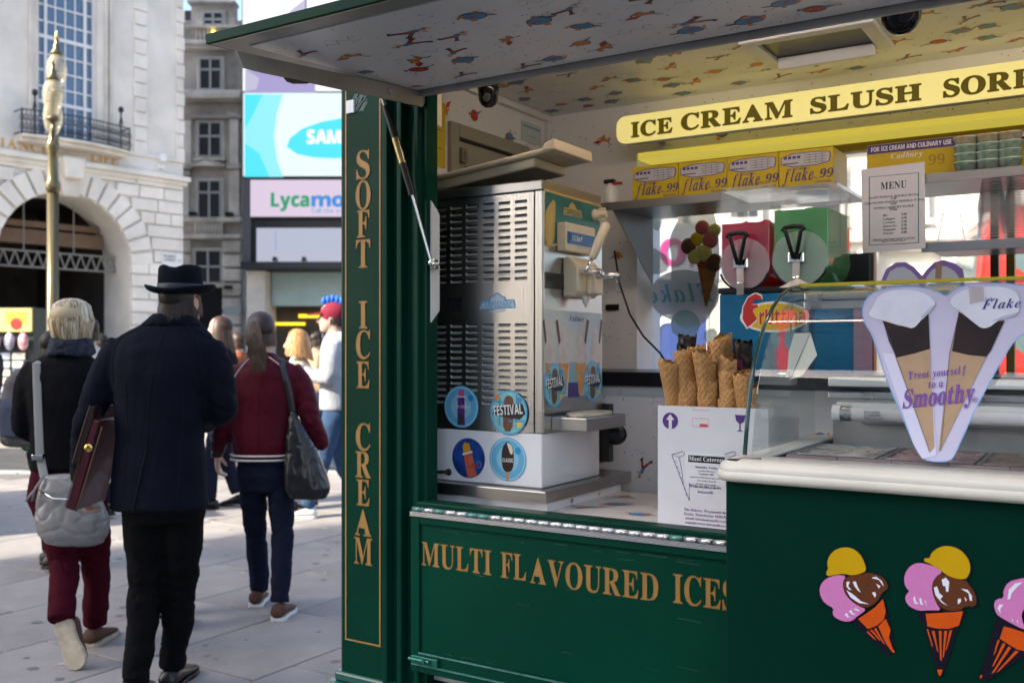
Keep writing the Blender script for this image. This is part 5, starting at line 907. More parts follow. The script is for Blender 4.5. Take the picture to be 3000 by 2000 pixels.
# flap panel below the counter
YF = 2.515
fx0 = atY(1203, 1600, YF).x; fx1 = -.80
mb = MB(); zt, zb = .967, .448
gfr = Fr((0, YF, 0), (1,0,0), (0,0,1))
ix0 = gfr.px(1228, 1700)[0]; iz0 = gfr.px(1232, 1911)[1]; iz1 = .931
mb.box(fx0, fx1, YF+.008, YF+.03, zb, zt)
mb.box(fx0, ix0, YF, YF+.008, zb, zt); mb.box(ix0, fx1, YF, YF+.008, iz1, zt); mb.box(ix0, fx1, YF, YF+.008, zb, iz0)
flap = mb.build('flap_panel', green2, kiosk, bevel=.002)
mb = MB(); mb.box(ix0, fx1, YF-.004, YF, iz0-.003, iz0+.002); mb.box(fx0+.005, fx1, YF-.004, YF, zb+.022, zb+.027); mb.build('trim_bead', mat('worn_bead', (.07,.2,.17), rough=.25, var=.4, vscale=30), flap)
a = Art(Fr((0, YF+.008, 0), (1,0,0), (0,0,1)), .0008)
fl = a.fr
def spell(word, xa, xb, yb_, yt_):
    u0, v0 = fl.px(xa, yb_); u1, _ = fl.px(xb, yb_)
    v1 = fl.px(xa, yt_)[1]
    a = Art(fl, .0008); a.text(word, 'b', (u0, v0), (v1-v0)/.69, gold, width=u1-u0, layer=2, fat=.0015); a.build('gold_lettering', flap)
spell('MULTI', 1234, 1442, 1653, 1584)
spell('FL', 1466, 1544, 1689, 1614); spell('AVOURED', 1552, 1932, 1705, 1630)
u0 = fl.px(1970, 1764)[0]; v0 = fl.px(1234, 1653)[1]
a = Art(fl, .0008); a.text('ICES', 'b', (u0, v0), .081/.69, gold, width=.186, layer=2, fat=.0015)
a.build('gold_lettering', flap)
a = Art(fl, .0006); random.seed(12); scr = mat('paint_scratch', (.09,.13,.12), rough=.6)
for i in range(34):
    u = random.uniform(ix0+.01, fx1-.02); v = random.choice((iz1-.012, iz1-.02, random.uniform(iz0,iz1), iz0+.01)); L = random.uniform(.008,.07); w = random.uniform(.0004,.0011)
    a.stroke([(u,v),(u+L*.5,v+random.uniform(-.002,.002)),(u+L,v+random.uniform(-.004,.003))], w, scr, 1)
a.build('paint_scratches', flap)
p = gfr.px(1232, 1931); mb = MB()
mb.box(p[0]-.03, p[0]+.075, YF-.012, YF, p[1]-.012, p[1]+.014); mb.cyl((p[0]-.035, YF-.018, p[1]+.004), (p[0]+.05, YF-.018, p[1]+.004), .006); mb.cyl((p[0]+.03, YF-.03, p[1]+.004), (p[0]+.03, YF-.01, p[1]+.004), .008)
mb.build('slide_bolt', mat('painted_bolt', (.02,.14,.1), rough=.2, metal=.3), flap, bevel=.002)
# long hinge: knuckles of worn metal
hz = .978; x = fx0 + .012; i = 0
knm = (mat('hinge_bright', (.82,.8,.78), rough=.22, metal=.9, bump=.2, bscale=200), mat('hinge_painted', (.12,.26,.22), rough=.35, metal=.5))
hl = .043
kn = MB(); kn.cyl((0,0,0), (hl-.003,0,0), .0085, n=10); kme = [kn.mesh('hinge_knuckle', m, True) for m in knm]
random.seed(3)
while x + hl < fx1:
    o = link('hinge_knuckle', kme[1 if random.random() < (.5 if i < 6 else .12) else 0], kiosk); o.location = (x, YF-.002, hz)
    x += hl; i += 1
mb = MB(); mb.box(fx0, fx1, YF-.005, YF+.002, zt-.012, zt+.003); mb.build('hinge_leaf', knm[0], kiosk)
# sill and counter
mb = MB(); mb.box(XR-.02, fx1+.0, Y0-.02, Y0+.05, .93, 1.0); mb.build('front_sill', green, kiosk, bevel=.006)
mb = MB(); mb.box(XR, fx1, Y0+.05, 3.30, .93, .97); counter = mb.build('counter_top', counterm, kiosk)
printed(Fr((0,0,.97), (1,0,0), (0,1,0)), XR+.02, fx1, Y0+.08, 3.28, counter, 51, size=.06, step=.2)
# cabinet at the back of the serving space, black worktop
cabY = 3.42
mb = MB(); mb.box(XL+.05, 1.3, cabY, YB, .45, 1.355); cab = mb.build('back_cabinet', wallp, kiosk)
printed(Fr((0,cabY,0),(1,0,0),(0,0,1)), XL+.08, -.8, .98, 1.35, cab, 61, size=.05, step=.2)
mb = MB(); mb.box(XL+.05, 1.3, cabY-.03, YB, 1.358, 1.412); mb.build('worktop', black, kiosk, bevel=.006)
# side door in the left wall
X1 = XL + .045
d0 = atX(1310, 400, X1); d1 = atX(1540, 430, X1); zt_ = 2.405
door = None
mb = MB(); w = .055
mb.box(X1, X1+.022, d0.y, d0.y+w, .46, zt_); mb.box(X1, X1+.022, d1.y-w, d1.y, .46, zt_); mb.box(X1, X1+.022, d0.y+w, d1.y-w, zt_-w, zt_)
door = mb.build('side_door', doorm, kiosk, bevel=.004)
mb = MB(); mb.box(X1, X1+.008, d0.y+w, d1.y-w, .46, zt_-w); mb.build('door_leaf', doorm, door)
mb = MB(); mb.box(X1+.009, X1+.015, d0.y+w+.05, d1.y-w-.05, 1.4, zt_-w-.11); mb.build('door_inset', mat('door_inset_panel', (.52,.5,.44), rough=.45), door, bevel=.004)
mb = MB(); mb.box(X1+.008, X1+.011, d0.y+w, d1.y-w, zt_-w-.012, zt_-w-.001); mb.box(X1+.012, X1+.018, d0.y+w+.05, d1.y-w-.05, zt_-w-.122, zt_-w-.11); mb.build('door_seal', rubber, door)
mb = MB(); yy0, yy1 = d0.y+w+.09, d1.y-w-.06
for (ya, yb_, za, zb_) in ((yy0,yy1,2.07,2.10),(yy0,yy0+.03,1.5,2.07),(yy1-.03,yy1,1.5,2.07)): mb.box(X1+.016, X1+.03, ya, yb_, za, zb_)
mb.build('door_window_seal', rubber, door, bevel=.008, seg=3)
mb = MB(); mb.box(X1+.016, X1+.02, yy0+.03, yy1-.03, 1.5, 2.07); mb.build('door_window', mat('frosted_pane', (.6,.66,.66), rough=.2), door)
mb = MB(); mb.box(X1+.01, X1+.03, d0.y+w+.005, d0.y+w+.045, 2.25, 2.31); mb.box(X1+.03, X1+.036, d0.y+w+.018, d0.y+w+.04, 2.265, 2.295); mb.build('door_catch', mat('catch_grey', (.2,.19,.16), rough=.4), door, bevel=.003)
# notices on that wall
a0 = atX(1246, 330, X1); a1 = atX(1303, 495, X1)
n1 = MB(); n1.box(X1+.001, X1+.003, 2.86, a1.y, a1.z, 2.47); ny = n1.build('yellow_notice', mat('yellow_paper', (.72,.55,.03), rough=.6, var=.06, vscale=7)); tag(ny, 'yellow paper notice on the kiosk wall beside the side door', 'notice')
aa = Art(Fr((X1+.003,0,0),(0,1,0),(0,0,1)), .0006)
for i in range(9):
    z = 2.43 - i*.024; aa.stroke([(2.95, z), (3.09 - .05*(i%3), z)], .003, mat('notice_ink', (.2,.17,.03), rough=.6), layer=1)
aa.build('printed_lines', ny)
b0 = atX(1526, 352, X1); b1 = atX(1583, 430, X1)
mb = MB(); mb.box(X1+.001, X1+.004, b0.y, b1.y, b1.z, b0.z); ce = mb.build('wall_certificate', mat('pale_certificate', (.55,.64,.63), rough=.5)); tag(ce, 'pale blue certificate on the wall right of the side door', 'notice')
aa = Art(Fr((X1+.004,0,0),(0,1,0),(0,0,1)), .0006); aa.stroke([(b0.y+.01, b0.z-.02), (b1.y-.01, b0.z-.02)], .008, mat('teal_ink', (.12,.42,.42), rough=.5), 1)
for i in range(3): aa.stroke([(b0.y+.05, b0.z-.06-.03*i), (b1.y-.05, b0.z-.06-.03*i)], .006, mat('teal_ink2', (.3,.5,.52), rough=.5), 1)
aa.build('printed_lines', ce)
# ---- awning
AX0, AX1 = atX(603, 140, -2.05).x, 1.9
ay1, az1 = 1.727, 2.300
AN = Vector((0, ay1 - Y0, az1 - 2.352)).normalized()
afr = Fr((0, Y0, 2.352), (1,0,0), AN)              # underside: u along the front, v outwards
AL = math.hypot(ay1 - Y0, az1 - 2.352)
mb = MB(); mb.hexa([afr.p(AX0,0,0), afr.p(AX1,0,0), afr.p(AX1,AL,0), afr.p(AX0,AL,0), afr.p(AX0,0,-.026), afr.p(AX1,0,-.026), afr.p(AX1,AL,-.026), afr.p(AX0,AL,-.026)])
awn = mb.build('awning', green, kiosk, bevel=.002)
mb = MB(); mb.hexa([afr.p(AX0+.012,.0,.002), afr.p(AX1,.0,.002), afr.p(AX1,AL-.008,.002), afr.p(AX0+.012,AL-.008,.002), afr.p(AX0+.012,0,.0), afr.p(AX1,0,.0), afr.p(AX1,AL-.008,.0), afr.p(AX0+.012,AL-.008,.0)])
mb.build('awning_border', aludark, awn)
lx0, lx1, lv0, lv1 = AX0+.085, AX1-.05, .03, AL-.075
mb = MB(); mb.hexa([afr.p(lx0,lv0,.005), afr.p(lx1,lv0,.005), afr.p(lx1,lv1,.005), afr.p(lx0,lv1,.005), afr.p(lx0,lv0,.002), afr.p(lx1,lv0,.002), afr.p(lx1,lv1,.002), afr.p(lx0,lv1,.002)])
lining = mb.build('awning_lining', wallp, awn)
printed(Fr(afr.p(0,0,.005), (1,0,0), AN), lx0, lx1, lv0, lv1, lining, 77, size=.06, step=.18, dots=420)
FXL = -1.97
flf = Fr((FXL, 0, 0), (0,1,0), (0,0,1))
pts = flf.pxs([(690,150),(712,199),(760,212),(1236,314),(1244,300),(1244,285),(1236,268)])
mb = MB(); mb.prism(pts, flf, -.004, .004); flg = mb.build('end_flange', aludark, awn, bevel=.0015)
q = flf.pxs([(828,222),(842,240),(860,246),(900,246),(918,236),(922,226)])
mb = MB(); mb.prism(q, flf, -.003, .003); mb.build('hook_eye', mat('iron_eye', (.12,.11,.1), rough=.4, metal=.8), flg)
c = flf.p(*flf.px(1137,271)); mb = MB(); mb.lathe([(.0,.012),(.009,.012),(.011,.004),(.013,.0)], c, 8, 'X'); mb.build('bolt', chrome, flg)
mb = MB(); mb.box(XR-.02, AX1, Y0-.016, Y0-.002, 2.328, 2.349); mb.build('awning_hinge', aludark, awn, bevel=.002)
# gas strut
def sp(px_, py_, y): return atY(px_, py_, y)
P = [sp(1121,288,2.49), sp(1129,311,2.495), sp(1158,405,2.505), sp(1180,479,2.512), sp(1208,572,2.522), sp(1264,770,2.55)]
strut = thing('gas_strut', 'black and chrome gas strut propping the awning against the green pillar', 'strut', P[5])
for nm, i, j, r, m in (('rod_end',0,1,.008,chrome),('cylinder',1,2,.0125,black),('label_band',2,3,.013,mat('strut_label', (.42,.33,.15), rough=.25, metal=.7, var=.3, vscale=30)),('cylinder',3,4,.0125,black),('rod',4,5,.005,chrome)):
    mb = MB(); mb.cyl(P[i], P[j], r, n=14); mb.build(nm, m, strut, smooth=False, auto=40)
mb = MB(); mb.ell(P[5], (.012,.012,.012)); mb.box(P[5].x-.012, P[5].x+.006, P[5].y, P[5].y+.03, P[5].z-.02, P[5].z+.012); mb.cyl(P[5]+Vector((-.01,0,-.004)), P[5]+Vector((.03,0,-.004)), .006); mb.build('ball_joint', chrome, strut, smooth=True)
# strut bracket plate on the jamb
pl = Fr((XR+.002, 0, 0), (0,1,0), (0,0,1))
mb = MB(); zt2 = sp(1246,590,2.58).z; zb2 = sp(1246,945,2.58).z
mb.prism([(2.575,zb2),(2.575,zt2),(2.62,zt2-.04),(2.62,zb2+.04)], pl, 0, .006); mb.build('jamb_plate', whitep, kiosk, bevel=.001)
# dome cameras under the ceiling
def dome(px_, py_, Y, r, lab, tall):
    c = atY(px_, py_, Y)
    t = thing('dome_camera', lab, 'camera', c, group='dome cameras under the kiosk ceiling')
    mb = MB(); zt = tall
    mb.lathe([(r*1.12,zt),(r*1.15,zt-.01),(r*1.05,zt-.02)], c, 24); mb.box(c.x-r*.8, c.x+r*.8, c.y-r*.8, c.y+r*.8, c.z+zt, ZC+.001); mb.build('mount', black, t, smooth=False, auto=40)
    mb = MB(); mb.lathe([(r*1.02,zt-.018),(r,zt-.03),(r*.92,-r*.35),(r*.7,-r*.72),(r*.4,-r*.95),(0,-r*1.02)], c, 24); mb.build('dome', mat('dome_gloss', (.006,.006,.008), rough=.07), t, smooth=True)
    mb = MB(); mb.lathe([(r*.42,-.004),(r*.42,.0),(r*.3,.0),(r*.28,-.006),(0,-.006)], c+Vector((r*.35,-r*.82,-r*.25)), 16, 'Y'); mb.build('lens_ring', mat('lens_grey', (.1,.1,.1), rough=.3), t)
dome(1431, 285, 2.78, .036, 'small black dome camera under the left end of the kiosk ceiling', .05)
dome(2640, 42, 2.66, .052, 'larger black dome camera hanging beside the ceiling hatch', .055)
# ---- lit sign and the light strip under it
YS = 3.70
sfr = Fr((0, YS, 0), (1,0,0), (0,0,1))
su0, sv0 = sfr.px(1806, 424)[0], sfr.px(1825, 421)[1]; sv1 = sfr.px(1831, 341)[1]
su1 = 1.25; rr = .04
out = [(su1, sv0), (su1, sv1)] + [(su0+rr+rr*math.cos(t_), sv1-rr+rr*math.sin(t_)) for t_ in [R(90+15*i) for i in range(7)]] + [(su0+rr+rr*math.cos(t_), sv0+rr+rr*math.sin(t_)) for t_ in [R(180+15*i) for i in range(7)]]
sign = thing('light_sign', 'long yellow backlit sign reading ICE CREAM SLUSH SORBET inside the kiosk', 'sign', (-.3, YS, 2.4))
mb = MB(); mb.prism(out, sfr, -.012, 0); mb.build('lit_face', mat('sign_face', (.5,.44,.14), rough=.3, emit=(.86,.72,.25), estr=.235), sign)
mb = MB(); mb.prism([(u*1.0 + (.004 if u > su0+.2 else 0), v) for u, v in out], sfr, -.055, -.0125); mb.build('casing', mat('sign_casing', (.55,.5,.3), rough=.4), sign)
mb = MB(); mb.box(su0+.1, su0+.13, YS+.055, YB, sv0+.03, sv0+.05); mb.box(0, .03, YS+.055, YB, sv0+.03, sv0+.05); mb.build('bracket', aludark, sign)
mb = MB(); mb.cyl((su0+.08, YS+.085, sv1-.004), (1.2, YS+.085, sv1-.004), .012, n=10); mb.build('upper_tube', mat('yellow_tube', (.7,.6,.2), emit=(1.0,.80,.2), estr=.55), sign, smooth=True)
a = Art(sfr, .0008); dk = mat('sign_letter', (.035,.022,.004), rough=.5, emit=(.12,.085,.0), estr=.2)
def sspell(word, xa, ya, xb, yt_):
    u0_, v0_ = sfr.px(xa, ya); u1_ = sfr.px(xb, ya - (xb-xa)*.125)[0]; v1_ = sfr.px(xa, yt_)[1]
    a = Art(sfr, .0008); a.text(word, 'b', (u0_, v0_+.001), (v1_-v0_)/.70, dk, width=u1_-u0_, layer=1, fat=.0055); a.build('lettering', sign)
sspell('ICE', 1847, 404, 1972, 361); sspell('CREAM', 1994, 384, 2325, 337); sspell('SLUSH', 2372, 335, 2703, 290); sspell('SORBET', 2762, 287, 3180, 236)
u0, v0 = bfr.px(1845, 470)
mb = MB(); mb.box(u0+.02, 1.3, YB+.012, YB+.2, 2.335, 2.363); mb.build('strip_light', mat('strip_diffuser', (.5,.44,.12), rough=.25, emit=(.62,.5,.07), estr=.25), kiosk, bevel=.006)
# ---- shelves with their stainless fronts
YSH = 3.46; zs = 2.08; zl = 1.852
sx0 = atY(1748, 600, YSH).x; sx1 = atY(2452, 540, YSH).x; sx2 = atY(2700, 511, YSH).x
def shelf(nm, x0, x1, z, lab):
    t = thing(nm, lab, 'shelf', ((x0+x1)/2, 3.7, z), group='steel shelves at the back of the kiosk')
    mb = MB(); mb.box(x0, x1, YSH, YB-.002, z-.012, z); mb.build('shelf_plate', steelh, t)
    mb = MB(); mb.box(x0, x1, YSH-.004, YSH+.002, z-.032, z-.0005); mb.build('front_edge', steelh, t, bevel=.001)
    return t
sh1 = shelf('steel_shelf', sx0, sx1, zs, 'steel shelf carrying the row of yellow flake boxes')
mb = MB(); f2 = Fr((sx0+.035,0,0), (0,1,0), (0,0,1)); mb.prism([(YB-.003,1.78),(YB-.003,zs-.013),(YSH+.06,zs-.013)], f2, 0, .004); mb.build('bracket', greyw, sh1)
shelf('steel_shelf', atY(2545, 520, YSH).x, 1.2, zs, 'upper steel shelf carrying paper tubs beside the menu')
shelf('steel_shelf', sx2, 1.2, zl, 'lower steel shelf carrying stacks of clear plastic cups')
# ---- rear windows: posts, rails, panes
YW = 4.10
winm = glass('rear_window_glass', (.93,.97,.98), .07)
posts = [atY(1871,800,YW).x, atY(1900,800,YW).x, atY(2554,760,YW).x, atY(2915,700,YW).x, atY(2962,700,YW).x, 1.25]
wn_ = MB(); wn_.box(XP, 1.35, YW-.02, YW+.02, 1.33, 1.40); wn_.box(XP, 1.35, YW-.02, YW+.02, 2.30, 2.364); rw = wn_.build('rear_window', brass, kiosk)
for i, x in enumerate(posts):
    mb = MB(); w = .011 if i < 2 else .014; mb.box(x-w, x+w, YW-.025, YW+.025, 1.401, 2.299); mb.build('window_post', brass if i not in (3,) else mat('dark_post', (.06,.05,.03), rough=.4), rw, bevel=.002)
for x0, x1 in zip(posts[:-1], posts[1:]):
    mb = MB(); mb.box(x0+.012, x1-.012, YW-.003, YW+.003, 1.401, 2.299); mb.build('pane', winm, rw)

# ================================================================== soft-serve machine on its white base
MY0, MX1 = 2.75, -1.625
mz0, mz1 = 1.222, 2.056
MX0, MY1 = -2.20, 3.165
mach = thing('soft_serve_machine', 'tall stainless steel soft serve ice cream machine with louvred side', 'machine', (-1.9, 2.95, mz0))
mfr = Fr((0, MY0, 0), (1,0,0), (0,0,1))
xc = [(1277.5,1308),(1321,1354),(1366,1400),(1413,1447.5),(1461,1496),(1509,1545)]
cols = [(mfr.px(a_,700)[0], mfr.px(b_,700)[0]) for a_, b_ in xc]
dxl = cols[1][0]-cols[0][0]
cols_lo = [(cols[0][0]-dxl, cols[0][1]-dxl)] + cols
zrow = [mfr.px(1527, 586 + 20.45*i)[1] for i in range(12)]
zlow = [mfr.px(1527, 947 + 19.3*i)[1] for i in range(13)]
SH = .0112
def panel_with_slots(mb, x0, x1, z0, z1, slots, y):
    xs_ = sorted(set([x0, x1] + [c for s in slots for c in s[:2]])); zs_ = sorted(set([z0, z1] + [c for s in slots for c in s[2:]]))
    key = set((round(s[0],5), round(s[2],5)) for s in slots)
    for i in range(len(xs_)-1):
        for j in range(len(zs_)-1):
            if (round(xs_[i],5), round(zs_[j],5)) in key: continue
            mb.quad((xs_[i],y,zs_[j]), (xs_[i+1],y,zs_[j]), (xs_[i+1],y,zs_[j+1]), (xs_[i],y,zs_[j+1]))
slots = []
zmid0, zmid1 = zlow[0]+.012, zrow[-1]-SH-.008
for c in cols:
    for z in zrow: slots.append((c[0], c[1], z-SH, z))
slo = []
for c in cols_lo:
    for z in zlow:
        slo.append((c[0], c[1], z-SH, z))
w0 = mfr.px(1310, 875); w1 = mfr.px(1353, 915)
win = [(w0[0], w1[0], w1[1], w0[1])]
pX1 = mfr.px(1564, 700)[0]
mb = MB()
panel_with_slots(mb, MX0, pX1, zmid1, 2.018, slots, MY0-.002); panel_with_slots(mb, MX0, pX1, zmid0, zmid1, win, MY0-.002); panel_with_slots(mb, MX0, pX1, mz0+.001, zmid0, slo, MY0-.002)
side = mb.build('side_panel', steel, mach)
lv = MB(); w_ = cols[3][1]-cols[3][0]
lv.add([(0,.012,-.003),(w_,.012,-.003),(w_,0,-SH),(0,0,-SH)], [(0,1,2,3)], 0); lv.add([(0,.0,0),(w_,.0,0),(w_,.012,-.002),(0,.012,-.002)], [(0,1,2,3)], 1)
lv.add([(0,.0,0),(0,.014,-.0015),(0,0,-SH)], [(0,1,2)], 0); lv.add([(w_,.0,0),(w_,.014,-.0015),(w_,0,-SH)], [(0,1,2)], 0)
lme = lv.mesh('louvre', [mat('louvre_steel', (.72,.7,.67), rough=.45, metal=.4), blackm])
for s in slots + slo:
    o = link('louvre', lme, side); o.location = (s[0], MY0-.002, s[3]); o.scale = ((s[1]-s[0])/w_, 1, 1)
mb = MB(); mb.box(w0[0]+.0, w1[0], MY0+.012, MY0+.02, w1[1], w0[1]); mb.build('sight_slot', blackm, mach)
mb = MB()
mb.box(MX0+.002, MX1-.002, MY0+.021, MY1, mz0+.002, mz1-.002); mb.build('body', steel, mach)
mb = MB(); mb.box(MX0, MX1+.0, MY0-.004, MY1+.002, 2.0215, mz1); mb.build('top_cover', steelh, mach, bevel=.004)
mb = MB(); mb.box(pX1+.005, MX1, MY0-.003, MY0+.02, mz0+.001, 2.0205); mb.build('corner_post', steel, mach, bevel=.002)
mb = MB(); mb.box(pX1+.0002, pX1+.0048, MY0+.003, MY0+.02, mz0+.001, 2.0205); mb.build('shadow_gap', blackm, mach)
# maker's badge on the side
a = Art(Fr((0, MY0-.002, 0), (1,0,0), (0,0,1)), .0008); lb = mat('badge_blue', (.16,.42,.68), rough=.4); lw = mat('badge_pale', (.55,.66,.78), rough=.4)
a.ppx([(1403,908),(1411,882),(1506,876),(1511,902)], lb, 1); a.ppx([(1407,904),(1414,886),(1503,880),(1507,899)], lw, 2)
a.ppx([(1432,884),(1436,868),(1447,866),(1453,857),(1465,858),(1470,866),(1480,868),(1484,881)], lb, 1); a.ppx([(1436,884),(1440,871),(1450,869),(1455,861),(1463,862),(1468,869),(1476,871),(1480,881)], lw, 2)
q = mfr.px(1411, 902); a.text('CARPIGIANI', 's', q, .026, lb, width=mfr.px(1501,890)[0]-q[0], layer=4)
a.ppx([(1430,912),(1480,906),(1478,913),(1432,914)], lw, 1)
a.build('maker_badge', mach)
# dispensing face (faces the server, +x)
xf = Fr((MX1, 0, 0), (0,1,0), (0,0,1))
mb = MB(); y0_, _ = xf.px(1592,700); y1_, _ = xf.px(1760,700)
mb.box(MX1-.001, MX1+.004, MY0+.001, MY1, mz0+.002, 2.019); mb.build('front_panel', steel, mach)
tealm = mat('teal_print', (.025,.17,.16), rough=.3, var=.3, vscale=9); goldm = mat('gold_print', (.55,.4,.12), rough=.4); coneor = mat('print_cone', (.62,.3,.08), rough=.4, var=.25, vscale=40)
xf4 = Fr((MX1+.004, 0, 0), (0,1,0), (0,0,1))
a = Art(xf4, .0006)
a.ppx([(1594,552),(1760,600),(1760,712),(1594,722)], goldm, 1); a.ppx([(1596,560),(1758,607),(1758,704),(1596,716)], tealm, 2)
a.ppx(smoothpoly([(1597,720),(1597,625),(1604,605),(1626,578),(1626,640),(1622,720)],1), goldm, 3); a.ppx(smoothpoly([(1606,720),(1606,640),(1617,612),(1619,660),(1615,718)],1), mat('print_gold2', (.62,.45,.16), rough=.4), 4)
a.ppx([(1650,628),(1704,640),(1704,640),(1702,618),(1652,607)], goldm, 3); a.ppx([(1664,612),(1668,600),(1676,592),(1683,602),(1690,616)], goldm, 3)
q = xf4.px(1653,624); a.text('CARPIGIANI', 's', (q[0], q[1]-.003), .028, tealm, width=xf4.px(1701,630)[0]-q[0], layer=5)
a.build('printed_fascia', mach); a = Art(xf4, .0006)
posterm = mat('cone_poster', (.62,.6,.46), rough=.3, var=.12, vscale=4, col2=(.42,.52,.6)); wh = mat('print_icecream', (.62,.55,.5), rough=.4, var=.2, vscale=22); chb = mat('print_chocolate', (.1,.042,.03), rough=.4); purp = mat('print_purple', (.07,.04,.2), rough=.4)
a.ppx([(1592,905),(1760,918),(1760,1156),(1592,1164)], posterm, 1)
a.ppx([(1662,1163),(1668,1060),(1692,1060),(1697,1161)], mat('print_teal_glow', (.22,.38,.4), rough=.4), 2); a.ppx([(1662,1164),(1664,1120),(1695,1120),(1698,1162)], purp, 3)
for cx_, top, sc_ in ((1608,930,.8),(1651,938,1.0),(1700,945,1.0),(1744,948,.8)):
    w = 20*sc_
    a.ppx([(cx_-w*.75,1062*1.0),(cx_+w*.75,1062),(cx_+w*.25,1155),(cx_-w*.25,1155)], coneor, 4)
    a.ppx(smoothpoly([(cx_-w,1050),(cx_-w*.9,1025),(cx_-w*.5,1000),(cx_-w*.2,960),(cx_,top),(cx_+w*.3,970),(cx_+w*.7,1010),(cx_+w,1040),(cx_+w*.7,1064),(cx_-w*.7,1064)],1), wh, 5)
    s_ = -1 if cx_ < 1675 else 1
    a.ppx([(cx_+s_*w*.9,935),(cx_+s_*w*1.25,940),(cx_+s_*w*.75,1010),(cx_+s_*w*.5,1000)], chb, 6)
q = xf4.px(1668, 940); a.text('Cadbury', 'i', q, .026, purp, layer=7)
a.build('printed_front', mach)
def festival(fr, cx_, cy_, r, parent, nm='round_sticker'):
    a = Art(fr, .0022, .0002); c = fr.px(cx_, cy_)
    P = lambda x, y: (c[0]+x*r, c[1]+y*r)
    rim = mat('sticker_rim_blue', (.08,.38,.66), rough=.3); aqua = mat('sticker_aqua', (.22,.55,.6), rough=.3, var=.25, vscale=30)
    a.disc(c, r, rim, layer=1); a.disc(c, r*.93, aqua, layer=2)
    for i in range(7): a.stroke([P(-.7+.22*i, -.5-.1*(i%2)), P(-.68+.22*i, .5+.15*(i%3))], r*.05, mat('sticker_aqua2', (.05,.2,.24), rough=.4) if i%2 else ink_lb, layer=3)
    ch = mat('sticker_choc', (.16,.07,.04), rough=.4, var=.4, vscale=80)
    a.poly(smoothpoly([P(-.28,-.85),P(-.3,0),P(-.25,.6),P(-.05,.78),P(.2,.72),P(.3,.5),P(.28,0),P(.2,-.85)],1), ch, layer=4)
    a.poly([P(-.85,-.12),P(-.75,.3),P(.75,.42),P(.9,-.02),P(.6,-.3)], mat('sticker_dark', (.02,.02,.025), rough=.4), layer=5)
    a.text('FESTIVAL', 's', P(-.78,-.16), r*.62, ink_w, width=r*1.55, layer=6, rot=R(5)); a.text('Treats', 's', P(-.8,.4), r*.2, ink_blue, layer=6)
    a.disc(P(.55,.55), r*.16, ink_blue, layer=6); a.disc(P(-.6,.65), r*.12, ink_or, layer=6); a.poly([P(.4,-.45),P(.75,-.4),P(.7,-.62),P(.5,-.7)], mat('sticker_yellow', (.7,.55,.1), rough=.4), layer=6)
    a.text('NEW RECIPE', 's', P(.0,-.42), r*.15, ink_blue, layer=7)
    return a.build(nm, parent)
festival(Fr((MX1+.004,0,0),(0,1,0),(0,0,1)), 1623, 1128, .073, mach); festival(Fr((MX1+.004,0,0),(0,1,0),(0,0,1)), 1735, 1117, .073, mach)
# hopper box, tap block, lever, knob, drip tray
def xbox(x0, x1, pa, pb, nm, m, bev=.006):
    """box standing out of the dispensing face between two pixel corners of the face plane"""
    a_, b_ = xf.px(*pa), xf.px(*pb); mb = MB(); mb.box(x0, x1, min(a_[0],b_[0]), max(a_[0],b_[0]), min(a_[1],b_[1]), max(a_[1],b_[1])); return mb.build(nm, m, mach, bevel=bev, seg=3)
def px2(px_, py_, X): v = atX(px_, py_, X); return v
CXP = -1.583
c0 = Vector((CXP,2.832,0)); c1 = Vector((CXP,3.04,0)); ztop, zbot = px2(1662,650,CXP).z, px2(1662,735,CXP).z
mb = MB(); mb.box(MX1+.004, CXP, c0.y, c1.y, zbot, ztop); mb.build('tap_cover', cream, mach, bevel=.005, seg=3)
f53 = Fr((CXP,0,0),(0,1,0),(0,0,1)); a = Art(f53, .0012)
u0, v0 = f53.px(1666, 711)
a.poly([(c0.y+.004, zbot+.026),(c1.y-.004, zbot+.026),(c1.y-.004, zbot+.066),(c0.y+.004, zbot+.066)], mat('label_blue', (.01,.13,.37), rough=.35), 1)
a.text('141 Bar/p', 's', (c0.y+.035, zbot+.038), .026, ink_w, width=.075, layer=3)
for s_ in (0,.006): a.stroke([(c0.y+.012, zbot+.035), (c0.y+.014, zbot+.052), (c0.y+.019, zbot+.060), (c0.y+.024, zbot+.052), (c0.y+.026, zbot+.035)], .003, ink_w, layer=3)
a.build('model_label', mach)
# tap block: chamfered octagon seen from the side
t0, t1 = Vector((0,2.872,0)), Vector((0,3.036,0)); zt, zb_ = 1.808, 1.676
mb = MB(); f = Fr((0, t0.y, 0), (1,0,0), (0,0,1))
mb.prism([(MX1+.004, zb_), (MX1+.004, zt), (-1.60, zt+.006), (-1.575, zt-.012), (-1.562, zt-.03), (-1.562, zb_+.02), (-1.58, zb_)], f, 0, -(t1.y-t0.y)); mb.build('tap_block', cream, mach, bevel=.007, seg=3)
mb = MB(); mb.box(-1.562, -1.54, 2.93, 3.02, zb_+.01, zb_+.085); mb.build('tap_front', cream, mach, bevel=.008, seg=3)
mb = MB(); mb.box(MX1+.0045, MX1+.01, MY0+.002, MY1-.002, 1.70, 1.752); mb.build('dark_band', mat('dark_steel_band', (.05,.05,.05), rough=.3, metal=.6), mach)
yc = 2.955
mb = MB(); mb.lathe([(.0,-.036),(.004,-.03),(.010,-.018),(.017,.0),(.02,.004)], (-1.575, yc, zb_), 14); mb.build('nozzle', mat('nozzle_white', (.75,.72,.65), rough=.4), mach, smooth=True)
la = px2(1716, 800, -1.515); lb_ = px2(1777, 655, -1.48)
lv_ = MB(); lv_.cyl(la, la+(lb_-la)*.3, .006); lo = lv_.build('lever', chrome, mach, smooth=True)
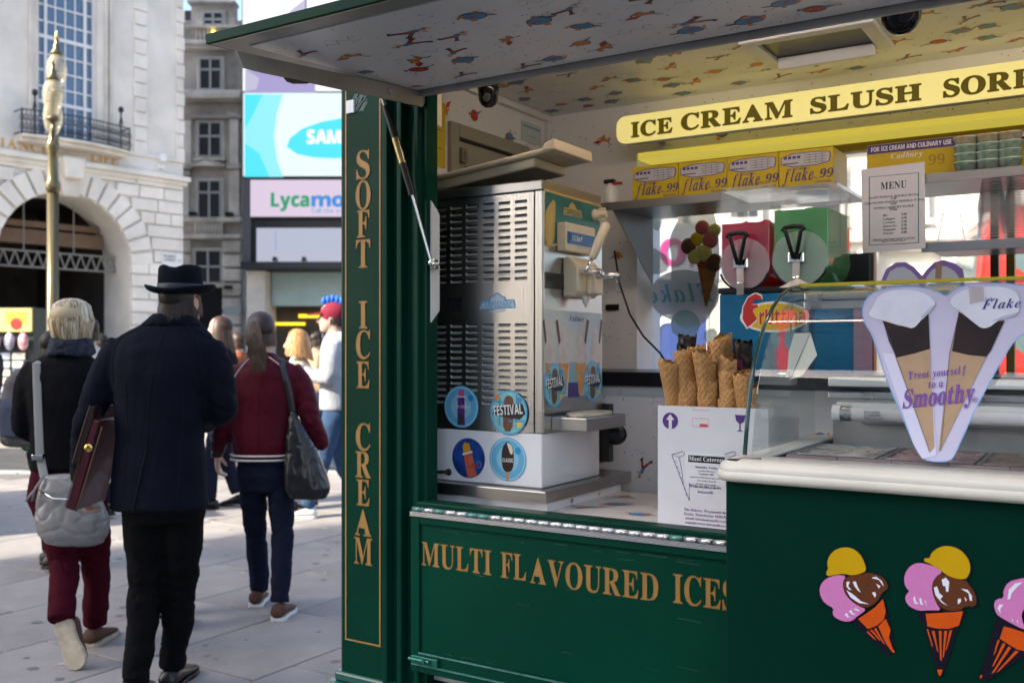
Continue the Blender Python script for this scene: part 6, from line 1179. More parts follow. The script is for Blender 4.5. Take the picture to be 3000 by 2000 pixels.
mb = MB(); k = la+(lb_-la)*.28; dl = lb_-k; mb.tube([k, k+dl*.06, k+dl*.5, k+dl*.93, k+dl], [.008,.0145,.0165,.0165,.011], 14); mb.build('lever_grip', cream, lo, smooth=True)
mb = MB(); mb.cyl((-1.57, 2.885, zt-.05), (-1.50, 2.915, zt-.048), .008); mb.cyl((-1.52, 2.93, zt-.06), (-1.445, 2.95, zt-.062), .012); mb.ell((-1.51, 2.925, zt-.052), (.016,.016,.016)); mb.cyl((-1.452, 2.945, zt-.085), (-1.452, 2.945, zt-.05), .006); mb.build('tap_pin', chrome, mach, smooth=True)
k = px2(1752, 630, MX1+.02); mb = MB(); mb.lathe([(.022,-.016),(.022,-.008),(.018,.0),(.012,.012),(.012,.035),(0,.036)], k, 14, 'X'); mb.box(k.x+.004, k.x+.03, k.y-.006, k.y+.006, k.z-.024, k.z+.024); mb.build('knob', cream, mach, bevel=.002)
mb = MB(); mb.lathe([(.027,-.02),(.027,-.015),(0,-.015)], k, 16, 'X'); mb.build('knob_seat', black, mach)
mb = MB(); TY0, TY1 = 2.80, 3.09
mb.box(MX1+.004, -1.489, TY0, TY1, 1.230, 1.274); mb.build('drip_tray', steelh, mach, bevel=.003)
mb = MB(); pts = smoothpoly([(MX1+.02,TY0+.02),(-1.50,TY0+.02),(-1.50,TY1-.03),(MX1+.02,TY1-.03)],2); mb.prism(pts, Fr((0,0,1.274),(1,0,0),(0,1,0)), 0, .012); mb.build('drip_lid', cream, mach, bevel=.003)
mb = MB(); mb.box(MX1-.02, MX1+.03, MY1+.005, MY1+.04, 1.09, 1.30); mb.ell((MX1+.04, MY1+.03, 1.19), (.05,.025,.04)); mb.build('rear_plug', black, mach, smooth=False)
# cream pan lid propped on top of the machine
lid = thing('cream_pan', 'cream plastic pan lid tilted on top of the soft serve machine', 'lid', (-1.9, 2.9, mz1))
tlt = Fr((-2.22, 2.775, mz1+.018), (.66, 0, .072), (0,1,0))
mb = MB(); L_ = .615; W_ = .255
for (u0_,u1_,v0_,v1_,h0,h1) in ((0,L_,0,W_,.012,.03),(.02,L_-.075,.02,W_-.02,-.022,.012)):
    mb.hexa([tlt.p(u0_,v0_,h0), tlt.p(u1_,v0_,h0), tlt.p(u1_,v1_,h0), tlt.p(u0_,v1_,h0), tlt.p(u0_,v0_,h1), tlt.p(u1_,v0_,h1), tlt.p(u1_,v1_,h1), tlt.p(u0_,v1_,h1)])
lo = mb.build('pan', cream, lid, bevel=.014, seg=4)
mb = MB(); mb.hexa([tlt.p(L_-.035,-.006,.018), tlt.p(L_+.02,-.006,.012), tlt.p(L_+.02,W_+.006,.012), tlt.p(L_-.035,W_+.006,.018), tlt.p(L_-.02,-.006,.042), tlt.p(L_+.02,-.006,.05), tlt.p(L_+.02,W_+.006,.05), tlt.p(L_-.02,W_+.006,.042)]); mb.build('raised_rim', cream, lid, bevel=.005)
# white base, steel tray, plinth
base = thing('white_cabinet', 'white base cabinet with round ice lolly stickers under the soft serve machine', 'box', (-1.9, 2.95, 1.03))
mb = MB(); mb.box(MX0, MX1-.003, MY0, MY1-.004, 1.0405, mz0); mb.build('base_box', white, base, bevel=.006, seg=3)
wf = Fr((0, MY0, 0), (1,0,0), (0,0,1))
def roundst(cx_, cy_, r, kind, parent, fr):
    a = Art(fr, .0012, .0002); c = fr.px(cx_, cy_); P = lambda x, y: (c[0]+x*r, c[1]+y*r)
    if kind == 2:
        a.disc(c, r, mat('sticker_navy', (.02,.07,.30), rough=.25, var=.5, vscale=14), layer=1)
        def tt(x, y): ca, sa = math.cos(R(14)), math.sin(R(14)); return P(.02 + x*ca - y*sa, y*ca + x*sa)
        a.poly([tt(-.3,-.95),tt(.28,-.95),tt(.25,.25),tt(-.27,.25)], mat('sticker_coral', (.62,.13,.07), rough=.3, var=.2, vscale=30), 2)
        a.poly([tt(-.25,.28),tt(.23,.28),tt(.2,.7),tt(-.08,.82),tt(-.22,.62)], mat('sticker_amber', (.75,.33,.03), rough=.3), 3); a.stroke([tt(-.32,.25),tt(.3,.27)], r*.09, ink_w, 4)
        a.text('Calippo', 'i', tt(-.2,-.5), r*.24, mat('sticker_wine', (.3,.02,.05), rough=.4), layer=4, rot=R(14))
        a.stroke([P(.62+.16*math.cos(t), -.3+.16*math.sin(t)) for t in [i*.52 for i in range(12)]], r*.03, mat('sticker_midblue', (.1,.25,.55), rough=.3), 2, closed=True)
    else:
        a.disc(c, r, mat('sticker_rim_blue', (.08,.38,.66), rough=.3), layer=1); a.disc(c, r*.95, mat('sticker_rim_pale', (.38,.62,.75), rough=.3), layer=2)
        a.disc(c, r*.89, mat('sticker_sky', (.13,.43,.66), rough=.3), layer=3); a.disc(P(0,.0), r*.6, mat('sticker_sky2', (.26,.55,.72), rough=.3), layer=4); a.disc(P(.0,.1), r*.3, mat('sticker_sky3', (.42,.66,.78), rough=.3), layer=5)
        a.disc(P(.55,.42), r*.16, mat('sticker_dot', (.03,.28,.58), rough=.3), layer=6)
        if kind == 1:
            a.poly([P(-.22,-.88),P(.22,-.88),P(.2,.45),P(-.2,.45)], mat('sticker_plum', (.13,.03,.2), rough=.35, var=.6, vscale=50), 6); a.stroke([P(-.24,.48),P(.24,.48)], r*.08, ink_w, 7)
            a.poly([P(-.18,.5),P(.18,.5),P(.16,.82),P(-.12,.78)], mat('sticker_pink', (.6,.1,.25), rough=.4), 7); a.text('Calippo', 'i', P(-.2,-.05), r*.2, ink_w, layer=8)
            a.poly([P(-.2,-.85),P(.05,-.85),P(.12,-.35),P(-.15,-.3)], mat('sticker_leaf', (.05,.06,.04), rough=.4, var=.7, vscale=80), 8)
        else:
            a.poly(smoothpoly([P(-.3,-.45),P(-.34,.4),P(-.1,.8),P(.12,.8),P(.36,.4),P(.32,-.45),P(.0,-.62)],2), mat('sticker_darkchoc', (.035,.016,.014), rough=.3), 6)
            a.poly([P(-.08,-.58),P(.09,-.58),P(.07,-.95),P(-.0,-1.0),P(-.07,-.95)], mat('sticker_stick', (.5,.28,.1), rough=.5), 6)
            a.poly(smoothpoly([P(-.06,.76),P(.14,.74),P(.3,.48),P(.26,.2),P(.12,.3),P(.06,.5)],1), mat('sticker_cream', (.72,.68,.55), rough=.4), 7)
            a.text('CLASSIC', 's', P(-.28,-.12), r*.24, ink_w, width=r*.6, layer=8)
    return a.build('round_sticker', parent)
roundst(1352, 1191, .073, 1, mach, Fr((0, MY0-.003, 0), (1,0,0), (0,0,1)))
festival(Fr((0, MY0-.005, 0), (1,0,0), (0,0,1)), 1491, 1208, .0745, mach)
roundst(1373, 1341, .069, 2, base, wf); roundst(1488, 1345, .0735, 3, base, wf)
c = wf.px(1316, 1382); mb = MB(); mb.tube([Vector((c[0]-.3,MY0-.01,c[1]-.02)), Vector((c[0]-.1,MY0-.014,c[1]-.006)), Vector((c[0]-.02,MY0-.012,c[1]+.001)), Vector((c[0],MY0-.002,c[1]))], .0055, 8); mb.lathe([(.012,-.004),(.012,0),(0,0)], (c[0],MY0-.001,c[1]), 12, 'Y'); mb.build('power_cable', black, base, smooth=True)
mb = MB(); mb.box(-2.25, -1.585, 2.70, 3.34, 1.0005, 1.04); mb.build('steel_tray', steelh, base, bevel=.003)
mb = MB(); mb.box(-2.25, -1.60, 2.735, 3.28, .9705, 1.0); pb = mb.build('tray_plinth', wallp, base)
a = Art(Fr((-1.60,0,0),(0,1,0),(0,0,1)), .0006)
motif(a, 1, (2.90,.985), .014, .3); motif(a, 2, (3.1,.985), .012, 0); a.build('printed_pattern', pb)
# ================================================================== cone carton and waffle cones
BY = 2.68
bfr2 = Fr((0, BY, 0), (1,0,0), (0,0,1))
bx0 = bfr2.px(1927, 1300)[0]; bx1 = bx0 + .335; bz0, bz1 = .9705, bfr2.px(1927, 1187)[1]
card = mat('white_carton', (.72,.71,.74), rough=.6, var=.05, vscale=6)
carton = thing('cone_carton', 'white cardboard carton with purple print holding waffle cones', 'carton', ((bx0+bx1)/2, BY+.15, bz0))
mb = MB(); tk = .004; BD = .30
mb.box(bx0, bx1, BY, BY+tk, bz0, bz1); mb.box(bx0, bx1, BY+BD-tk, BY+BD, bz0, bz1); mb.box(bx0, bx0+tk, BY+tk, BY+BD-tk, bz0, bz1); mb.box(bx1-tk, bx1, BY+tk, BY+BD-tk, bz0, bz1); mb.box(bx0+tk, bx1-tk, BY+tk, BY+BD-tk, bz0, bz0+.006)
mb.build('carton_walls', card, carton, bevel=.0008)
pink_ = mat('carton_purple', (.09,.035,.2), rough=.6); cred = mat('carton_red', (.6,.07,.1), rough=.6)
a = Art(bfr2, .0006)
c = bfr2.px(1964, 1232); a.disc(c, .0245, pink_, layer=1); a.poly([(c[0]-.005,c[1]-.024),(c[0]+.005,c[1]-.024),(c[0]+.005,c[1]+.003),(c[0]+.013,c[1]+.003),(c[0],c[1]+.02),(c[0]-.013,c[1]+.003),(c[0]-.005,c[1]+.003)], card, 2)
for yy in (1201, 1232):
    P_ = bfr2.pxs([(2029,yy-7),(2029,yy+17),(2077,yy+18),(2077,yy-6)]) if yy > 1210 else bfr2.pxs([(2029,yy-12),(2029,yy),(2077,yy+1),(2077,yy-11)])
    a.stroke(P_, .0012, cred, 1, closed=True)
a.ppx([(2050,1241),(2073,1242),(2073,1250),(2050,1249)], cred, 2)
a.ppx([(2153-0,1214),(2185,1216),(2180,1235),(2170,1241),(2170,1260),(2180,1264),(2158,1263),(2166,1259),(2166,1241),(2157,1232)], pink_, 1)
for dx in (0, 150):
    a.stroke(bfr2.pxs([(1968+dx,1331),(2000+dx,1322),(2006+dx,1325),(2005+dx,1332),(1990+dx,1339),(1968+dx,1331),(2020+dx,1466),(2020+dx,1412)]), .0018, pink_, 1); a.stroke(bfr2.pxs([(1990+dx,1338),(1998+dx,1380),(2002+dx,1418)]), .0016, pink_, 1)
    for i in range(7): a.stroke(bfr2.pxs([(1978+dx+6*i,1350+16*i),(1984+dx+4*i,1354+16*i)]), .0015, pink_, 1)
a.build('carton_print', carton)
mb = MB(); lbl = bfr2.pxs([(2007,1323),(2126,1330),(2126,1424),(2010,1414)]); mb.prism(lbl, bfr2, .0005, .0015); lab = mb.build('paper_label', mat('label_paper', (.76,.76,.78), rough=.6), carton)
a = Art(bfr2, .0018)
lx0_, lx1_ = bfr2.px(2017,1340)[0], bfr2.px(2124,1340)[0]; lz = bfr2.px(2017,1347)[1]
a.poly([(lx0_,lz-.005),(lx1_,lz-.005),(lx1_,lz+.015),(lx0_,lz+.015)], inkb, 1); a.text('Mani Caterers', 'b', (lx0_+.002, lz), .0175, ink_w, width=lx1_-lx0_-.004, layer=2)
xm = (lx0_+lx1_)/2
for i, (s_, h_) in enumerate((('Smoothy Twists',.0095),('Contains 140 cones',.006),('Content 140',.008),('Ingredients: Wheat Flour Sugar Palm Oil',.0055),('Salt Lecithin Colouring',.0055),('Store in a cool dry place',.0055),('Best Before: 30 March 2015',.0055))):
    a.text(s_, 'b', (xm, lz-.021-.0095*i), h_, inkb, align='c', layer=2)
a.build('label_print', lab)
a = Art(bfr2, .0007)
zz = lambda y, x=2060: bfr2.px(x, y)[1]
xa_ = bfr2.px(2066, 1440)[0]
a.text('Made in the UK by', 'b', (xa_, zz(1428)), .0115, pink_, align='c', layer=1); a.text('Antonelli', 'b', (xa_, zz(1444)), .0115, pink_, align='c', layer=1)
xb_ = bfr2.px(2004, 1500)[0]
for i, s_ in enumerate(('The Bakery, Weymouth Road', 'Eccles, Manchester M30 8FF', 'email: info@antonelli.co.uk', 'website:www.antonelli.co.uk')):
    a.text(s_, 'b', (xb_ + (.004 if i > 1 else 0), zz(1494 + 12.5*i, 2004)), .0108, pink_, layer=1)
a.build('maker_print', carton)
wafer = mat('waffle', (.60,.31,.115), rough=.6, var=.22, vscale=14)
def add_waffle(m):
    nt = m.node_tree; N = nt.nodes; L = nt.links; b = N['Principled BSDF']
    tc = N.new('ShaderNodeTexCoord'); hs = []
    for sg in (1, -1):
        mp = N.new('ShaderNodeMapping'); mp.inputs['Rotation'].default_value = (0, 0, R(40*sg)); L.new(tc.outputs['UV'], mp.inputs[0])
        wv = N.new('ShaderNodeTexWave'); wv.bands_direction = 'X'; wv.inputs['Scale'].default_value = 2.0; wv.inputs['Distortion'].default_value = .6; L.new(mp.outputs[0], wv.inputs[0]); hs.append(wv.outputs['Fac'])
    mx = N.new('ShaderNodeMath'); mx.operation = 'MAXIMUM'; L.new(hs[0], mx.inputs[0]); L.new(hs[1], mx.inputs[1])
    bp = N.new('ShaderNodeBump'); bp.inputs['Strength'].default_value = 1.0; bp.inputs['Distance'].default_value = .0022; L.new(mx.outputs[0], bp.inputs['Height']); L.new(bp.outputs[0], b.inputs['Normal'])
    src = b.inputs['Base Color'].links[0].from_socket; mr = N.new('ShaderNodeMapRange'); mr.inputs[3].default_value = .80; mr.inputs[4].default_value = 1.08; L.new(mx.outputs[0], mr.inputs[0])
    vm = N.new('ShaderNodeVectorMath'); vm.operation = 'SCALE'; L.new(src, vm.inputs[0]); L.new(mr.outputs[0], vm.inputs['Scale']); L.new(vm.outputs[0], b.inputs['Base Color'])
add_waffle(wafer)
choc = mat('chocolate_coating', (.018,.009,.007), rough=.32, var=.4, vscale=40, bump=.4, bscale=120)
foil = mat('pink_printed_sleeve', (.16,.02,.07), rough=.35, var=.6, vscale=60)
def cone_mesh(seed, mats_, chocolate=False):
    """hand-rolled cone: spiral wrap, wavy rim, hollow with thickness"""
    rnd = random.Random(seed); n = 30; H_ = .165; R0 = .0275; rt = .0165
    ph = rnd.uniform(0, 6.28); vs = []; fs = []; rows = 9; mi = []
    def rimz(a): return .008*math.sin(a+ph) + .0022*math.sin(9*a+seed) + .0012*math.sin(23*a) + (.016*max(0, 1-((a-ph) % 6.283)/1.2))
    for shell in (0, 1):
        for i in range(rows+1):
            t = i/rows
            for j in range(n):
                a = 6.2832*j/n
                wrap = .0028*((a-ph) % 6.2832)/6.2832
                r = rt + (R0-rt)*t + wrap*(.6+.6*t) - shell*.0028
                r *= 1 + .03*math.sin(2*a+seed)
                z = t*(H_ + rimz(a))
                vs.append((r*math.cos(a), r*math.sin(a), z + shell*.0))
    m_ = (rows+1)*n
    for sh in (0,1):
        for i in range(rows):
            for j in range(n):
                q = (sh*m_+i*n+j, sh*m_+i*n+(j+1)%n, sh*m_+(i+1)*n+(j+1)%n, sh*m_+(i+1)*n+j); fs.append(q); mi.append((0 if i >= 6 else 1) if chocolate else 0)
    for j in range(n): fs.append((rows*n+j, rows*n+(j+1)%n, m_+rows*n+(j+1)%n, m_+rows*n+j)); mi.append(0)
    fs.append(tuple(range(n-1,-1,-1))); mi.append(0)
    me = bpy.data.meshes.new('waffle_cone'); me.from_pydata(vs, [], fs)
    for x in mats_: me.materials.append(x)
    me.polygons.foreach_set('material_index', mi)
    uv = me.uv_layers.new(name='UVMap')
    for p in me.polygons:
        for li, vi in zip(p.loop_indices, p.vertices):
            j = vi % n; i = (vi % m_)//n
            uu = j/n
            if j == 0 and any((v % n) == n-1 for v in p.vertices): uu = 1.0
            uv.data[li].uv = (uu*2.2, i/rows*2.0)
    me.polygons.foreach_set('use_smooth', [True]*len(me.polygons)); me.update()
    return me
cmesh = [cone_mesh(i, [wafer]) for i in range(5)]; kmesh = [cone_mesh(20+i, [choc, foil], True) for i in range(2)]
def conestack(px_, py_top, dy, n, names, choc_=False, tilt=0.0, cg=None):
    """a nested column of cones; py_top is where the topmost rim shows"""
    Y = BY + dy; top = atY(px_, py_top, Y); st = .042
    for i in range(n):
        me = (kmesh if choc_ else cmesh)[(int(px_)+i*3) % (2 if choc_ else 5)]
        o = bpy.data.objects.new('chocolate_cone' if choc_ else 'waffle_cone', me); COL.objects.link(o)
        o.location = (max(top.x, bx0+.037) + .0016*((i*7) % 5-2), Y + .0016*((i*3) % 4-1), top.z - .172 - st*i)
        o.rotation_mode = 'ZYX'; o.rotation_euler = ((tilt*1.3 if i == 0 else 0)+.012*((i*5) % 3-1), .014*((i*4) % 3-1), (px_*1.7+i*2.1) % 6.28)
        reg(o, Matrix())
        tag(o, names[0] if i == 0 else names[1], 'cone', cg or ('waffle cones nested in the white carton' if not choc_ else 'chocolate dipped cones'))
S_ = 'in the front row of the white carton'
conestack(1956, 1045, .05, 5, ('topmost waffle cone of the leftmost front stack, its mouth open forwards', 'waffle cone nested lower in the leftmost front stack of the carton'), tilt=.22)
conestack(2015, 1020, .047, 5, ('topmost waffle cone of the second front stack from the left', 'waffle cone nested lower in the second front stack from the left'), tilt=.12)
conestack(2074, 1022, .047, 5, ('topmost waffle cone of the third front stack from the left', 'waffle cone nested lower in the third front stack from the left'), tilt=.15)
conestack(2133, 1043, .047, 5, ('topmost waffle cone of the fourth front stack, nearest the freezer glass', 'waffle cone nested lower in the fourth front stack by the freezer glass'), tilt=-.05)
conestack(2190, 1085, .05, 4, ('topmost waffle cone of the short stack seen through the freezer glass edge', 'waffle cone nested lower in the short stack behind the freezer glass edge'), tilt=.1)
conestack(2045, 1010, .12, 3, ('waffle cone standing in the second row, left of the tallest cone', 'waffle cone nested lower in the left stack of the second row'))
conestack(2098, 995, .13, 3, ('waffle cone standing in the second row beside the chocolate cone', 'waffle cone nested lower in the right stack of the second row'), tilt=-.08)
conestack(2128, 978, .20, 3, ('tallest waffle cone at the back of the carton', 'waffle cone nested lower under the tallest cone'), tilt=.1)
conestack(1984, 975, .13, 2, ('dark chocolate dipped cone sticking up at the left of the carton', 'dark chocolate cone nested below the left chocolate cone'), True, tilt=-.12)
conestack(2180, 993, .16, 3, ('dark chocolate dipped cone sticking up right, behind the freezer glass edge', 'dark chocolate cone nested below the right chocolate cone'), True)
# ================================================================== slush machine
SY = 3.10
sl = thing('slush_machine', 'twin slush machine with red and green bowls on a blue base', 'machine', (-.92, SY+.2, 1.41))
fs_ = Fr((0, SY, 0), (1,0,0), (0,0,1))
sx0_ = fs_.px(2107, 900)[0]; sx1_ = fs_.px(2500, 900)[0]; sz1 = fs_.px(2110, 842)[1]; 
mb = MB(); mb.box(sx0_, sx1_, SY, SY+.27, 1.413, sz1-.022); bb = mb.build('base', mat('slush_blue', (.004,.14,.3), rough=.35, var=.25, vscale=12), sl, bevel=.006)
mb = MB(); mb.box(sx0_-.004, sx1_+.004, SY-.004, SY+.28, sz1-.0215, sz1-.002); mb.build('drip_rim', black, sl, bevel=.004)
a = Art(fs_, .0009)
yel = mat('logo_yellow', (.75,.5,.01), rough=.4); lred = mat('logo_red', (.55,.03,.03), rough=.4)
cc = fs_.px(2268, 928); rx = fs_.px(2366,928)[0]-cc[0]
a.disc(cc, rx*1.06, ink_w, ry=.050, layer=1); a.disc(cc, rx, yel, ry=.043, layer=2)
Fp = [(2173,960),(2178,915),(2190,880),(2210,862),(2228,862),(2232,872),(2212,880),(2202,900),(2220,905),(2214,918),(2200,918),(2208,950),(2198,962),(2188,930),(2184,962)]
Fp = [(2190,958),(2176,935),(2178,900),(2192,872),(2214,860),(2230,868),(2232,878),(2212,876),(2202,892),(2220,892),(2222,900),(2210,904),(2206,912),(2218,935),(2200,952)]
def grow(P, k): 
    cx_ = sum(p[0] for p in P)/len(P); cy_ = sum(p[1] for p in P)/len(P); return [(cx_+(x-cx_)*k, cy_+(y-cy_)*k) for x, y in P]
a.ppx(grow(Fp,1.12), ink_w, 3); a.ppx(Fp, lred, 4)
q = fs_.px(2222, 952); a.text('ruttina', 's', q, .075, ink_w, width=fs_.px(2360,945)[0]-q[0]+.006, layer=3); a.text('ruttina', 's', (q[0]+.002, q[1]+.002), .07, lred, width=fs_.px(2360,945)[0]-q[0], layer=5)
a.build('logo', bb)
gb = glass('bowl_plastic', (.98,.98,.99), .05, .02, .035)
def bowl(pxc, pyc, rpx, slushcol, seed, zlev):
    c = atY(pxc, pyc, SY); d = 3.15; r = rpx/FPX*SY/ray(pxc,pyc).y
    y0_, y1_ = SY, SY+.30; ztop = atY(pxc, 556, SY).z
    # outer bowl: round trough below, straight hopper above
    def prof(rr, zt, k=15):
        P = [(c.x-rr*.98, zt)]
        for i in range(k+1):
            t = math.pi*(.93 + 1.14*i/k); P.append((c.x+rr*math.cos(t), c.z+rr*math.sin(t)))
        P.append((c.x+rr*.98, zt)); return P
    def trough(rr, zt, ya, yb, m, nm, wob=0.0):
        mb = MB(); P = prof(rr, zt); n_ = len(P)
        mb.add([(x,ya,z) for x,z in P]+[(x,yb,z) for x,z in P], [(i,(i+1)%n_,n_+(i+1)%n_,n_+i) for i in range(n_)] + [tuple(range(n_-1,-1,-1)), tuple(range(n_,2*n_))]); return mb.build(nm, m, sl, bevel=.004)
    trough(r, ztop, y0_+.001, y1_, gb, 'bowl')
    mb = MB(); P = prof(r*.955, zlev); n_ = len(P); rnd = random.Random(seed)
    rows = 14; 
    for i in range(rows):
        pass
    mb.add([(x,y0_+.008,z) for x,z in P]+[(x,y1_-.01,z) for x,z in P], [(i,(i+1)%n_,n_+(i+1)%n_,n_+i) for i in range(n_)] + [tuple(range(n_-1,-1,-1)), tuple(range(n_,2*n_))])
    for i in range(46): mb.ell((c.x+rnd.uniform(-.85,.85)*r, rnd.uniform(y0_+.02,y1_-.03), zlev-.004), (rnd.uniform(.008,.02),rnd.uniform(.008,.02),rnd.uniform(.005,.013)), 7, 5)
    sm = mat('slush_%d' % seed, slushcol, rough=.3, var=.2, vscale=10, bump=.3, bscale=150)
    nt = sm.node_tree; ts = nt.nodes.new('ShaderNodeBsdfTranslucent'); ts.inputs[0].default_value = (*[min(1, x*1.5) for x in slushcol], 1); mx = nt.nodes.new('ShaderNodeMixShader'); mx.inputs[0].default_value = .5
    nt.links.new(nt.nodes['Principled BSDF'].outputs[0], mx.inputs[1]); nt.links.new(ts.outputs[0], mx.inputs[2]); nt.links.new(mx.outputs[0], nt.nodes['Material Output'].inputs[0])
    mb.build('slush', sm, sl, smooth=False)
    # seal ring, tap, handle, spout
    mb = MB(); mb.tube([Vector((c.x+r*1.0*math.cos(t), y0_-.003, c.z+r*1.0*math.sin(t))) for t in [R(200+140*i/14) for i in range(15)]], .004, 6); mb.build('bowl_seal', black, sl, smooth=True)
    mb = MB(); mb.lathe([(r*1.0,-.004),(r*1.0,-.001),(0,-.001)], (c.x, y0_, c.z), 28, 'Y'); mb.build('front_disc', glass('disc_plastic', (1,1,1), .06, .03, .13), sl)
    hb = Vector((c.x-.012, y0_-.02, c.z+.006))
    mb = MB(); A_, B_, C_ = hb+Vector((-.029,-.02,.088)), hb+Vector((.033,-.02,.088)), hb+Vector((.004,-.012,-.008))
    mb.tube([C_+Vector((-.004,0,0)), A_+Vector((.008,0,-.012)), A_], .0065, 8); mb.tube([C_+Vector((.004,0,0)), B_+Vector((-.008,0,-.012)), B_], .0065, 8); mb.tube([A_+Vector((-.004,0,-.008)), A_+Vector((.004,0,.003)), (A_+B_)/2+Vector((0,0,.006)), B_+Vector((-.004,0,.003)), B_+Vector((.004,0,-.008))], .0075, 8); mb.build('tap_handle', black, sl, smooth=True)
    mb = MB(); mb.cyl((hb.x+.004, y0_-.018, c.z-.10), (hb.x+.004, y0_-.018, c.z-.012), .0125); mb.build('spout', mat('spout_clear', (.7,.68,.68), rough=.2, alpha=.55), sl, smooth=True)
    mb = MB(); mb.cyl((hb.x+.004, y0_-.018, c.z-.066), (hb.x+.004, y0_-.018, c.z-.056), .0135); mb.box(hb.x-.022, hb.x+.03, y0_-.02, y0_-.001, c.z-.014, c.z+.02); mb.build('spout_collar', chrome, sl, bevel=.004)
    mb = MB(); mb.box(c.x-r*.99, c.x+r*.99, y0_+.002, y1_-.002, ztop+.001, ztop+.012); mb.build('bowl_cover', gb, sl, bevel=.003)
bowl(2181, 775, 76, (.6,.015,.07), 1, atY(2181, 652, SY).z)
bowl(2344, 758, 83, (.14,.5,.17), 2, atY(2344, 612, SY).z)
mb = MB(); mb.box(sx0_+.01, sx1_-.005, SY+.301, SY+.33, sz1, sz1+.12); mb.build('rear_housing', black, sl, bevel=.02, seg=3)
# ================================================================== boxes, tubs, cups on the shelves
ybox = mat('yellow_box_card', (.62,.45,.008), rough=.45, var=.06, vscale=12); pbox = mat('purple_print', (.07,.045,.2), rough=.45); gbox = mat('grey_print', (.5,.5,.52), rough=.5)
bw = .193; x = atY(1852, 540, YSH+.012).x; ord_ = ('leftmost', 'second', 'third', 'rightmost')
for i in range(4):
    ya = YSH+.012 + .002*(i%2)
    t = thing('flake_box', '%s yellow flake box in the row of four on the steel shelf' % ord_[i], 'box', (x+bw/2, ya+.1, zs), group='yellow flake boxes on the shelf')
    mb = MB(); mb.box(x+.001, x+bw-.001, ya, ya+.2, zs+.0005, zs+.128); mb.build('carton', ybox, t, bevel=.002)
    f = Fr((x, ya, zs), (1,0,0), (0,0,1)); a = Art(f, .0006)
    a.poly(smoothpoly([(.008,.068),(.008,.118),(.178,.118),(.186,.1),(.178,.068)],1), pbox, 1); a.poly(smoothpoly([(.011,.071),(.011,.115),(.176,.115),(.182,.1),(.175,.071)],1), gbox, 2)
    for k in range(4): a.poly([(.018+.016*k,.098),(.03+.016*k,.098),(.03+.016*k,.108),(.018+.016*k,.108)], pbox, 3)
    a.stroke([(.016,.082),(.07,.082)], .004, pbox, 3)
    for k in range(4): a.stroke([(.09,.08+.009*k),(.168,.08+.009*k)], .0015, pbox, 3)
    for k in range(3): a.stroke([(.11+.022*k,.076),(.11+.022*k,.11)], .0015, pbox, 3)
    a.text('flake', 'i', (.012,.017), .068, pbox, width=.112, layer=4, shear=.1); a.text('99', 'i' if 'i9' in GL else 'b', (.142,.022), .045, pbox, layer=4, shear=.2); a.stroke([(.115,.022),(.128,.026),(.14,.02)], .0025, pbox, 4)
    a.text('Cadbury', 'i', (.06,.057), .013, pbox, layer=4); a.text('100 FLAKES', 's', (.13,.006), .01, pbox, layer=4)
    a.build('box_print', t); x += bw
q = atY(2540, 420, YSH+.1)
t = thing('culinary_flake_box', 'long yellow and purple box behind the menu on the upper shelf', 'box', (q.x+.15, YSH+.15, zs))
mb = MB(); bx_ = q.x; mb.box(bx_, bx_+.30, YSH+.1, YSH+.22, zs+.0005, zs+.135); mb.box(bx_+.302, bx_+.62, YSH+.1, YSH+.22, zs+.0005, zs+.135); mb.build('carton', ybox, t, bevel=.002)
a = Art(Fr((bx_, YSH+.1, zs), (1,0,0), (0,0,1)), .0006)
for o_ in (0, .302):
    a.poly([(o_+.002,.102),(o_+.298,.102),(o_+.298,.133),(o_+.002,.133)], pbox, 1); a.text('FOR ICE CREAM AND CULINARY USE', 's', (o_+.014,.110), .022, ink_w, width=.26, layer=2); a.text('Cadbury', 'i', (o_+.08,.08), .026, ink_w, layer=2); a.text('99', 'b', (o_+.2,.045), .05, mat('print_mustard', (.4,.28,.02), rough=.5), layer=2)
a.build('box_print', t)
tubm = mat('paper_tub', (.5,.62,.6), rough=.4, var=.6, vscale=70, col2=(.7,.36,.04)); tubp = mat('paper_tub_pale', (.6,.68,.66), rough=.4, var=.5, vscale=60, col2=(.16,.36,.2))
tb = MB(); tb.lathe([(.029,0),(.036,.028),(.0385,.029),(.0385,.034),(.036,.034)], n=20); tme = [tb.mesh('paper_tub', m, True) for m in (tubp, tubm)]
for k, pxx in enumerate((2830, 2895, 2960)):
    base_ = atY(pxx, 500, YSH+.05)
    for i in range(4):
        o = link('paper_tub', tme[1 if i == 3 else 0]); o.location = (base_.x, YSH+.05, zs+.0005+.0275*i)
        tag(o, ('topmost' if i == 3 else 'nested') + ' printed paper tub in the %s stack on the upper shelf' % ('left', 'middle', 'right')[k], 'tub', 'paper ice cream tubs')
cupm = glass('cup_plastic', (1,1,1), .012, .1, .04)
def cupmesh(r0, r1, h):
    mb = MB(); mb.lathe([(r1,0),(r1*1.04,.002),(r1*1.04,.006),(r1,.008),(r0,h),(0,h)], n=22); return mb.mesh('plastic_cup', cupm, True)
cm = cupmesh(.028, .043, .10); rednd = mat('cup_red_glass', (.5,.1,.08), rough=.3)
for k, (pxx, nn, dy) in enumerate(((2905, 13, .10), (2985, 13, .10), (2787, 2, .08))):
    b_ = atY(pxx, 700, YSH+dy)
    for i in range(nn):
        o = link('plastic_cup', cm); o.location = (b_.x, YSH+dy, zl+.0005+.0095*i)
        tag(o, 'clear plastic cup nested upside down in the %s on the lower shelf' % ('left tall stack', 'right tall stack', 'short stack')[k], 'cup', 'clear plastic cups')
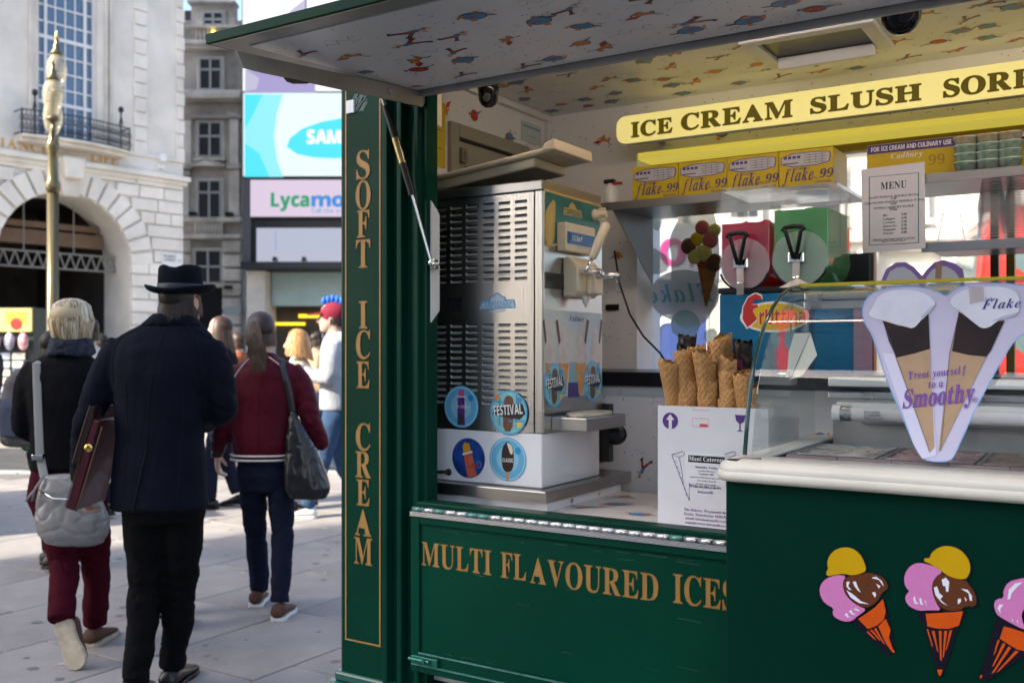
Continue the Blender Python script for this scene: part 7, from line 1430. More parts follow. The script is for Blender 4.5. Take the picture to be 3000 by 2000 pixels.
# spray bottle and jar at the left end of the shelf
p = atY(1790, 575, YSH+.06)
t = thing('spray_bottle', 'white spray bottle with red trigger at the left end of the shelf', 'bottle', (p.x, YSH+.06, zs))
mb = MB(); mb.lathe([(.028,.0005),(.03,.01),(.03,.05),(.022,.07),(.012,.078),(.012,.085)], (p.x,YSH+.06,zs), 16); mb.build('bottle_body', whitep, t, smooth=True)
mb = MB(); mb.box(p.x-.03, p.x+.02, YSH+.05, YSH+.07, zs+.085, zs+.102); mb.build('spray_head', black, t, bevel=.004)
mb = MB(); mb.box(p.x-.0, p.x+.05, YSH+.052, YSH+.068, zs+.078, zs+.09); mb.build('trigger', ink_red, t, bevel=.004)
p = atY(1672, 545, 3.30)
mb = MB(); mb.lathe([(.026,0),(.027,.01),(.027,.06),(.024,.065)], (p.x, 3.1, mz1+.0005), 18); o = mb.build('printed_cup', tubp, None, smooth=True); tag(o, 'small printed paper cup behind the tilted cream lid', 'cup')
# menu sheet clipped in front of the shelves
MYY = 3.445
mf = Fr((0, MYY, 0), (1,0,0), (0,0,1))
c0 = mf.px(2523, 497); c1 = mf.px(2527, 742); c2 = mf.px(2712, 728); c3 = mf.px(2709, 474)
menu = thing('menu_sheet', 'white laminated menu sheet with green border hanging from the shelf', 'menu', mf.p(*c1))
mb = MB(); mb.prism([c1, c2, c3, c0], mf, -.001, 0); mb.build('sheet', mat('laminated_paper', (.7,.7,.78), rough=.18), menu)
a = Art(mf, .0006); gm = mat('menu_green', (.04,.25,.17), rough=.4); gd = mat('menu_dark', (.015,.07,.05), rough=.4)
wm = c2[0]-c1[0]; hm = c0[1]-c1[1]
Q = lambda s_, t_: (c1[0]+s_*wm, c1[1]+t_*hm)
a.stroke([Q(.11,.09),Q(.89,.09),Q(.89,.9),Q(.11,.9)], .0035, gm, 1, closed=True)
a.text('MENU', 'b', Q(.29,.74), .035, gd, width=wm*.42, layer=2)
for i, s_ in enumerate(('PLAIN WAFFLE DOUBLE SCOOP', '£2.50', 'CHOCOLATE WAFFLE DOUBLE SCOOP', '£3.00', 'EXTRA CADBURY FLAKE', '0.50p')):
    a.text(s_.replace('£',''), 'b', Q(.5, .64-.026*i - .012*(i//2)), .010, gd, align='c', layer=2)
for i, (s_, p_) in enumerate((('99s','2.00'),('Calippos','2.00'),('Cornetto','2.50'),('Solero Ice','2.50'),('Magnum','3.00'),('Twister','2.00'))):
    a.text(s_, 'b', Q(.33, .42-.042*i), .010, gd, layer=2); a.text(p_, 'b', Q(.62, .42-.042*i), .010, gd, layer=2)
a.text('THANK YOU FOR YOUR CUSTOM', 'b', Q(.5,.135), .010, gd, align='c', width=wm*.66, layer=2); a.text('HAVE A NICE DAY', 'b', Q(.5,.115), .008, gd, align='c', layer=2)
a.build('menu_print', menu)
# ================================================================== stickers on the rear window
gwf = Fr((0, YW-.012, 0), (1,0,0), (0,0,1))
pale = mat('window_film_pale', (.5,.62,.7), rough=.5, trans=0, alpha=.85); pale2 = mat('window_film_blue', (.3,.5,.58), rough=.5, alpha=.75); pale3 = mat('window_film_white', (.66,.72,.78), rough=.5, alpha=.9); filmtx = mat('window_film_text', (.2,.5,.68), rough=.5, alpha=.8)
dec = MB()
t = thing('window_decal', 'pale blue back-to-front flake ice cream decal on the rear window', 'decal', gwf.p(*gwf.px(2010, 1000)))
a = Art(gwf, .001, .0004)
a.ppx(smoothpoly([(1960,900),(1970,760),(1958,700),(1990,640),(1995,590),(2050,560),(2095,620),(2110,720),(2105,880),(2060,960),(1980,960)],2), pale, 1)
def opx(cx_, cy_, rx_, ry_, n=30): return [(cx_+rx_*math.cos(6.2832*i/n), cy_+ry_*math.sin(6.2832*i/n)) for i in range(n)]
a.ppx(opx(2005, 866, 102, 76), pale3, 2); a.ppx(opx(2008, 950, 43, 42), pale2, 4); a.ppx(smoothpoly([(1880,770),(1885,740),(1905,735),(1915,725),(1940,740),(1955,750),(1962,790),(1930,805),(1895,800)],1), pale2, 3)
a.ppx(smoothpoly([(1900,650),(1902,610),(1925,590),(1946,612),(1940,660),(1925,682)],1), pale2, 3); a.ppx(smoothpoly([(2058,985),(2070,965),(2100,960),(2104,1010),(2080,1020)],1), pale2, 3)
u0, v0 = gwf.px(2095, 882); a.text('Flake', 'i', (u0, v0), .12, filmtx, layer=5, shear=.0, rot=0)
# the decal is read from outside, so it stands mirrored in here
a.build('film', t)
for o in t.children:
    me = o.data; uu = [v.co.x for v in me.vertices]
# mirror only the lettering: last shapes added
letters = layout('Flake', 'i')[1]*.12
me = t.children[0].data
for pgn in me.polygons: pass
li = {vi for p_ in me.polygons if me.materials[p_.material_index] == filmtx for vi in p_.vertices}
for vi in li: me.vertices[vi].co.x = 2*u0 - me.vertices[vi].co.x
t = thing('cone_cutout', 'printed cut-out of a cone piled with pink and yellow scoops on the rear window', 'cutout', gwf.p(*gwf.px(2070, 900)))
f2 = Fr((0, YW-.04, 0), (1,0,0), (0,0,1)); a = Art(f2, .002, .0005)
a.ppx([(2040,762),(2098,750),(2104,780),(2072,898),(2066,896)], mat('cutout_cone', (.36,.15,.03), rough=.5, var=.3, vscale=30), 1)
a.ppx([(2040,770),(2070,765),(2072,785),(2050,790)], mat('cutout_red', (.45,.06,.02), rough=.5), 2)
for (cx_, cy_, rr_, m) in ((2020,722,24,mat('scoop_brown', (.12,.05,.025), rough=.5, bump=.6, bscale=120)),(2095,770,27,MATS['scoop_brown']),(2096,676,20,mat('scoop_pale', (.6,.55,.2), rough=.5, bump=.6, bscale=120)),(2038,752,22,mat('scoop_cream', (.55,.5,.14), rough=.5, bump=.6, bscale=120)),(2044,702,21,mat('scoop_yellow', (.62,.45,.015), rough=.5, bump=.6, bscale=120)),(2060,668,22,mat('scoop_pink', (.5,.12,.15), rough=.5, bump=.6, bscale=120)),(2084,704,25,MATS['scoop_pink']),(2066,742,25,MATS['scoop_cream'])):
    cc = f2.px(cx_, cy_); r_ = rr_/FPX*(YW-.04)/ray(cx_,cy_).y
    mb = MB(); mb.ell(f2.p(cc[0], cc[1], .012), (r_, .012, r_), 18, 10); mb.build('scoop', m, t, smooth=True)
a.build('cone', t)
# wire running down the window to the counter
mb = MB(); mb.tube([atY(1800,735,3.40), atY(1815,830,3.38), atY(1845,920,3.36), atY(1885,985,3.36), atY(1935,1035,3.36), atY(1960,1075,3.38)], .004, 8); o = mb.build('power_cable', black, None, smooth=True); tag(o, 'black cable sagging beside the machine towards the cones', 'cable')
mb = MB(); p = atY(1793, 900, YB-.01); q = atY(1793, 900, YB-.004); mb.box(p.x-.033, p.x+.033, YB-.012, YB-.001, p.z-.014, p.z+.014); o = mb.build('wall_socket', black, kiosk, bevel=.004)

# ================================================================== display freezer with curved glass
FY = 2.20
fx = atY(2125, 1500, FY).x
fz = thing('display_freezer', 'green fronted ice cream display freezer with cream rim and curved glass', 'freezer', (.1, 2.5, .3))
lipm = mat('aged_cream_rim', (.66,.62,.53), rough=.3, coat=.2, var=.08, vscale=5)
FX1 = 1.25
mb = MB(); mb.box(fx, FX1, FY, 2.53, .1, 1.192); body = mb.build('cabinet', greend, fz, bevel=.006)
mb = MB(); mb.box(fx+.04, FX1, 2.5305, 2.98, .46, 1.15); mb.build('cabinet_rear', greyw, fz)
# rim: a section swept round three sides
sec = [(.00,-.002),(-.020,.000),(-.027,.010),(-.026,.020),(-.022,.024),(-.023,.028),(-.019,.040),(-.006,.047),(.075,.054),(.080,.050),(.080,-.002)]
z0 = 1.192
def rim_ring(px_, py_, nx_, ny_): return [Vector((px_ + nx_*(-s), py_ + ny_*(-s), z0 + h)) for s, h in sec]
path = [(FX1, FY, 0,-1)] + [(fx, FY, -0.0,-1.0)]
rc = .03
ring = []
for (x_, y_, nx_, ny_) in [(FX1, FY, 0, -1), (fx+rc, FY, 0, -1)] + [(fx+rc, FY+rc, math.cos(R(270-15*i)), math.sin(R(270-15*i))) for i in range(1, 6)] + [(fx, FY+rc, -1, 0), (fx, 2.98, -1, 0)]:
    if abs(nx_) > .01 and abs(ny_) > .01: ring.append([Vector((x_ + nx_*(rc - s), y_ + ny_*(rc - s), z0 + h)) for s, h in sec])
    else: ring.append([Vector((x_ - nx_*s, y_ - ny_*s, z0 + h)) for s, h in sec])
mb = MB(); k = len(sec)
vs = [p for r_ in ring for p in r_]; fs = []
for i in range(len(ring)-1):
    for j in range(k): fs.append((i*k+j, i*k+(j+1)%k, (i+1)*k+(j+1)%k, (i+1)*k+j))
fs += [tuple(range(k)), tuple((len(ring)-1)*k+j for j in range(k))]
mb.add(vs, fs); rim = mb.build('rim', lipm, fz, auto=50)
a = Art(Fr((0, FY+.075, z0+.0545), (1,0,0), (0,-.99,-.09)), .0008); crk = mat('hairline_crack', (.2,.19,.16), rough=.8)
random.seed(9)
for i in range(26):
    u = random.uniform(fx+.05, .35); v = random.uniform(.0,.03); P_ = [(u, v)]
    for j in range(4): P_.append((P_[-1][0]+random.uniform(-.003,.003), P_[-1][1]+random.uniform(.004,.012)))
    a.stroke(P_, .0006, crk, 1)
a.build('hairline_cracks', rim)
# inner well
well = mat('frosted_well', (.3,.3,.31), rough=.45, var=.25, vscale=12); wire = mat('well_steel', (.4,.4,.4), rough=.25, metal=.9)
mb = MB(); mb.box(fx+.08, FX1, 2.285, 2.30, 1.16, 1.235); mb.box(fx+.055, fx+.08, 2.285, 2.95, 1.16, 1.245); mb.box(fx+.08, FX1, 2.86, 2.88, 1.16, 1.30); mb.build('well_walls', mat('well_white', (.42,.4,.4), rough=.4, var=.15, vscale=8), fz, bevel=.004)
mb = MB(); mb.box(fx+.08, FX1, 2.30, 2.86, 1.155, 1.165); mb.build('well_floor', well, fz)
# grey tiles along the front of the well
for i in range(14):
    mb = MB(); x_ = fx + .12 + i*.118; mb.box(x_, x_+.115, 2.281, 2.2845, 1.238, 1.252); mb.build('tile', mat('mauve_grey_tile', (.2,.15,.155), rough=.35, objvar=.15), fz)
mb = MB(); mb.box(fx+.4, FX1, 2.305, 2.33, 1.225, 1.245); mb.build('red_strip', mat('red_plastic_strip', (.25,.03,.025), rough=.4), fz)
# steel pans with film-covered ice cream
film = mat('cling_film', (.55,.52,.54), rough=.08, coat=.6, bump=1, bscale=26, var=.3, vscale=9)
pan = MB(); 
for q in ((0,.005,0,.30),(.195,.2,0,.30),(.005,.195,0,.005),(.005,.195,.295,.30)): pan.box(*q, 0, .045)
pme = pan.mesh('steel_pan', wire)
pcol = [(.55,.5,.45),(.5,.3,.32),(.32,.2,.12),(.6,.56,.42),(.45,.18,.2),(.4,.45,.3),(.55,.48,.4),(.3,.2,.16)]
fl_ = MB(); 
N_ = 9; M_ = 13; rnd = random.Random(4)
for i in range(N_):
    for j in range(M_): fl_.v.append((.006+.188*i/(N_-1), .006+.288*j/(M_-1), .036+.008*noise.noise(Vector((i*.9,j*.7,.3)))+.006*rnd.random()))
for i in range(N_-1):
    for j in range(M_-1): fl_.f.append((i*M_+j,(i+1)*M_+j,(i+1)*M_+j+1,i*M_+j+1)); fl_.m.append(0)
for i in range(8):
    t = thing('ice_cream_pan', 'steel pan of ice cream under crumpled film, %s from the freezer\'s left end' % ('first','second','third','fourth','fifth','sixth','seventh','eighth')[i], 'pan', (fx+.105+i*.207, 2.34, 1.203), group='steel pans inside the freezer')
    o = link('pan_walls', pme, t, True)
    me = fl_.mesh('film_top', [mat('pan_film_%d' % i, pcol[i], rough=.12, coat=.7, bump=1, bscale=30, var=.3, vscale=9)], True); link('film_top', me, t, True)
# curved front glass
GP = [(2.272,1.246),(2.292,1.33),(2.315,1.41),(2.345,1.47),(2.38,1.519),(2.43,1.566),(2.49,1.608),(2.54,1.632),(2.594,1.653),(2.66,1.668),(2.737,1.676)]
GX0 = -.78
gm_ = glass('curved_glass', (.95,.975,.97), .045)
edge = mat('glass_edge_green', (.015,.06,.055), rough=.12, coat=.5)
mb = MB()
for (y_, z_) in GP: mb.v += [(GX0+.001, y_, z_), (FX1, y_, z_)]
for i in range(len(GP)-1): mb.f.append((2*i,2*i+1,2*i+3,2*i+2)); mb.m.append(0)
gl = mb.build('curved_glass', gm_, fz, smooth=True)
mb = MB(); mb.tube([Vector((GX0, y_, z_)) for y_, z_ in GP], [(.0055,.0042)]*len(GP), 8, ref=(1,0,0)); mb.build('glass_edge', edge, gl, smooth=True)
# left end pane, set a little back
mb = MB(); P_ = [(y_+.03, z_-.02) for y_, z_ in GP] + [(2.86, 1.655), (2.86, 1.25), (2.31, 1.25)]
endf = Fr((GX0+.005,0,0), (0,1,0), (0,0,1)); mb.prism(P_, endf, 0, .004); mb.build('end_pane', glass('end_glass', (.93,.96,.95), .04), fz)
mb = MB(); mb.box(GX0-.004, FX1, 2.735, 2.86, 1.662, 1.674); mb.build('top_glass_shelf', glass('top_glass', (.93,.97,.93), .06), fz)
mb = MB(); mb.box(GX0, FX1, 2.725, 2.737, 1.672, 1.682); mb.build('lit_edge_strip', mat('painted_yellow_light', (.6,.5,.03), rough=.25), fz)  # yellow light on the glass edge, painted as a strip
mb = MB(); mb.box(GX0+.01, FX1, 2.74, 2.80, 1.635, 1.66); mb.box(GX0+.01, FX1, 2.735, 2.742, 1.61, 1.634); mb.build('top_rail', alu, fz, bevel=.004)
mb = MB(); mb.box(GX0+.03, GX0+.06, 2.70, 2.735, 1.615, 1.66); mb.build('rail_clip', glass('clip_plastic', (.8,.82,.8), .12, .1, .25), fz)
# rear ledges
mb = MB(); mb.box(GX0+.06, FX1, 2.80, 2.86, 1.395, 1.42); mb.build('rear_ledge', whitep, fz, bevel=.004)
mb = MB(); mb.box(GX0+.06, FX1, 2.80, 2.83, 1.36, 1.378); mb.build('rear_ledge', alu, fz, bevel=.004)
mb = MB(); mb.box(GX0+.14, FX1, 2.84, 2.855, 1.29, 1.345); mb.build('rear_ledge', mat('grey_ledge', (.3,.3,.3), rough=.4), fz, bevel=.004)
# unlit fluorescent tube along the back of the well
ty, tz = 2.72, 1.325
tb_ = thing('fluorescent_tube', 'unlit white fluorescent tube lying along the back of the freezer', 'tube', (.2, ty, tz))
tx0 = atY(2480, 1170, ty).x
mb = MB(); mb.cyl((tx0, ty, tz), (FX1, ty, tz), .019, n=18); tbo = mb.build('tube', mat('tube_glass', (.7,.69,.72), rough=.25), tb_, smooth=False, auto=40)
mb = MB(); mb.cyl((tx0-.014, ty, tz), (tx0+.014, ty, tz), .0205, n=18); mb.build('end_cap', alu, tb_, auto=40)
mb = MB(); mb.cyl((tx0-.035, ty, tz), (tx0-.014, ty, tz), .023, n=18); mb.box(tx0-.03, FX1, ty+.012, ty+.03, tz-.02, tz+.03); mb.build('tube_holder', whitep, tb_, auto=40)
a = Art(Fr((0, ty-.0195, tz), (1,0,0), (0,0,1)), .001)
for i, s_ in enumerate(('SYLVANIA', 'STANDARD', 'F36W 33-640')): a.text(s_, 's', (tx0+.05, .004-.008*i), .008, mat('tube_ink', (.12,.12,.14), rough=.5), layer=1)
a.build('tube_print', tbo)
# folded white plastic holder hanging by the end glass
h0 = atY(2372, 1040, 2.55)
hold = thing('scoop_holder', 'folded white plastic holder hanging inside the freezer\'s end glass', 'holder', h0)
hp = [(2320,980),(2374,975),(2391,1040),(2360,1090),(2314,1120),(2306,1095)]
hf = Fr((0,2.55,0), (1,0,0), (0,0,1)); mb = MB(); mb.prism(hf.pxs([(2306,1100),(2312,1030),(2328,976),(2374,975),(2340,1050),(2316,1112)]), hf, 0, .003); mb.build('plate', mat('holder_white', (.7,.68,.62), rough=.3, sss=.1), hold)
hf2 = Fr(hf.p(*hf.px(2374,975)), (0.12,.04,-.05), (0,.02,1)); 
mb = MB(); A_ = hf.p(*hf.px(2374,975)); B_ = hf.p(*hf.px(2316,1112)); C_ = atY(2393,1040,2.50); D_ = atY(2352,1098,2.50)
mb.add([A_,B_,D_,C_,A_+Vector((0,.003,0)),B_+Vector((0,.003,0)),D_+Vector((0,.003,0)),C_+Vector((0,.003,0))], [(0,1,2,3),(4,5,6,7),(0,1,5,4),(1,2,6,5),(2,3,7,6),(3,0,4,7)]); mb.build('plate', MATS['holder_white'], hold)
mb = MB(); e_ = hf.p(*hf.px(2300,1095)); mb.cyl(e_+Vector((-.01,0,0)), e_+Vector((.01,-.01,0)), .009); mb.build('clip', chrome, hold)
mb = MB(); mb.cyl(atY(2320,890,2.7), atY(2316,985,2.56), .002, n=6); mb.build('hanging_wire', chrome, hold)
# ================================================================== cone stickers on the freezer front
cf = Fr((0, FY, 0), (1,0,0), (0,0,1))
ol = mat('sticker_outline', (.006,.004,.012), rough=.35); sy = mat('sticker_y', (.56,.33,.002), rough=.3, var=.06, vscale=20); spk = mat('sticker_pk', (.62,.2,.45), rough=.3, var=.05, vscale=20); sb = mat('sticker_br', (.12,.035,.012), rough=.3, var=.1, vscale=20); so = mat('sticker_or', (.62,.085,.006), rough=.3, var=.08, vscale=20); sw = mat('sticker_wh', (.75,.75,.82), rough=.3)
def Z(P): return [(2100+x*.41455, 1350+y*.41455) for x, y in P]
def conest(pieces, label):
    t = thing('cone_sticker', label, 'sticker', cf.p(*cf.px(*Z([pieces[0][1][0]])[0])), group='ice cream cone stickers on the green freezer front')
    a = Art(cf, .0012, .0003)
    for nm, P, m in pieces:
        q = cf.pxs(Z(P)); 
        if m is not sw and m is not None and nm != 'stripe':
            q = smoothpoly(q, 1) if nm not in ('cone','tip') else q
            a.stroke(q, .0048, ol, layer=2 if nm in ('cone','tip') else 4, closed=True)
        a.poly(q, m, {'cone':1,'tip':3,'stripe':3,'scoop':5,'glint':7}[nm])
    a.build('vinyl', t)
conest([('scoop',[(785,812),(772,785),(792,757),(780,720),(797,665),(840,622),(900,605),(960,613),(1012,650),(1045,710),(1060,772),(1020,792),(960,806),(900,792),(840,800)],sy),
 ('scoop',[(917,808),(860,801),(800,815),(752,845),(727,895),(733,950),(765,1002),(830,1037),(818,1070),(835,1102),(900,1132),(960,1126),(1000,1088),(1063,1045),(1000,1020),(940,962),(895,900),(893,850)],spk),
 ('scoop',[(1065,785),(1010,800),(935,805),(893,850),(898,920),(950,985),(1010,1025),(1080,1032),(1142,980),(1165,930),(1207,900),(1213,880),(1182,820),(1120,793)],sb),
 ('cone',[(960,1130),(1000,1110),(1120,1030),(1178,965),(1200,1060),(1258,1350),(1210,1362)],ol),
 ('tip',[(1000,1112),(1060,1072),(1120,1030),(1175,970),(1196,1060),(1180,1120),(1130,1160),(1070,1183)],so),
 ('tip',[(1142,1165),(1195,1112),(1230,1190),(1217,1245),(1245,1320),(1262,1345),(1247,1353),(1195,1282)],so),
 ('stripe',[(1060,1205),(1072,1198),(1130,1262),(1110,1252)],so),('stripe',[(1085,1192),(1098,1186),(1160,1262),(1152,1266)],so),('stripe',[(1112,1182),(1126,1176),(1190,1290),(1180,1288)],so),
 ('glint',[(920,850),(942,848),(932,880),(954,907),(936,905),(918,880)],sw),('glint',[(963,850),(985,846),(1000,890),(1022,926),(1000,912),(975,880)],sw),('glint',[(1095,822),(1128,812),(1170,845),(1183,880),(1172,872),(1150,838)],sw),('glint',[(1128,862),(1160,880),(1148,897)],sw),('glint',[(1098,925),(1122,922),(1128,945),(1120,962)],sw),('glint',[(918,908),(960,935),(985,955),(1020,985),(1080,1008),(1010,1000),(950,962)],sw),
 ('glint',[(905,1078),(922,1070),(935,1095),(950,1100),(925,1100)],sw),('glint',[(935,1058),(952,1046),(962,1068),(985,1080),(958,1080)],sw),('glint',[(968,1040),(990,1036),(1015,1055),(1000,1056)],sw)],
 'leftmost cone sticker tilting right, its tip torn, on the green freezer front')
conest([('scoop',[(1512,680),(1465,685),(1468,708),(1510,722),(1580,770),(1660,822),(1755,836),(1785,800),(1795,740),(1775,680),(1720,620),(1640,594),(1570,605),(1525,640),(1508,668)],sy),
 ('scoop',[(1470,720),(1410,716),(1360,745),(1328,800),(1326,860),(1345,900),(1365,915),(1335,945),(1335,985),(1362,1025),(1430,1055),(1500,1050),(1590,1052),(1550,1000),(1525,920),(1525,860),(1550,810),(1600,785),(1550,745)],spk),
 ('scoop',[(1600,790),(1550,812),(1523,860),(1522,920),(1545,985),(1590,1035),(1650,1058),(1720,1050),(1760,1020),(1830,1025),(1838,970),(1815,910),(1780,870),(1765,840),(1690,830)],sb),
 ('cone',[(1425,1070),(1475,1070),(1590,1062),(1755,1055),(1690,1200),(1590,1512),(1568,1512),(1490,1210)],ol),
 ('tip',[(1477,1075),(1600,1068),(1742,1058),(1712,1160),(1640,1182),(1560,1180),(1490,1165)],so),
 ('stripe',[(1484,1185),(1496,1187),(1530,1310),(1522,1305)],so),('stripe',[(1520,1195),(1540,1196),(1568,1350),(1560,1340)],so),('stripe',[(1570,1196),(1590,1196),(1590,1410),(1580,1400)],so),('stripe',[(1608,1196),(1630,1195),(1605,1385),(1598,1380)],so),('stripe',[(1645,1195),(1665,1192),(1625,1330),(1618,1335)],so),
 ('tip',[(1556,1468),(1598,1470),(1585,1510),(1570,1512)],so),
 ('glint',[(1590,835),(1620,820),(1645,850),(1638,920),(1622,918),(1618,880),(1600,878)],sw),('glint',[(1535,890),(1558,882),(1575,930),(1600,950),(1580,975),(1635,1020),(1590,995),(1548,945)],sw),('glint',[(1725,898),(1775,905),(1805,950),(1805,985),(1790,980),(1780,930)],sw),('glint',[(1705,970),(1725,968),(1728,990),(1705,1010)],sw),('glint',[(1752,955),(1768,975),(1760,990)],sw),('glint',[(1388,965),(1402,952),(1410,990),(1430,1005),(1402,1005)],sw),('glint',[(1432,968),(1445,962),(1455,1000),(1465,1015),(1440,1008)],sw),('glint',[(1468,980),(1478,985),(1490,1030)],sw)],
 'middle cone sticker standing upright on the green freezer front')
conest([('scoop',[(2290,950),(2280,860),(2220,815),(2140,828),(2060,850),(2025,910),(2030,965),(1975,972),(1958,1010),(1970,1060),(1990,1090),(2060,1130),(2150,1180),(2210,1190),(2260,1100)],spk),
 ('scoop',[(2300,1000),(2220,1000),(2160,1050),(2155,1110),(2180,1180),(2260,1210),(2340,1150)],sb),
 ('cone',[(1985,1110),(2060,1140),(2165,1200),(2260,1220),(2180,1360),(1890,1555),(1862,1535)],ol),
 ('tip',[(2030,1165),(2090,1180),(2200,1215),(2260,1225),(2190,1340),(2130,1330),(2060,1290),(2000,1250)],so),
 ('stripe',[(1985,1260),(2000,1262),(1972,1345),(1955,1370)],so),('stripe',[(2022,1282),(2042,1290),(1960,1440),(1945,1450)],so),('stripe',[(2062,1305),(2082,1315),(1960,1490),(1940,1500)],so),('stripe',[(2110,1335),(2135,1342),(1995,1480),(1975,1490)],so),
 ('tip',[(1868,1505),(1880,1510),(1866,1535),(1858,1525)],so),
 ('glint',[(2055,975),(2065,905),(2110,860),(2165,850),(2120,890),(2085,930),(2075,970)],sw),('glint',[(1985,1035),(2000,1008),(2028,1010),(2005,1040),(2008,1075)],sw),('glint',[(2085,1115),(2092,1112),(2096,1140)],sw),('glint',[(2120,1120),(2128,1118),(2132,1155)],sw)],
 'rightmost cone sticker cut by the picture edge on the green freezer front')
mb = MB(); 
# ================================================================== cut-out card on the glass
pf = Fr((0, 2.262, 1.24), (1,0,0), (0,.098,.41))
def Zp(P): return [(2100+x*.44643, 750+y*.44643) for x, y in P]
card_o = [(1345,1320),(1310,1270),(1200,1010),(1110,800),(1035,560),(1010,500),(970,440),(955,370),(965,310),(1000,260),(1060,225),(1180,203),(1300,202),(1390,215),(1460,240),(1505,268),(1540,235),(1600,200),(1700,183),(1850,178),(1990,190),(2100,215),(2180,270),(2200,350),(2150,440),(2060,500),(1990,520),(1920,600),(1780,850),(1700,1000),(1600,1220),(1560,1310),(1530,1340),(1470,1350),(1400,1346)]
poster = thing('smoothy_card', 'lilac cut-out card of two chocolate topped cones on the freezer glass', 'card', pf.p(*pf.px(2715, 1345)))
lil = mat('card_lilac', (.50,.45,.60), rough=.22, var=.2, vscale=3.5, col2=(.58,.56,.7)); lrim = mat('card_blue_rim', (.2,.4,.72), rough=.3)
mb = MB(); mb.prism(smoothpoly(pf.pxs(Zp(card_o)),1), pf, -.002, .001); mb.build('card_board', [lil], poster)
a = Art(pf, .0016, .0003)
a.stroke(smoothpoly(pf.pxs(Zp(card_o)),1), .0022, lrim, 1, closed=True)
cconeb = mat('card_cone', (.42,.28,.17), rough=.35, var=.12, vscale=16); cch = mat('card_choc', (.022,.012,.012), rough=.3, var=.4, vscale=14); ccr = mat('card_cream', (.66,.66,.74), rough=.35, var=.12, vscale=12)
pale_ = mat('card_white_glow', (.62,.6,.76), rough=.3)
a.ppx(Zp([(1180,640),(1400,610),(1440,1280),(1440,1310),(1350,1330),(1290,1230),(1090,640)]), pale_, 2)
a.ppx(Zp([(1090,430),(1390,380),(1400,620),(1430,1255),(1400,1290),(1170,660)]), cconeb, 3); a.ppx(Zp([(1590,370),(1890,430),(1770,660),(1475,1260),(1455,1290),(1530,640)]), cconeb, 3)
a.ppx(Zp([(1090,425),(1200,460),(1390,370),(1400,610),(1300,640),(1180,668),(1130,560)]), cch, 4); a.ppx(Zp([(1588,365),(1700,440),(1890,425),(1800,620),(1770,662),(1650,650),(1545,625)]), cch, 4)
a.ppx(smoothpoly(Zp([(995,380),(1030,330),(1060,260),(1150,225),(1280,222),(1380,250),(1440,310),(1420,350),(1370,380),(1330,440),(1290,478),(1240,465),(1180,450),(1100,425),(1020,410)]),1), ccr, 5)
a.ppx(smoothpoly(Zp([(1525,300),(1580,240),(1680,208),(1840,200),(1940,220),(1985,260),(1990,330),(1980,380),(1900,400),(1840,430),(1790,470),(1740,478),(1690,440),(1640,400),(1600,360),(1550,340)]),1), ccr, 5)
ch_sh = mat('card_shade', (.45,.45,.55), rough=.4)
for P_ in ([(1340,400),(1400,340),(1440,315),(1410,360),(1350,420)],[(1800,430),(1880,395),(1980,370),(1960,395),(1850,425)]): a.ppx(Zp(P_), ch_sh, 6)
a.stroke(pf.pxs(Zp([(1095,440),(1180,668),(1400,1290)])), .0012, mat('card_line', (.12,.1,.13), rough=.5), 6); a.stroke(pf.pxs(Zp([(1590,375),(1530,640),(1470,1280)])), .0012, MATS['card_line'], 6)
pv = mat('card_purple', (.2,.07,.33), rough=.4); pd = mat('card_dark_purple', (.06,.03,.2), rough=.4)
def ptext(s_, st, x0_, y0_, x1_, y1_, cap, m, **kw):
    A_ = pf.px(*Zp([(x0_,y0_)])[0]); B_ = pf.px(*Zp([(x1_,y1_)])[0])
    a.text(s_, st, A_, cap, m, width=math.hypot(B_[0]-A_[0],B_[1]-A_[1]), rot=math.atan2(B_[1]-A_[1],B_[0]-A_[0]), layer=8, **kw)
ptext('Treat yourself', 'i', 1260, 812, 1645, 770, .0255, pv); ptext('to a', 'i', 1390, 868, 1490, 858, .0255, pv)
ptext('Smoothy', 'b', 1218, 1000, 1690, 955, .060, pv, shear=.22, fat=.0008); ptext('Flake', 'i', 1735, 352, 1995, 340, .030, pd, shear=.15); ptext('Cadbury', 'i', 1762, 296, 1842, 292, .010, pd)
c = pf.px(*Zp([(1697,944)])[0]); a.stroke([(c[0]+.005*math.cos(t_*.6), c[1]+.005*math.sin(t_*.6)) for t_ in range(11)], .001, pv, 8, closed=True); a.text('R', 's', (c[0]-.0028,c[1]-.0025), .007, pv, layer=8)
a.build('card_print', poster)
tp = Zp([(1655,200),(1750,205),(1755,300),(1660,320)]); mb = MB(); mb.prism(pf.pxs(tp), pf, .0042, .0048); mb.build('tape_patch', mat('tape_film', (.6,.5,.48), rough=.1, alpha=.35), poster)
# second card's back standing behind the freezer top
bf = Fr((0, 2.90, 0), (1,0,0), (0,0,1))
def Zb(P): return [(2400+x*.35067, 350+y*.35067) for x, y in P]
t = thing('display_card', 'grey back of a purple edged twin arched card behind the freezer', 'card', bf.p(*bf.px(2700, 840)))
o_ = [(520,1420),(520,1340),(560,1250),(640,1195),(720,1192),(790,1230),(860,1305),(900,1250),(960,1195),(1040,1172),(1130,1200),(1200,1250),(1215,1340),(1215,1420)]
mb = MB(); mb.prism(bf.pxs(Zb(o_)), bf, -.002, 0); mb.build('card_board', mat('card_violet', (.2,.12,.36), rough=.4), t)
a = Art(bf, .0008); cg = mat('card_grey_back', (.42,.44,.5), rough=.5)
a.ppx(Zb([(560,1420),(560,1340),(590,1270),(650,1235),(710,1232),(770,1265),(830,1330),(835,1420)]), cg, 1); a.ppx(Zb([(890,1420),(895,1320),(940,1260),(1000,1225),(1060,1225),(1130,1265),(1175,1330),(1180,1420)]), cg, 1)
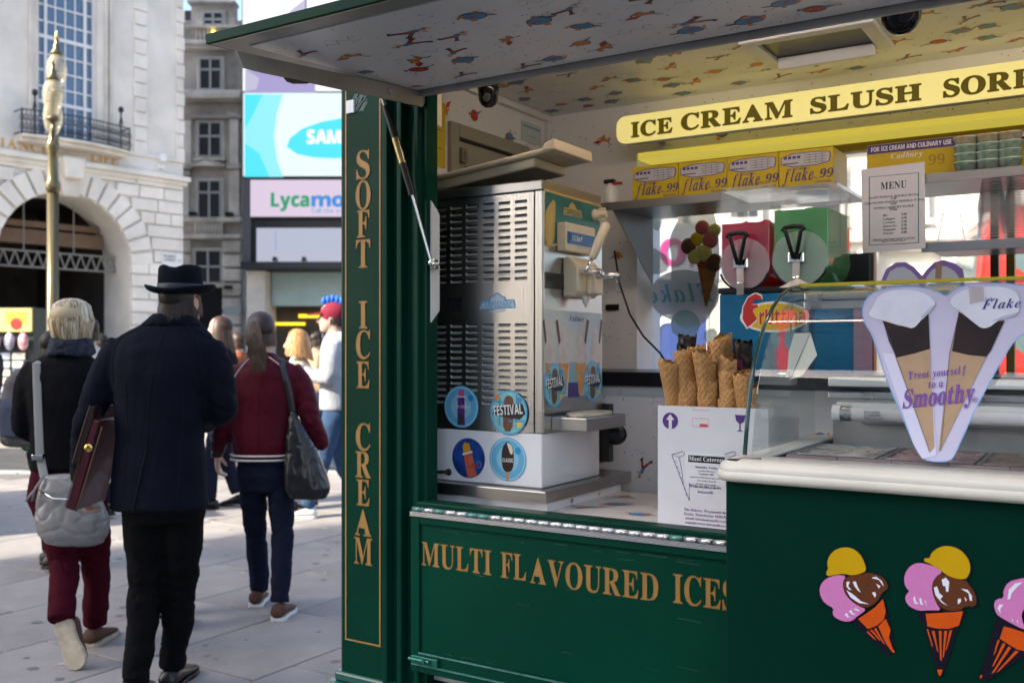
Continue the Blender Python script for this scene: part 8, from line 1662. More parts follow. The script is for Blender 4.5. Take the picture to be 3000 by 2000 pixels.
a.ppx(Zb([(975,1205),(1028,1203),(1020,1345),(968,1345)]), mat('brown_tape', (.3,.18,.12), rough=.3), 2); a.build('card_face', t)
# crumpled paper napkin on the glass top
mb = MB(); c = atZ(2330, 835, 1.69); rnd = random.Random(2)
P_ = [(c.x-.05,c.y-.0),(c.x+.06,c.y-.01),(c.x+.05,c.y+.05),(c.x-.03,c.y+.06)]
mb.add([(x_,y_,1.684) for x_,y_ in P_]+[(c.x,c.y+.02,1.712)], [(0,1,4),(1,2,4),(2,3,4),(3,0,4),(3,2,1,0)]); o = mb.build('paper_napkin', mat('napkin', (.6,.53,.46), rough=.7, var=.2, vscale=30)); tag(o, 'crumpled paper lying on the left end of the freezer top', 'paper')

# ================================================================== people
skin = mat('skin', (.52,.3,.21), rough=.5, var=.12, vscale=14, sss=.12); skinp = mat('skin_pale', (.6,.38,.29), rough=.5, var=.1, vscale=14, sss=.12)
def cloth(nm, c, rough=.85, var=.18, vs=9, bump=.45, bs=13, sheen=.0, stretch=(1.3,1.3,.55)): return mat(nm, c, rough=rough, spec=.1, var=var, vscale=vs, bump=bump, bscale=bs, sheen=sheen, bstretch=stretch)
navyw = cloth('navy_wool', (.0040,.0052,.0115)); blackw = cloth('black_wool', (.0038,.0038,.0048)); maroon = cloth('maroon_satin', (.062,.0035,.011), rough=.55, sheen=.1); denim = cloth('dark_denim', (.009,.0115,.026), vs=14); plum = cloth('plum_cotton', (.042,.0022,.008)); blk = cloth('black_trousers', (.0028,.0028,.0034)); greyh = cloth('grey_hoodie', (.34,.35,.37)); bluej = cloth('blue_jeans', (.04,.075,.14), vs=16)
leath = mat('black_leather', (.008,.008,.009), rough=.32, bump=.3, bscale=90); brsh = mat('brown_suede', (.07,.03,.018), rough=.7, var=.2, vscale=20); solem = mat('pale_sole', (.42,.36,.27), rough=.7, var=.2, vscale=18); whsole = mat('white_sole', (.6,.6,.58), rough=.6)
h_br = [mat('hair_brown_%d' % i, c_, rough=.45, spec=.4) for i, c_ in enumerate(((.028,.014,.009),(.05,.026,.015),(.085,.045,.024)))]
h_bl = [mat('hair_blonde_%d' % i, c_, rough=.4, spec=.4) for i, c_ in enumerate(((.40,.31,.18),(.17,.10,.05),(.60,.52,.37)))]
h_dk = [mat('hair_dark_%d' % i, c_, rough=.45) for i, c_ in enumerate(((.012,.008,.006),(.02,.013,.009),(.03,.02,.014)))]
h_gd = [mat('hair_gold_%d' % i, c_, rough=.45) for i, c_ in enumerate(((.42,.22,.08),(.5,.3,.12),(.3,.14,.05)))]
def head_shapes(mb, c, k=1.0, yaw=0.0):
    """skull, jaw, nose, ears, brow, lips around head centre c; yaw turns the head"""
    Rz = Matrix.Rotation(yaw, 3, 'Z'); c = Vector(c)
    T = lambda x, y, z: c + Rz @ Vector((x*k, y*k, z*k))
    prof = [(-.120,.026,.028,.060),(-.108,.042,.044,.055),(-.082,.056,.066,.036),(-.05,.065,.084,.020),(-.01,.072,.094,.008),(.03,.076,.099,.0),(.066,.074,.096,-.004),(.096,.062,.081,-.006),(.115,.038,.052,-.006),(.123,.010,.015,-.006)]
    vs = []; n = 18
    for z, rx, ry, yo in prof:
        for j in range(n):
            a_ = 6.2832*j/n; vs.append(T(rx*math.cos(a_), yo+ry*math.sin(a_), z))
    fs = [(i*n+j, i*n+(j+1)%n, (i+1)*n+(j+1)%n, (i+1)*n+j) for i in range(len(prof)-1) for j in range(n)] + [tuple(range(n-1,-1,-1)), tuple((len(prof)-1)*n+j for j in range(n))]
    mb.add(vs, fs)
    mb.tube([T(0,.085,.028), T(0,.106,-.002), T(0,.122,-.034), T(0,.098,-.046)], [.011*k,.013*k,.017*k,.010*k], 8)
    mb.tube([T(-.026,.088,-.068), T(0,.098,-.066), T(.026,.088,-.068)], [.007*k,.011*k,.007*k], 8)
    mb.tube([T(-.045,.078,.03), T(0,.094,.032), T(.045,.078,.03)], .011*k, 8)
    for s_ in (-1, 1): mb.ell(T(s_*.076,-.006,-.012), (.011*k,.022*k,.034*k), 10, 8, rot=Rz)
    mb.tube([T(0,-.012,-.02), T(0,-.018,-.10), T(0,-.03,-.19)], [.058*k,.056*k,.066*k], 14)
def hand_shapes(mb, w, fwd, nrm, side=1, curl=.5, k=1.0):
    """palm, four fingers of unequal length with two bends, and a thumb off the side of the palm"""
    w, f, n_ = Vector(w), Vector(fwd).normalized(), Vector(nrm).normalized(); s_ = f.cross(n_).normalized()*side; n_ = s_.cross(f)*side
    P = lambda a_, b_, c_: w + f*(a_*k) + s_*(b_*k) + n_*(c_*k)
    mb.tube([P(-.03,0,0), P(.0,0,0), P(.04,.002,0), P(.08,.002,.0), P(.098,.002,.004)], [(.024*k,.019*k),(.026*k,.018*k),(.036*k,.016*k),(.040*k,.015*k),(.038*k,.010*k)], 12, ref=s_)
    for i, (o, L_) in enumerate(((.029,.072),(.0095,.082),(-.010,.077),(-.028,.060))):
        p = P(.088, o, 0); pts = [p]; ang = .25
        for seg in (.42,.32,.26):
            ang += curl*(.9 if seg < .4 else .6); d_ = f*math.cos(ang) + n_*math.sin(ang) ; p = p + d_*(L_*seg*k); pts.append(p)
        mb.tube(pts, [.0095*k,.0092*k,.0085*k,.0068*k], 8)
    t0_ = P(.018,.03,.006); d1 = (f*.6 + s_*.65 + n_*.35).normalized(); d2 = (f*.85 + s_*.1 + n_*(.3+curl*.4)).normalized()
    mb.tube([t0_, t0_+d1*.038*k, t0_+d1*.038*k+d2*.030*k, t0_+d1*.038*k+d2*.055*k], [.013*k,.0115*k,.010*k,.0075*k], 8)
def loft(mb, rings, n=22):
    """closed body of elliptical rings: (z, rx, ry, x, y)"""
    vs = []
    for (z, rx, ry, x, y) in rings:
        for j in range(n):
            a_ = 6.2832*j/n; c_, s_ = math.cos(a_), math.sin(a_)
            q = (abs(c_)**2.4 + abs(s_)**2.4)**(-1/2.4)
            vs.append((x + rx*c_*q, y + ry*s_*q, z))
    k = len(rings); fs = [(i*n+j, i*n+(j+1)%n, (i+1)*n+(j+1)%n, (i+1)*n+j) for i in range(k-1) for j in range(n)] + [tuple(range(n-1,-1,-1)), tuple((k-1)*n+j for j in range(n))]
    mb.add(vs, fs)
def limb(mb, pts, rad, n=14):
    """a limb through joints, each joint softened by an extra ring either side"""
    P = [Vector(p) for p in pts]; Q = [P[0]]; Rr = [rad[0]]
    for i in range(1, len(P)):
        for t_ in ((.33,.67,1.0) if i < len(P)-1 else (.33,.67,.9,1.0)):
            Q.append(P[i-1].lerp(P[i], t_)); Rr.append(rad[i-1]*(1-t_) + rad[i]*t_)
    for _ in range(1):
        Q2 = Q[:]
        for i in range(1, len(Q)-1): Q2[i] = Q[i]*.6 + (Q[i-1]+Q[i+1])*.2
        Q = Q2
    mb.tube(Q, Rr, n)
def shoe(name, parent, heel, toe, up, wd, m_up, m_sole, hgt=.085):
    """sole plate with a rounded toe and a lofted upper, from heel to toe in the given up direction"""
    h, t, u = Vector(heel), Vector(toe), Vector(up).normalized(); f = (t-h); L_ = f.length; f.normalize(); s_ = f.cross(u).normalized(); u = s_.cross(f)
    def ring(a_, w_, z0_, z1_, n=10):
        c = h + f*(a_*L_); return [c + s_*(w_*wd*math.cos(q)) + u*(z0_ + (z1_-z0_)*(.5+.5*math.sin(q))) for q in [6.2832*j/n for j in range(n)]]
    up_ = [(0.0,.30,.02,.05),(.02,.42,.018,hgt),(.12,.47,.016,hgt+.012),(.28,.44,.016,hgt+.005),(.45,.44,.016,.075),(.65,.50,.016,.055),(.82,.48,.016,.045),(.94,.36,.016,.036),(1.0,.16,.018,.028)]
    mb = MB(); vs = []; fs = []; n = 12
    for a_, w_, z0_, z1_ in up_: vs += ring(a_, w_, z0_, z1_, n)
    k = len(up_); fs = [(i*n+j, i*n+(j+1)%n, (i+1)*n+(j+1)%n, (i+1)*n+j) for i in range(k-1) for j in range(n)] + [tuple(range(n-1,-1,-1)), tuple((k-1)*n+j for j in range(n))]
    mb.add(vs, fs); o = mb.build(name, m_up, parent, smooth=True, local=True)
    mb = MB(); out = [(0,.0),(.0,.3),(.05,.44),(.15,.48),(.3,.43),(.48,.43),(.66,.53),(.82,.52),(.94,.4),(1.0,.18),(1.01,0)]
    P = [(a_,w_) for a_,w_ in out] + [(a_,-w_) for a_,w_ in reversed(out[1:-1])]
    n = len(P); mb.add([h+f*(a_*L_)+s_*(w_*wd) for a_,w_ in P] + [h+f*(a_*L_)+s_*(w_*wd)+u*.022 for a_,w_ in P], [(i,(i+1)%n,n+(i+1)%n,n+i) for i in range(n)] + [tuple(range(n-1,-1,-1)), tuple(range(n,2*n))])
    mb.build('sole', m_sole, o, local=True, bevel=.004)
    return o
def strands(name, parent, paths, w, mats_, seed=1):
    """hair as many tapering flat locks, each with a slight crown so it catches light"""
    rnd = random.Random(seed); mb = MB()
    for P in paths:
        P = [Vector(p) for p in P]; k = len(P); ww = w*rnd.uniform(.6,1.25); nz_ = noise.noise((P[-1]-hair_c[0])*38) + rnd.uniform(-.25,.25); mi = 1 if nz_ < -.12 else (2 if nz_ > .15 else 0)
        vs = []; ctr = P[0]*.5 + P[-1]*.5
        for i, p in enumerate(P):
            d_ = (P[min(i+1,k-1)]-P[max(i-1,0)]).normalized(); nrm = (p - hair_c[0]); nrm -= d_*nrm.dot(d_)
            nrm = nrm.normalized() if nrm.length > 1e-5 else Vector((0,0,1)); s_ = d_.cross(nrm)
            q = ww*(1 - .75*(i/(k-1))**3)*(.55+.45*min(1,i*1.2))
            vs += [p - s_*q, p + nrm*(q*.2), p + s_*q]
        mb.add(vs, [f for i in range(k-1) for f in ((3*i,3*i+1,3*i+4,3*i+3),(3*i+1,3*i+2,3*i+5,3*i+4))], mi)
    return mb.build(name, mats_, parent, smooth=True, local=True)
hair_c = [Vector((0,0,0))]
def cap_hair(name, parent, c, rx, ry, top, low_back, low_side, mats_, n=170, seed=1, yaw=0.0, w=.013, tuck=0.0, flare=0.0, face=62):
    """locks running from the crown over the skull; a gap is left for the face"""
    rnd = random.Random(seed); c = Vector(c); hair_c[0] = c; paths = []; hf_ = .93 if rx < .095 else .82
    mb = MB(); mb.ell(c+Matrix.Rotation(yaw,3,'Z') @ Vector((0,-.022,.03)), (rx*hf_, ry*hf_*.97, top*(hf_+.07)-.029), 18, 12, rot=Matrix.Rotation(yaw,3,'Z')); base_ = mb
    for i in range(n):
        az = rnd.uniform(-180+face, 180-face) - 90        # back of the head is -y
        A = R(az); e = abs(az+90)/120.0
        low = low_back*(1-e) + low_side*e + rnd.uniform(-.012,.012)
        P = []
        for j in range(7):
            t_ = j/6; ph = t_*1.62
            rr = 1.05*math.sin(min(ph, 1.57)); zz = top*1.06*math.cos(min(ph,1.57)) if ph < 1.57 else 0
            z = zz if j < 4 else zz*(1-(j-3)/3) + low*((j-3)/3)
            fl = 1 + flare*max(0,(j-3)/3) - tuck*max(0,(j-4)/2)
            jit = rnd.uniform(-.004,.004)
            aj = A + .05*math.sin(j+i)
            p = Vector(((rx*rr*fl+jit)*math.cos(aj), (ry*rr*fl+jit)*math.sin(aj), z))
            P.append(c + Matrix.Rotation(yaw,3,'Z') @ p)
        paths.append(P)
    o = strands(name, parent, paths, w, mats_, seed)
    base_.build('scalp_hair', mats_[0], o, smooth=True, local=True)
    return o
def face_bits(parent, c, k, yaw):
    Rz = Matrix.Rotation(yaw, 3, 'Z'); c = Vector(c); T = lambda x, y, z: c + Rz @ Vector((x*k, y*k, z*k))
    for s_ in (-1, 1):
        mb = MB(); mb.ell(T(s_*.032,.086,.008), (.011*k,.008*k,.007*k), 10, 6, rot=Rz); mb.build('eye', mat('eye_white', (.55,.52,.5), rough=.2), parent, smooth=True, local=True)
        mb = MB(); mb.tube([T(s_*.016,.097,.032), T(s_*.034,.093,.037), T(s_*.05,.082,.031)], [.003,.004,.002], 6); mb.build('eyebrow', h_br[0], parent, smooth=True, local=True)
    mb = MB(); mb.tube([T(-.022,.096,-.068), T(0,.106,-.067), T(.022,.096,-.068)], [.003,.0065,.003], 8); mb.build('lips', mat('lip', (.4,.14,.12), rough=.4), parent, smooth=True, local=True)
def drape(o, P, lift=.001):
    """points (x, z) dropped on to the back of a garment"""
    out = []
    for x, z in P:
        ok, loc, nr, _ = o.ray_cast(Vector((x,-1.5,z)), Vector((0,1,0)))
        if ok: out.append(loc + nr*lift)
    return out
def seam(o, P, parent, m, r=.0022, nm='seam'):
    Q = []
    for (a_, b_) in zip(P[:-1], P[1:]): Q += [(a_[0]+(b_[0]-a_[0])*t_/6, a_[1]+(b_[1]-a_[1])*t_/6) for t_ in range(6)]
    D = drape(o, Q + [P[-1]])
    if len(D) > 2: mb = MB(); mb.tube(D, r, 6); mb.build(nm, m, parent, smooth=True, local=True)
def person(label, cx, d, turn=0.0, group=None):
    r = (cx - CX)/FPX*d
    t = thing('person', label, 'person', CW(r, d, 0), TH + turn, group)
    return t
def q_(cx, d):
    r0 = (cx-CX)/FPX*d
    def f(px_, py_, y=0.0):
        dd = d + y; return ((px_-CX)/FPX*dd - r0, y, EYE - (py_-CY)*dd/FPX)
    return f
def dress(p, torso, sleeves, legs, m_top, m_leg, head_c, k, yaw=0.0, hands=(), sk=skin, vox=.011, fold=.006, top_name='jacket', leg_name='trousers', leg_r=(.1,.08,.068), arm_r=(.072,.06,.05), seed=1, pel=None, lfold=.006, bodyvox=.012):
    """one continuous body, and the clothes over it"""
    mb = MB(); head_shapes(mb, head_c, k, yaw)
    loft(mb, [(z, rx*.8, ry*.8, x, y) for z, rx, ry, x, y in torso]); px0 = pel or torso[0][3]
    for L_ in legs: limb(mb, L_, [leg_r[0]*.75, leg_r[1]*.7, leg_r[2]*.55])
    for S_ in sleeves: limb(mb, S_, [arm_r[0]*.72]*(len(S_)-2) + [arm_r[1]*.68, .026])
    for h in hands: hand_shapes(mb, *h)
    body = linkmesh('body', remeshed(mb, bodyvox, 3), sk, p)
    mb = MB(); loft(mb, torso)
    for S_ in sleeves: limb(mb, S_, [arm_r[0]]*(len(S_)-2) + list(arm_r[1:]))
    top = linkmesh(top_name, remeshed(mb, vox, 8, fold, .085, seed, (.7,.7,1.25), [(S_[-2],.13) for S_ in sleeves] + [(S_[-1],.08) for S_ in sleeves] + [(S_[0],.1) for S_ in sleeves]), m_top, p)
    mb = MB(); zc = legs[0][0][2]; x0_ = (legs[0][0][0]+legs[1][0][0])/2; w_ = abs(legs[0][0][0]-legs[1][0][0])/2
    loft(mb, [(zc-.12, w_+leg_r[0]*.7, leg_r[0]*1.05, x0_, 0), (zc-.02, w_+leg_r[0]*.92, leg_r[0]*1.18, x0_, -.012), (zc+.1, w_+leg_r[0]*.8, leg_r[0]*1.1, x0_, 0), (zc+.16, w_+leg_r[0]*.7, leg_r[0], x0_, 0)])
    for L_ in legs: limb(mb, L_, list(leg_r))
    linkmesh(leg_name, remeshed(mb, vox, 4, lfold, .075, seed+5, (.7,.7,2.2), [(L_[1],.14) for L_ in legs] + [(L_[2],.11) for L_ in legs] + [(L_[0],.10) for L_ in legs]), m_leg, p)
    return body, top
# ---------------------------------------------------------------- man in the hat
p = person('man in a navy suit and black homburg hat walking away with a briefcase', 480, 4.2); f = q_(480, 4.2)
hc = (.062,.03,1.700)
bod, top = dress(p, [(.807,.208,.132,-.02,0),(.95,.203,.132,-.02,0),(1.1,.186,.122,-.018,0),(1.25,.194,.126,-.01,0),(1.4,.224,.133,0,0),(1.5,.230,.124,.004,.0),(1.565,.20,.10,.012,.005),(1.61,.125,.082,.03,.01),(1.648,.076,.072,.045,.012)],
    [[(-.17,0,1.525), (-.235,-.005,1.42), (-.325,-.03,1.185), (-.365,.03,.925)], [(.185,0,1.52), (.235,0,1.42), (.262,.0,1.225), (.16,.22,1.2)]],
    [[(-.085,0,.87), (-.085,.03,.47), (-.085,-.10,.09)], [(.08,0,.87), (.055,.07,.47), (-.005,.12,.09)]],
    navyw, blk, hc, 1.0, R(-12), [((-.365,.03,.91),(.05,.15,-1),(1,.25,0),-1,.75,1.05)], leg_r=(.100,.074,.058), arm_r=(.072,.062,.052), seed=3, bodyvox=.0075, fold=.011, lfold=.012)
sdk = mat('dark_seam', (.0012,.0014,.003), rough=.9); bpy.context.view_layer.update()
seam(top, [(.045,1.63),(.01,1.45),(-.02,1.25),(-.03,1.07)], top, sdk, .0016); seam(top, [(-.03,1.07),(-.06,.93),(-.085,.815)], top, sdk, .004, 'back_vent')
for s_ in (-1, 1): seam(top, [(.03+s_*.09,1.60),(s_*.17,1.545),(s_*.19,1.45),(s_*.185,1.36)], top, sdk, .0018); seam(top, [(s_*.12,1.36),(s_*.11,1.1),(s_*.115-.02,.82)], top, sdk, .0013)
cap_hair('hair', p, hc, .081, .105, .118, -.075, -.05, h_dk, 900, 4, R(-12), .003)
mb = MB(); mb.lathe([(.060,0),(.067,.004),(.064,.028),(.058,.028)], (.048,.012,1.642), 20, sy=1.05); mb.build('shirt_collar', mat('white_cotton', (.7,.7,.72), rough=.8), p, smooth=True, local=True)
mb = MB(); loft(mb, [(1.60,.135,.09,.03,.008),(1.625,.108,.09,.035,.008),(1.652,.088,.086,.045,.01)]); linkmesh('lapel_collar', remeshed(mb, .008, 2), navyw, p)
#fl = MB(); fl.add([(-.045,-.140,1.06),(-.10,-.146,.81),(.07,-.150,.806),(.02,-.145,.95)], [(0,1,2,3)]); fl.add([(-.045,-.142,1.06),(-.049,-.142,1.06),(-.106,-.149,.806),(-.098,-.149,.806)], [(0,1,2,3)]); fl.build('back_vent', blackw, p, local=True)
hat = thing('homburg_hat', 'black felt homburg hat with curled brim on the man\'s head', 'hat', WM[p.name] @ Vector(hc), TH)
felt = cloth('hat_felt', (.0035,.0045,.009), rough=.9, bump=.2)
HO = Vector((0,0,.036))
def brimz(a_): return .022*abs(math.cos(a_))**1.5 - .004*abs(math.sin(a_))
mb = MB(); n = 40; rows = [(.082,.105,0.0),(.115,.135,-.002),(.137,.157,.004),(.146,.166,.016),(.145,.165,.022),(.140,.160,.018),(.115,.137,.006),(.082,.105,.008)]
vs = []
for rx, ry, dz in rows:
    for j in range(n):
        a_ = 6.2832*j/n; vs.append(HO + Vector((rx*math.cos(a_), ry*math.sin(a_), dz + brimz(a_)*min(1,max(0,(rx-.085)/.06)))))
mb.add(vs, [(i*n+j, i*n+(j+1)%n, (i+1)*n+(j+1)%n, (i+1)*n+j) for i in range(len(rows)-1) for j in range(n)]); mb.build('brim', felt, hat, smooth=True, local=True)
mb = MB(); vs = []; rows = [(.090,.112,.002),(.092,.113,.03),(.091,.111,.07),(.090,.107,.105),(.086,.100,.120),(.074,.088,.127),(.045,.06,.122),(.012,.03,.110)]
for rx, ry, z in rows:
    for j in range(n):
        a_ = 6.2832*j/n; x, y = rx*math.cos(a_), ry*math.sin(a_)
        dent = -.016*math.exp(-(x/.03)**2)*(1 if z > .1 else 0)
        vs.append(HO + Vector((x, y, z + dent)))
mb.add(vs, [(i*n+j, i*n+(j+1)%n, (i+1)*n+(j+1)%n, (i+1)*n+j) for i in range(len(rows)-1) for j in range(n)] + [tuple((len(rows)-1)*n+j for j in range(n))]); mb.build('crown', felt, hat, smooth=True, local=True)
mb = MB(); mb.lathe([(.0925,.004),(.0945,.006),(.0945,.042),(.0925,.044)], HO, 40, sy=1.225); mb.box(-.099,-.088,-.02,.02,.042,.074) if False else None; mb.build('hat_band', mat('ribbon', (.012,.014,.024), rough=.5), hat, smooth=True, local=True)
shoe('shoe', p, (-.09,-.17,.0), (-.115,.13,.0), (0,0,1), .10, leath, leath); shoe('shoe', p, (-.005,.05,.0), (.01,.35,.0), (0,0,1), .10, leath, leath)
# briefcase tucked under the left arm
case = thing('briefcase', 'burgundy leather briefcase with brass lock under the man\'s left arm', 'briefcase', WM[p.name] @ Vector((-.29,-.02,1.0)), TH)
bl_ = mat('burgundy_leather', (.055,.006,.011), rough=.28, coat=.3, var=.35, vscale=12, bump=.25, bscale=60); bd = mat('dark_leather', (.012,.004,.004), rough=.4); edgel = mat('leather_edge', (.11,.06,.035), rough=.5)
def cs(x, y, z): return (x, y, z)
A_ = Vector((.055,-.11,.225)); B_ = Vector((-.06,-.12,-.16)); dn = (B_-A_).normalized(); sd = Vector((.92,.0,.25)).normalized(); sd = (sd - dn*sd.dot(dn)).normalized(); dp = Vector((0,1,0))
def cb(s, l, y): return A_ + dn*l + sd*s + dp*y
def slab(mb, s0, s1, l0, l1, y0_, y1_, taper=0.0): mb.hexa([cb(s0,l0,y0_), cb(s1-taper,l0,y0_), cb(s1-taper,l0,y1_), cb(s0,l0,y1_), cb(s0,l1,y0_), cb(s1,l1,y0_), cb(s1,l1,y1_), cb(s0,l1,y1_)])
mb = MB(); slab(mb, -.012, .036, .02, .41, .0, .30, .018); mb.build('case_body', bl_, case, local=True, bevel=.008, seg=3)
mb = MB(); slab(mb, -.034, -.014, -.03, .22, -.006, .30); mb.build('flap', bd, case, local=True, bevel=.006, seg=3)
mb = MB(); slab(mb, -.0135, -.0125, .0, .40, -.004, .003); slab(mb, .036, .040, .04, .41, -.004, .003); slab(mb, -.038,-.034,-.03,.22,-.008,-.002); mb.build('piped_edge', edgel, case, local=True)
mb = MB(); c = cb(.012, .14, -.004); mb.lathe([(.017,-.001),(.017,-.006),(.011,-.009),(.009,-.006),(.0,-.006)], c, 18, 'Y'); mb.build('brass_lock', mat('brass_bright', (.6,.42,.13), rough=.2, metal=1.0), case, local=True, smooth=False)
# ---------------------------------------------------------------- blonde woman with the grey bag
p = person('blonde bobbed woman in a black top and plum trousers seen from behind', 180, 4.8)
hc = (.045,.02,1.63)
dress(p, [(.905,.175,.128,.03,0),(1.0,.17,.125,.03,0),(1.12,.165,.12,.025,0),(1.25,.178,.124,.02,0),(1.36,.188,.118,.018,0),(1.43,.165,.1,.02,0),(1.475,.1,.08,.03,.005),(1.50,.07,.07,.035,.008)],
    [[(-.115,0,1.41),(-.165,0,1.33),(-.19,-.035,1.10),(-.10,.19,1.04)],[(.155,0,1.41),(.205,0,1.33),(.24,-.02,1.12),(.18,.18,1.05)]],
    [[(-.055,0,.80),(.03,-.02,.45),(.105,-.235,.225)],[(.115,0,.80),(.13,.10,.45),(.105,.15,.10)]],
    blackw, plum, hc, .98, R(-8), leg_r=(.106,.072,.058), arm_r=(.062,.054,.044), seed=8, top_name='jacket', fold=.009, lfold=.011)
cap_hair('hair', p, (.045,.012,1.635), .108, .118, .110, -.105, -.115, h_bl, 2600, 12, R(-8), .0026, tuck=.42, flare=.02, face=50)
mb = MB(); 
for i, z in enumerate((1.482,1.508,1.532)): mb.tube([Vector((.042+(.098-.008*i)*math.cos(a_), .01+(.098-.008*i)*math.sin(a_), z+.006*math.sin(3*a_+i))) for a_ in [6.2832*j/20 for j in range(21)]], .021, 8)
linkmesh('scarf', remeshed(mb, .008, 2, .004, .03, 2), cloth('mottled_scarf', (.03,.033,.045), var=.8, vs=26, bump=.8, bs=70, stretch=None), p)
shoe('shoe', p, (.105,-.235,.225), (.20,-.265,.008), (-.12,.85,.5), .105, brsh, solem); shoe('shoe', p, (.10,.085,.0), (.115,.35,.0), (0,0,1), .095, brsh, solem)
bag = thing('shoulder_bag', 'slouchy grey leather shoulder bag hanging behind the blonde woman', 'bag', WM[p.name] @ Vector((.14,-.2,.74)), TH)
gle = mat('grey_leather', (.19,.185,.18), rough=.36, coat=.15, bump=.35, bscale=26, var=.15, vscale=9)
mb = MB(); rings = []
for (z, rx, ry, x) in ((-.165,.09,.05,.02),(-.155,.135,.065,.015),(-.11,.165,.078,.01),(-.03,.172,.078,.0),(.05,.155,.066,-.01),(.11,.125,.052,-.025),(.16,.095,.036,-.045),(.175,.08,.02,-.05)): rings.append((z, rx, ry, x, 0))
loft(mb, rings, 26); linkmesh('bag_body', remeshed(mb, .009, 4, .008, .09, 4, (1,1,1.6)), gle, bag)
mb = MB(); mb.tube([Vector((-.13,-.045,.10)), Vector((-.05,-.078,.065)), Vector((.05,-.078,.06)), Vector((.12,-.055,.075))], .004, 6); mb.build('zip', chrome, bag, smooth=True, local=True)
mb = MB(); S_ = [(-.12,-.02,.16),(-.16,.02,.26),(-.185,.055,.45),(-.205,.085,.60),(-.215,.10,.69),(-.205,.16,.712)]
def ribbon(mb, pts, w_, t_, side): mb.tube([Vector(q) for q in pts], [(w_,t_)]*len(pts), 8, ref=side)
ribbon(mb, S_, .019, .003, (1,.15,0)); mb.build('strap', mat('strap_grey', (.22,.21,.195), rough=.5), bag, local=True)
mb = MB(); mb.box(-.185,-.135,-.01,.035,.235,.262); mb.build('buckle', chrome, bag, local=True, bevel=.004)
mb = MB(); mb.tube([Vector((-.12,-.03,.16)), Vector((-.15,-.05,.10)), Vector((-.16,-.052,.05))], .006, 6); mb.tube([Vector((-.15,-.05,.10)), Vector((-.19,-.05,.05))], .006, 6); mb.build('tassel', gle, bag, smooth=True, local=True)
# ---------------------------------------------------------------- woman in the maroon jacket
p = person('ponytailed woman in a maroon bomber jacket and dark jeans walking away', 775, 5.5); f = q_(775, 5.5)
hc = (-.03,.03,1.59)
TT = [(.872,.158,.122,-.005,0),(.905,.168,.13,-.005,0),(.96,.182,.138,-.005,0),(1.1,.178,.132,0,0),(1.25,.186,.13,.008,0),(1.36,.19,.118,.012,0),(1.42,.155,.1,.008,.004),(1.46,.09,.078,-.01,.01),(1.485,.068,.068,-.018,.014)]
bod, top = dress(p, TT, [[(-.125,0,1.385),(-.178,0,1.30),(-.215,-.045,1.075),(-.275,.035,.915)],[(.145,0,1.385),(.205,0,1.30),(.27,-.03,1.10),(.31,.07,.94)]],
    [[(-.072,0,.82),(-.078,.10,.46),(-.082,.22,.09)],[(.085,0,.82),(.107,-.01,.46),(.105,-.08,.09)]],
    maroon, denim, hc, .95, R(22), [((-.28,.04,.895),(-.02,.15,-1),(1,.1,0),-1,.55,.92)], sk=skinp, leg_r=(.088,.066,.054), arm_r=(.066,.06,.048), seed=15, fold=.013, lfold=.010, bodyvox=.0075)
cap_hair('hair', p, hc, .084, .105, .118, -.07, -.06, h_br, 1000, 22, R(22), .0032, face=66)
hair_c[0] = Vector((-.03,.06,1.5)); rnd = random.Random(5)
strands('ponytail', p, [[Vector((-.03+rnd.uniform(-.02,.02),-.085+rnd.uniform(-.01,.01),1.655)), Vector((-.02+rnd.uniform(-.03,.03),-.135+rnd.uniform(-.012,.012),1.62)), Vector((-.01+rnd.uniform(-.045,.045),-.155+rnd.uniform(-.02,.02),1.54)), Vector((.0+rnd.uniform(-.055,.055),-.16+rnd.uniform(-.02,.02),1.47)), Vector((.01+rnd.uniform(-.04,.04),-.165+rnd.uniform(-.02,.02),1.40+rnd.uniform(-.03,.04)))] for _ in range(800)], .0025, h_br, 6)
wt = mat('white_rib', (.55,.52,.5), rough=.8)
for z_, k_ in ((.884,1.085),(.908,1.075)):
    mb = MB(); mb.tube([Vector((-.005+.166*k_*math.copysign(abs(math.cos(a_))**.86, math.cos(a_)), .131*k_*math.copysign(abs(math.sin(a_))**.86, math.sin(a_)), z_)) for a_ in [6.2832*j/36 for j in range(37)]], [(.006,.006)]*37, 6); mb.build('hem_stripe', wt, p, smooth=True, local=True)
bpy.context.view_layer.update()
for s_ in (-1, 1): seam(top, [(s_*.05-.012,1.455),(s_*.10,1.415),(s_*.145,1.35),(s_*.165,1.26)], top, wt, .003, 'shoulder_piping')
seam(top, [(.0,1.46),(.0,1.2),(.0,.95)], top, mat('maroon_seam', (.02,.001,.004), rough=.8), .0013)
mb = MB(); mb.lathe([(.03,0),(.034,.006),(.034,.03),(.03,.036)], (-.281,.04,.885), 14); mb.build('wristband', black, p, smooth=True, local=True)
shoe('shoe', p, (-.09,.14,.0), (-.11,.40,.0), (0,0,1), .092, brsh, whsole); shoe('shoe', p, (.105,-.15,.0), (.13,.11,.0), (0,0,1), .092, brsh, whsole)
bag = thing('tote_bag', 'black leather tote hanging from the maroon jacketed woman\'s right shoulder', 'bag', WM[p.name] @ Vector((.20,-.10,.9)), TH)
tl = mat('soft_black_leather', (.011,.012,.015), rough=.3, coat=.25, bump=.5, bscale=30, bstretch=(1,1,.25))
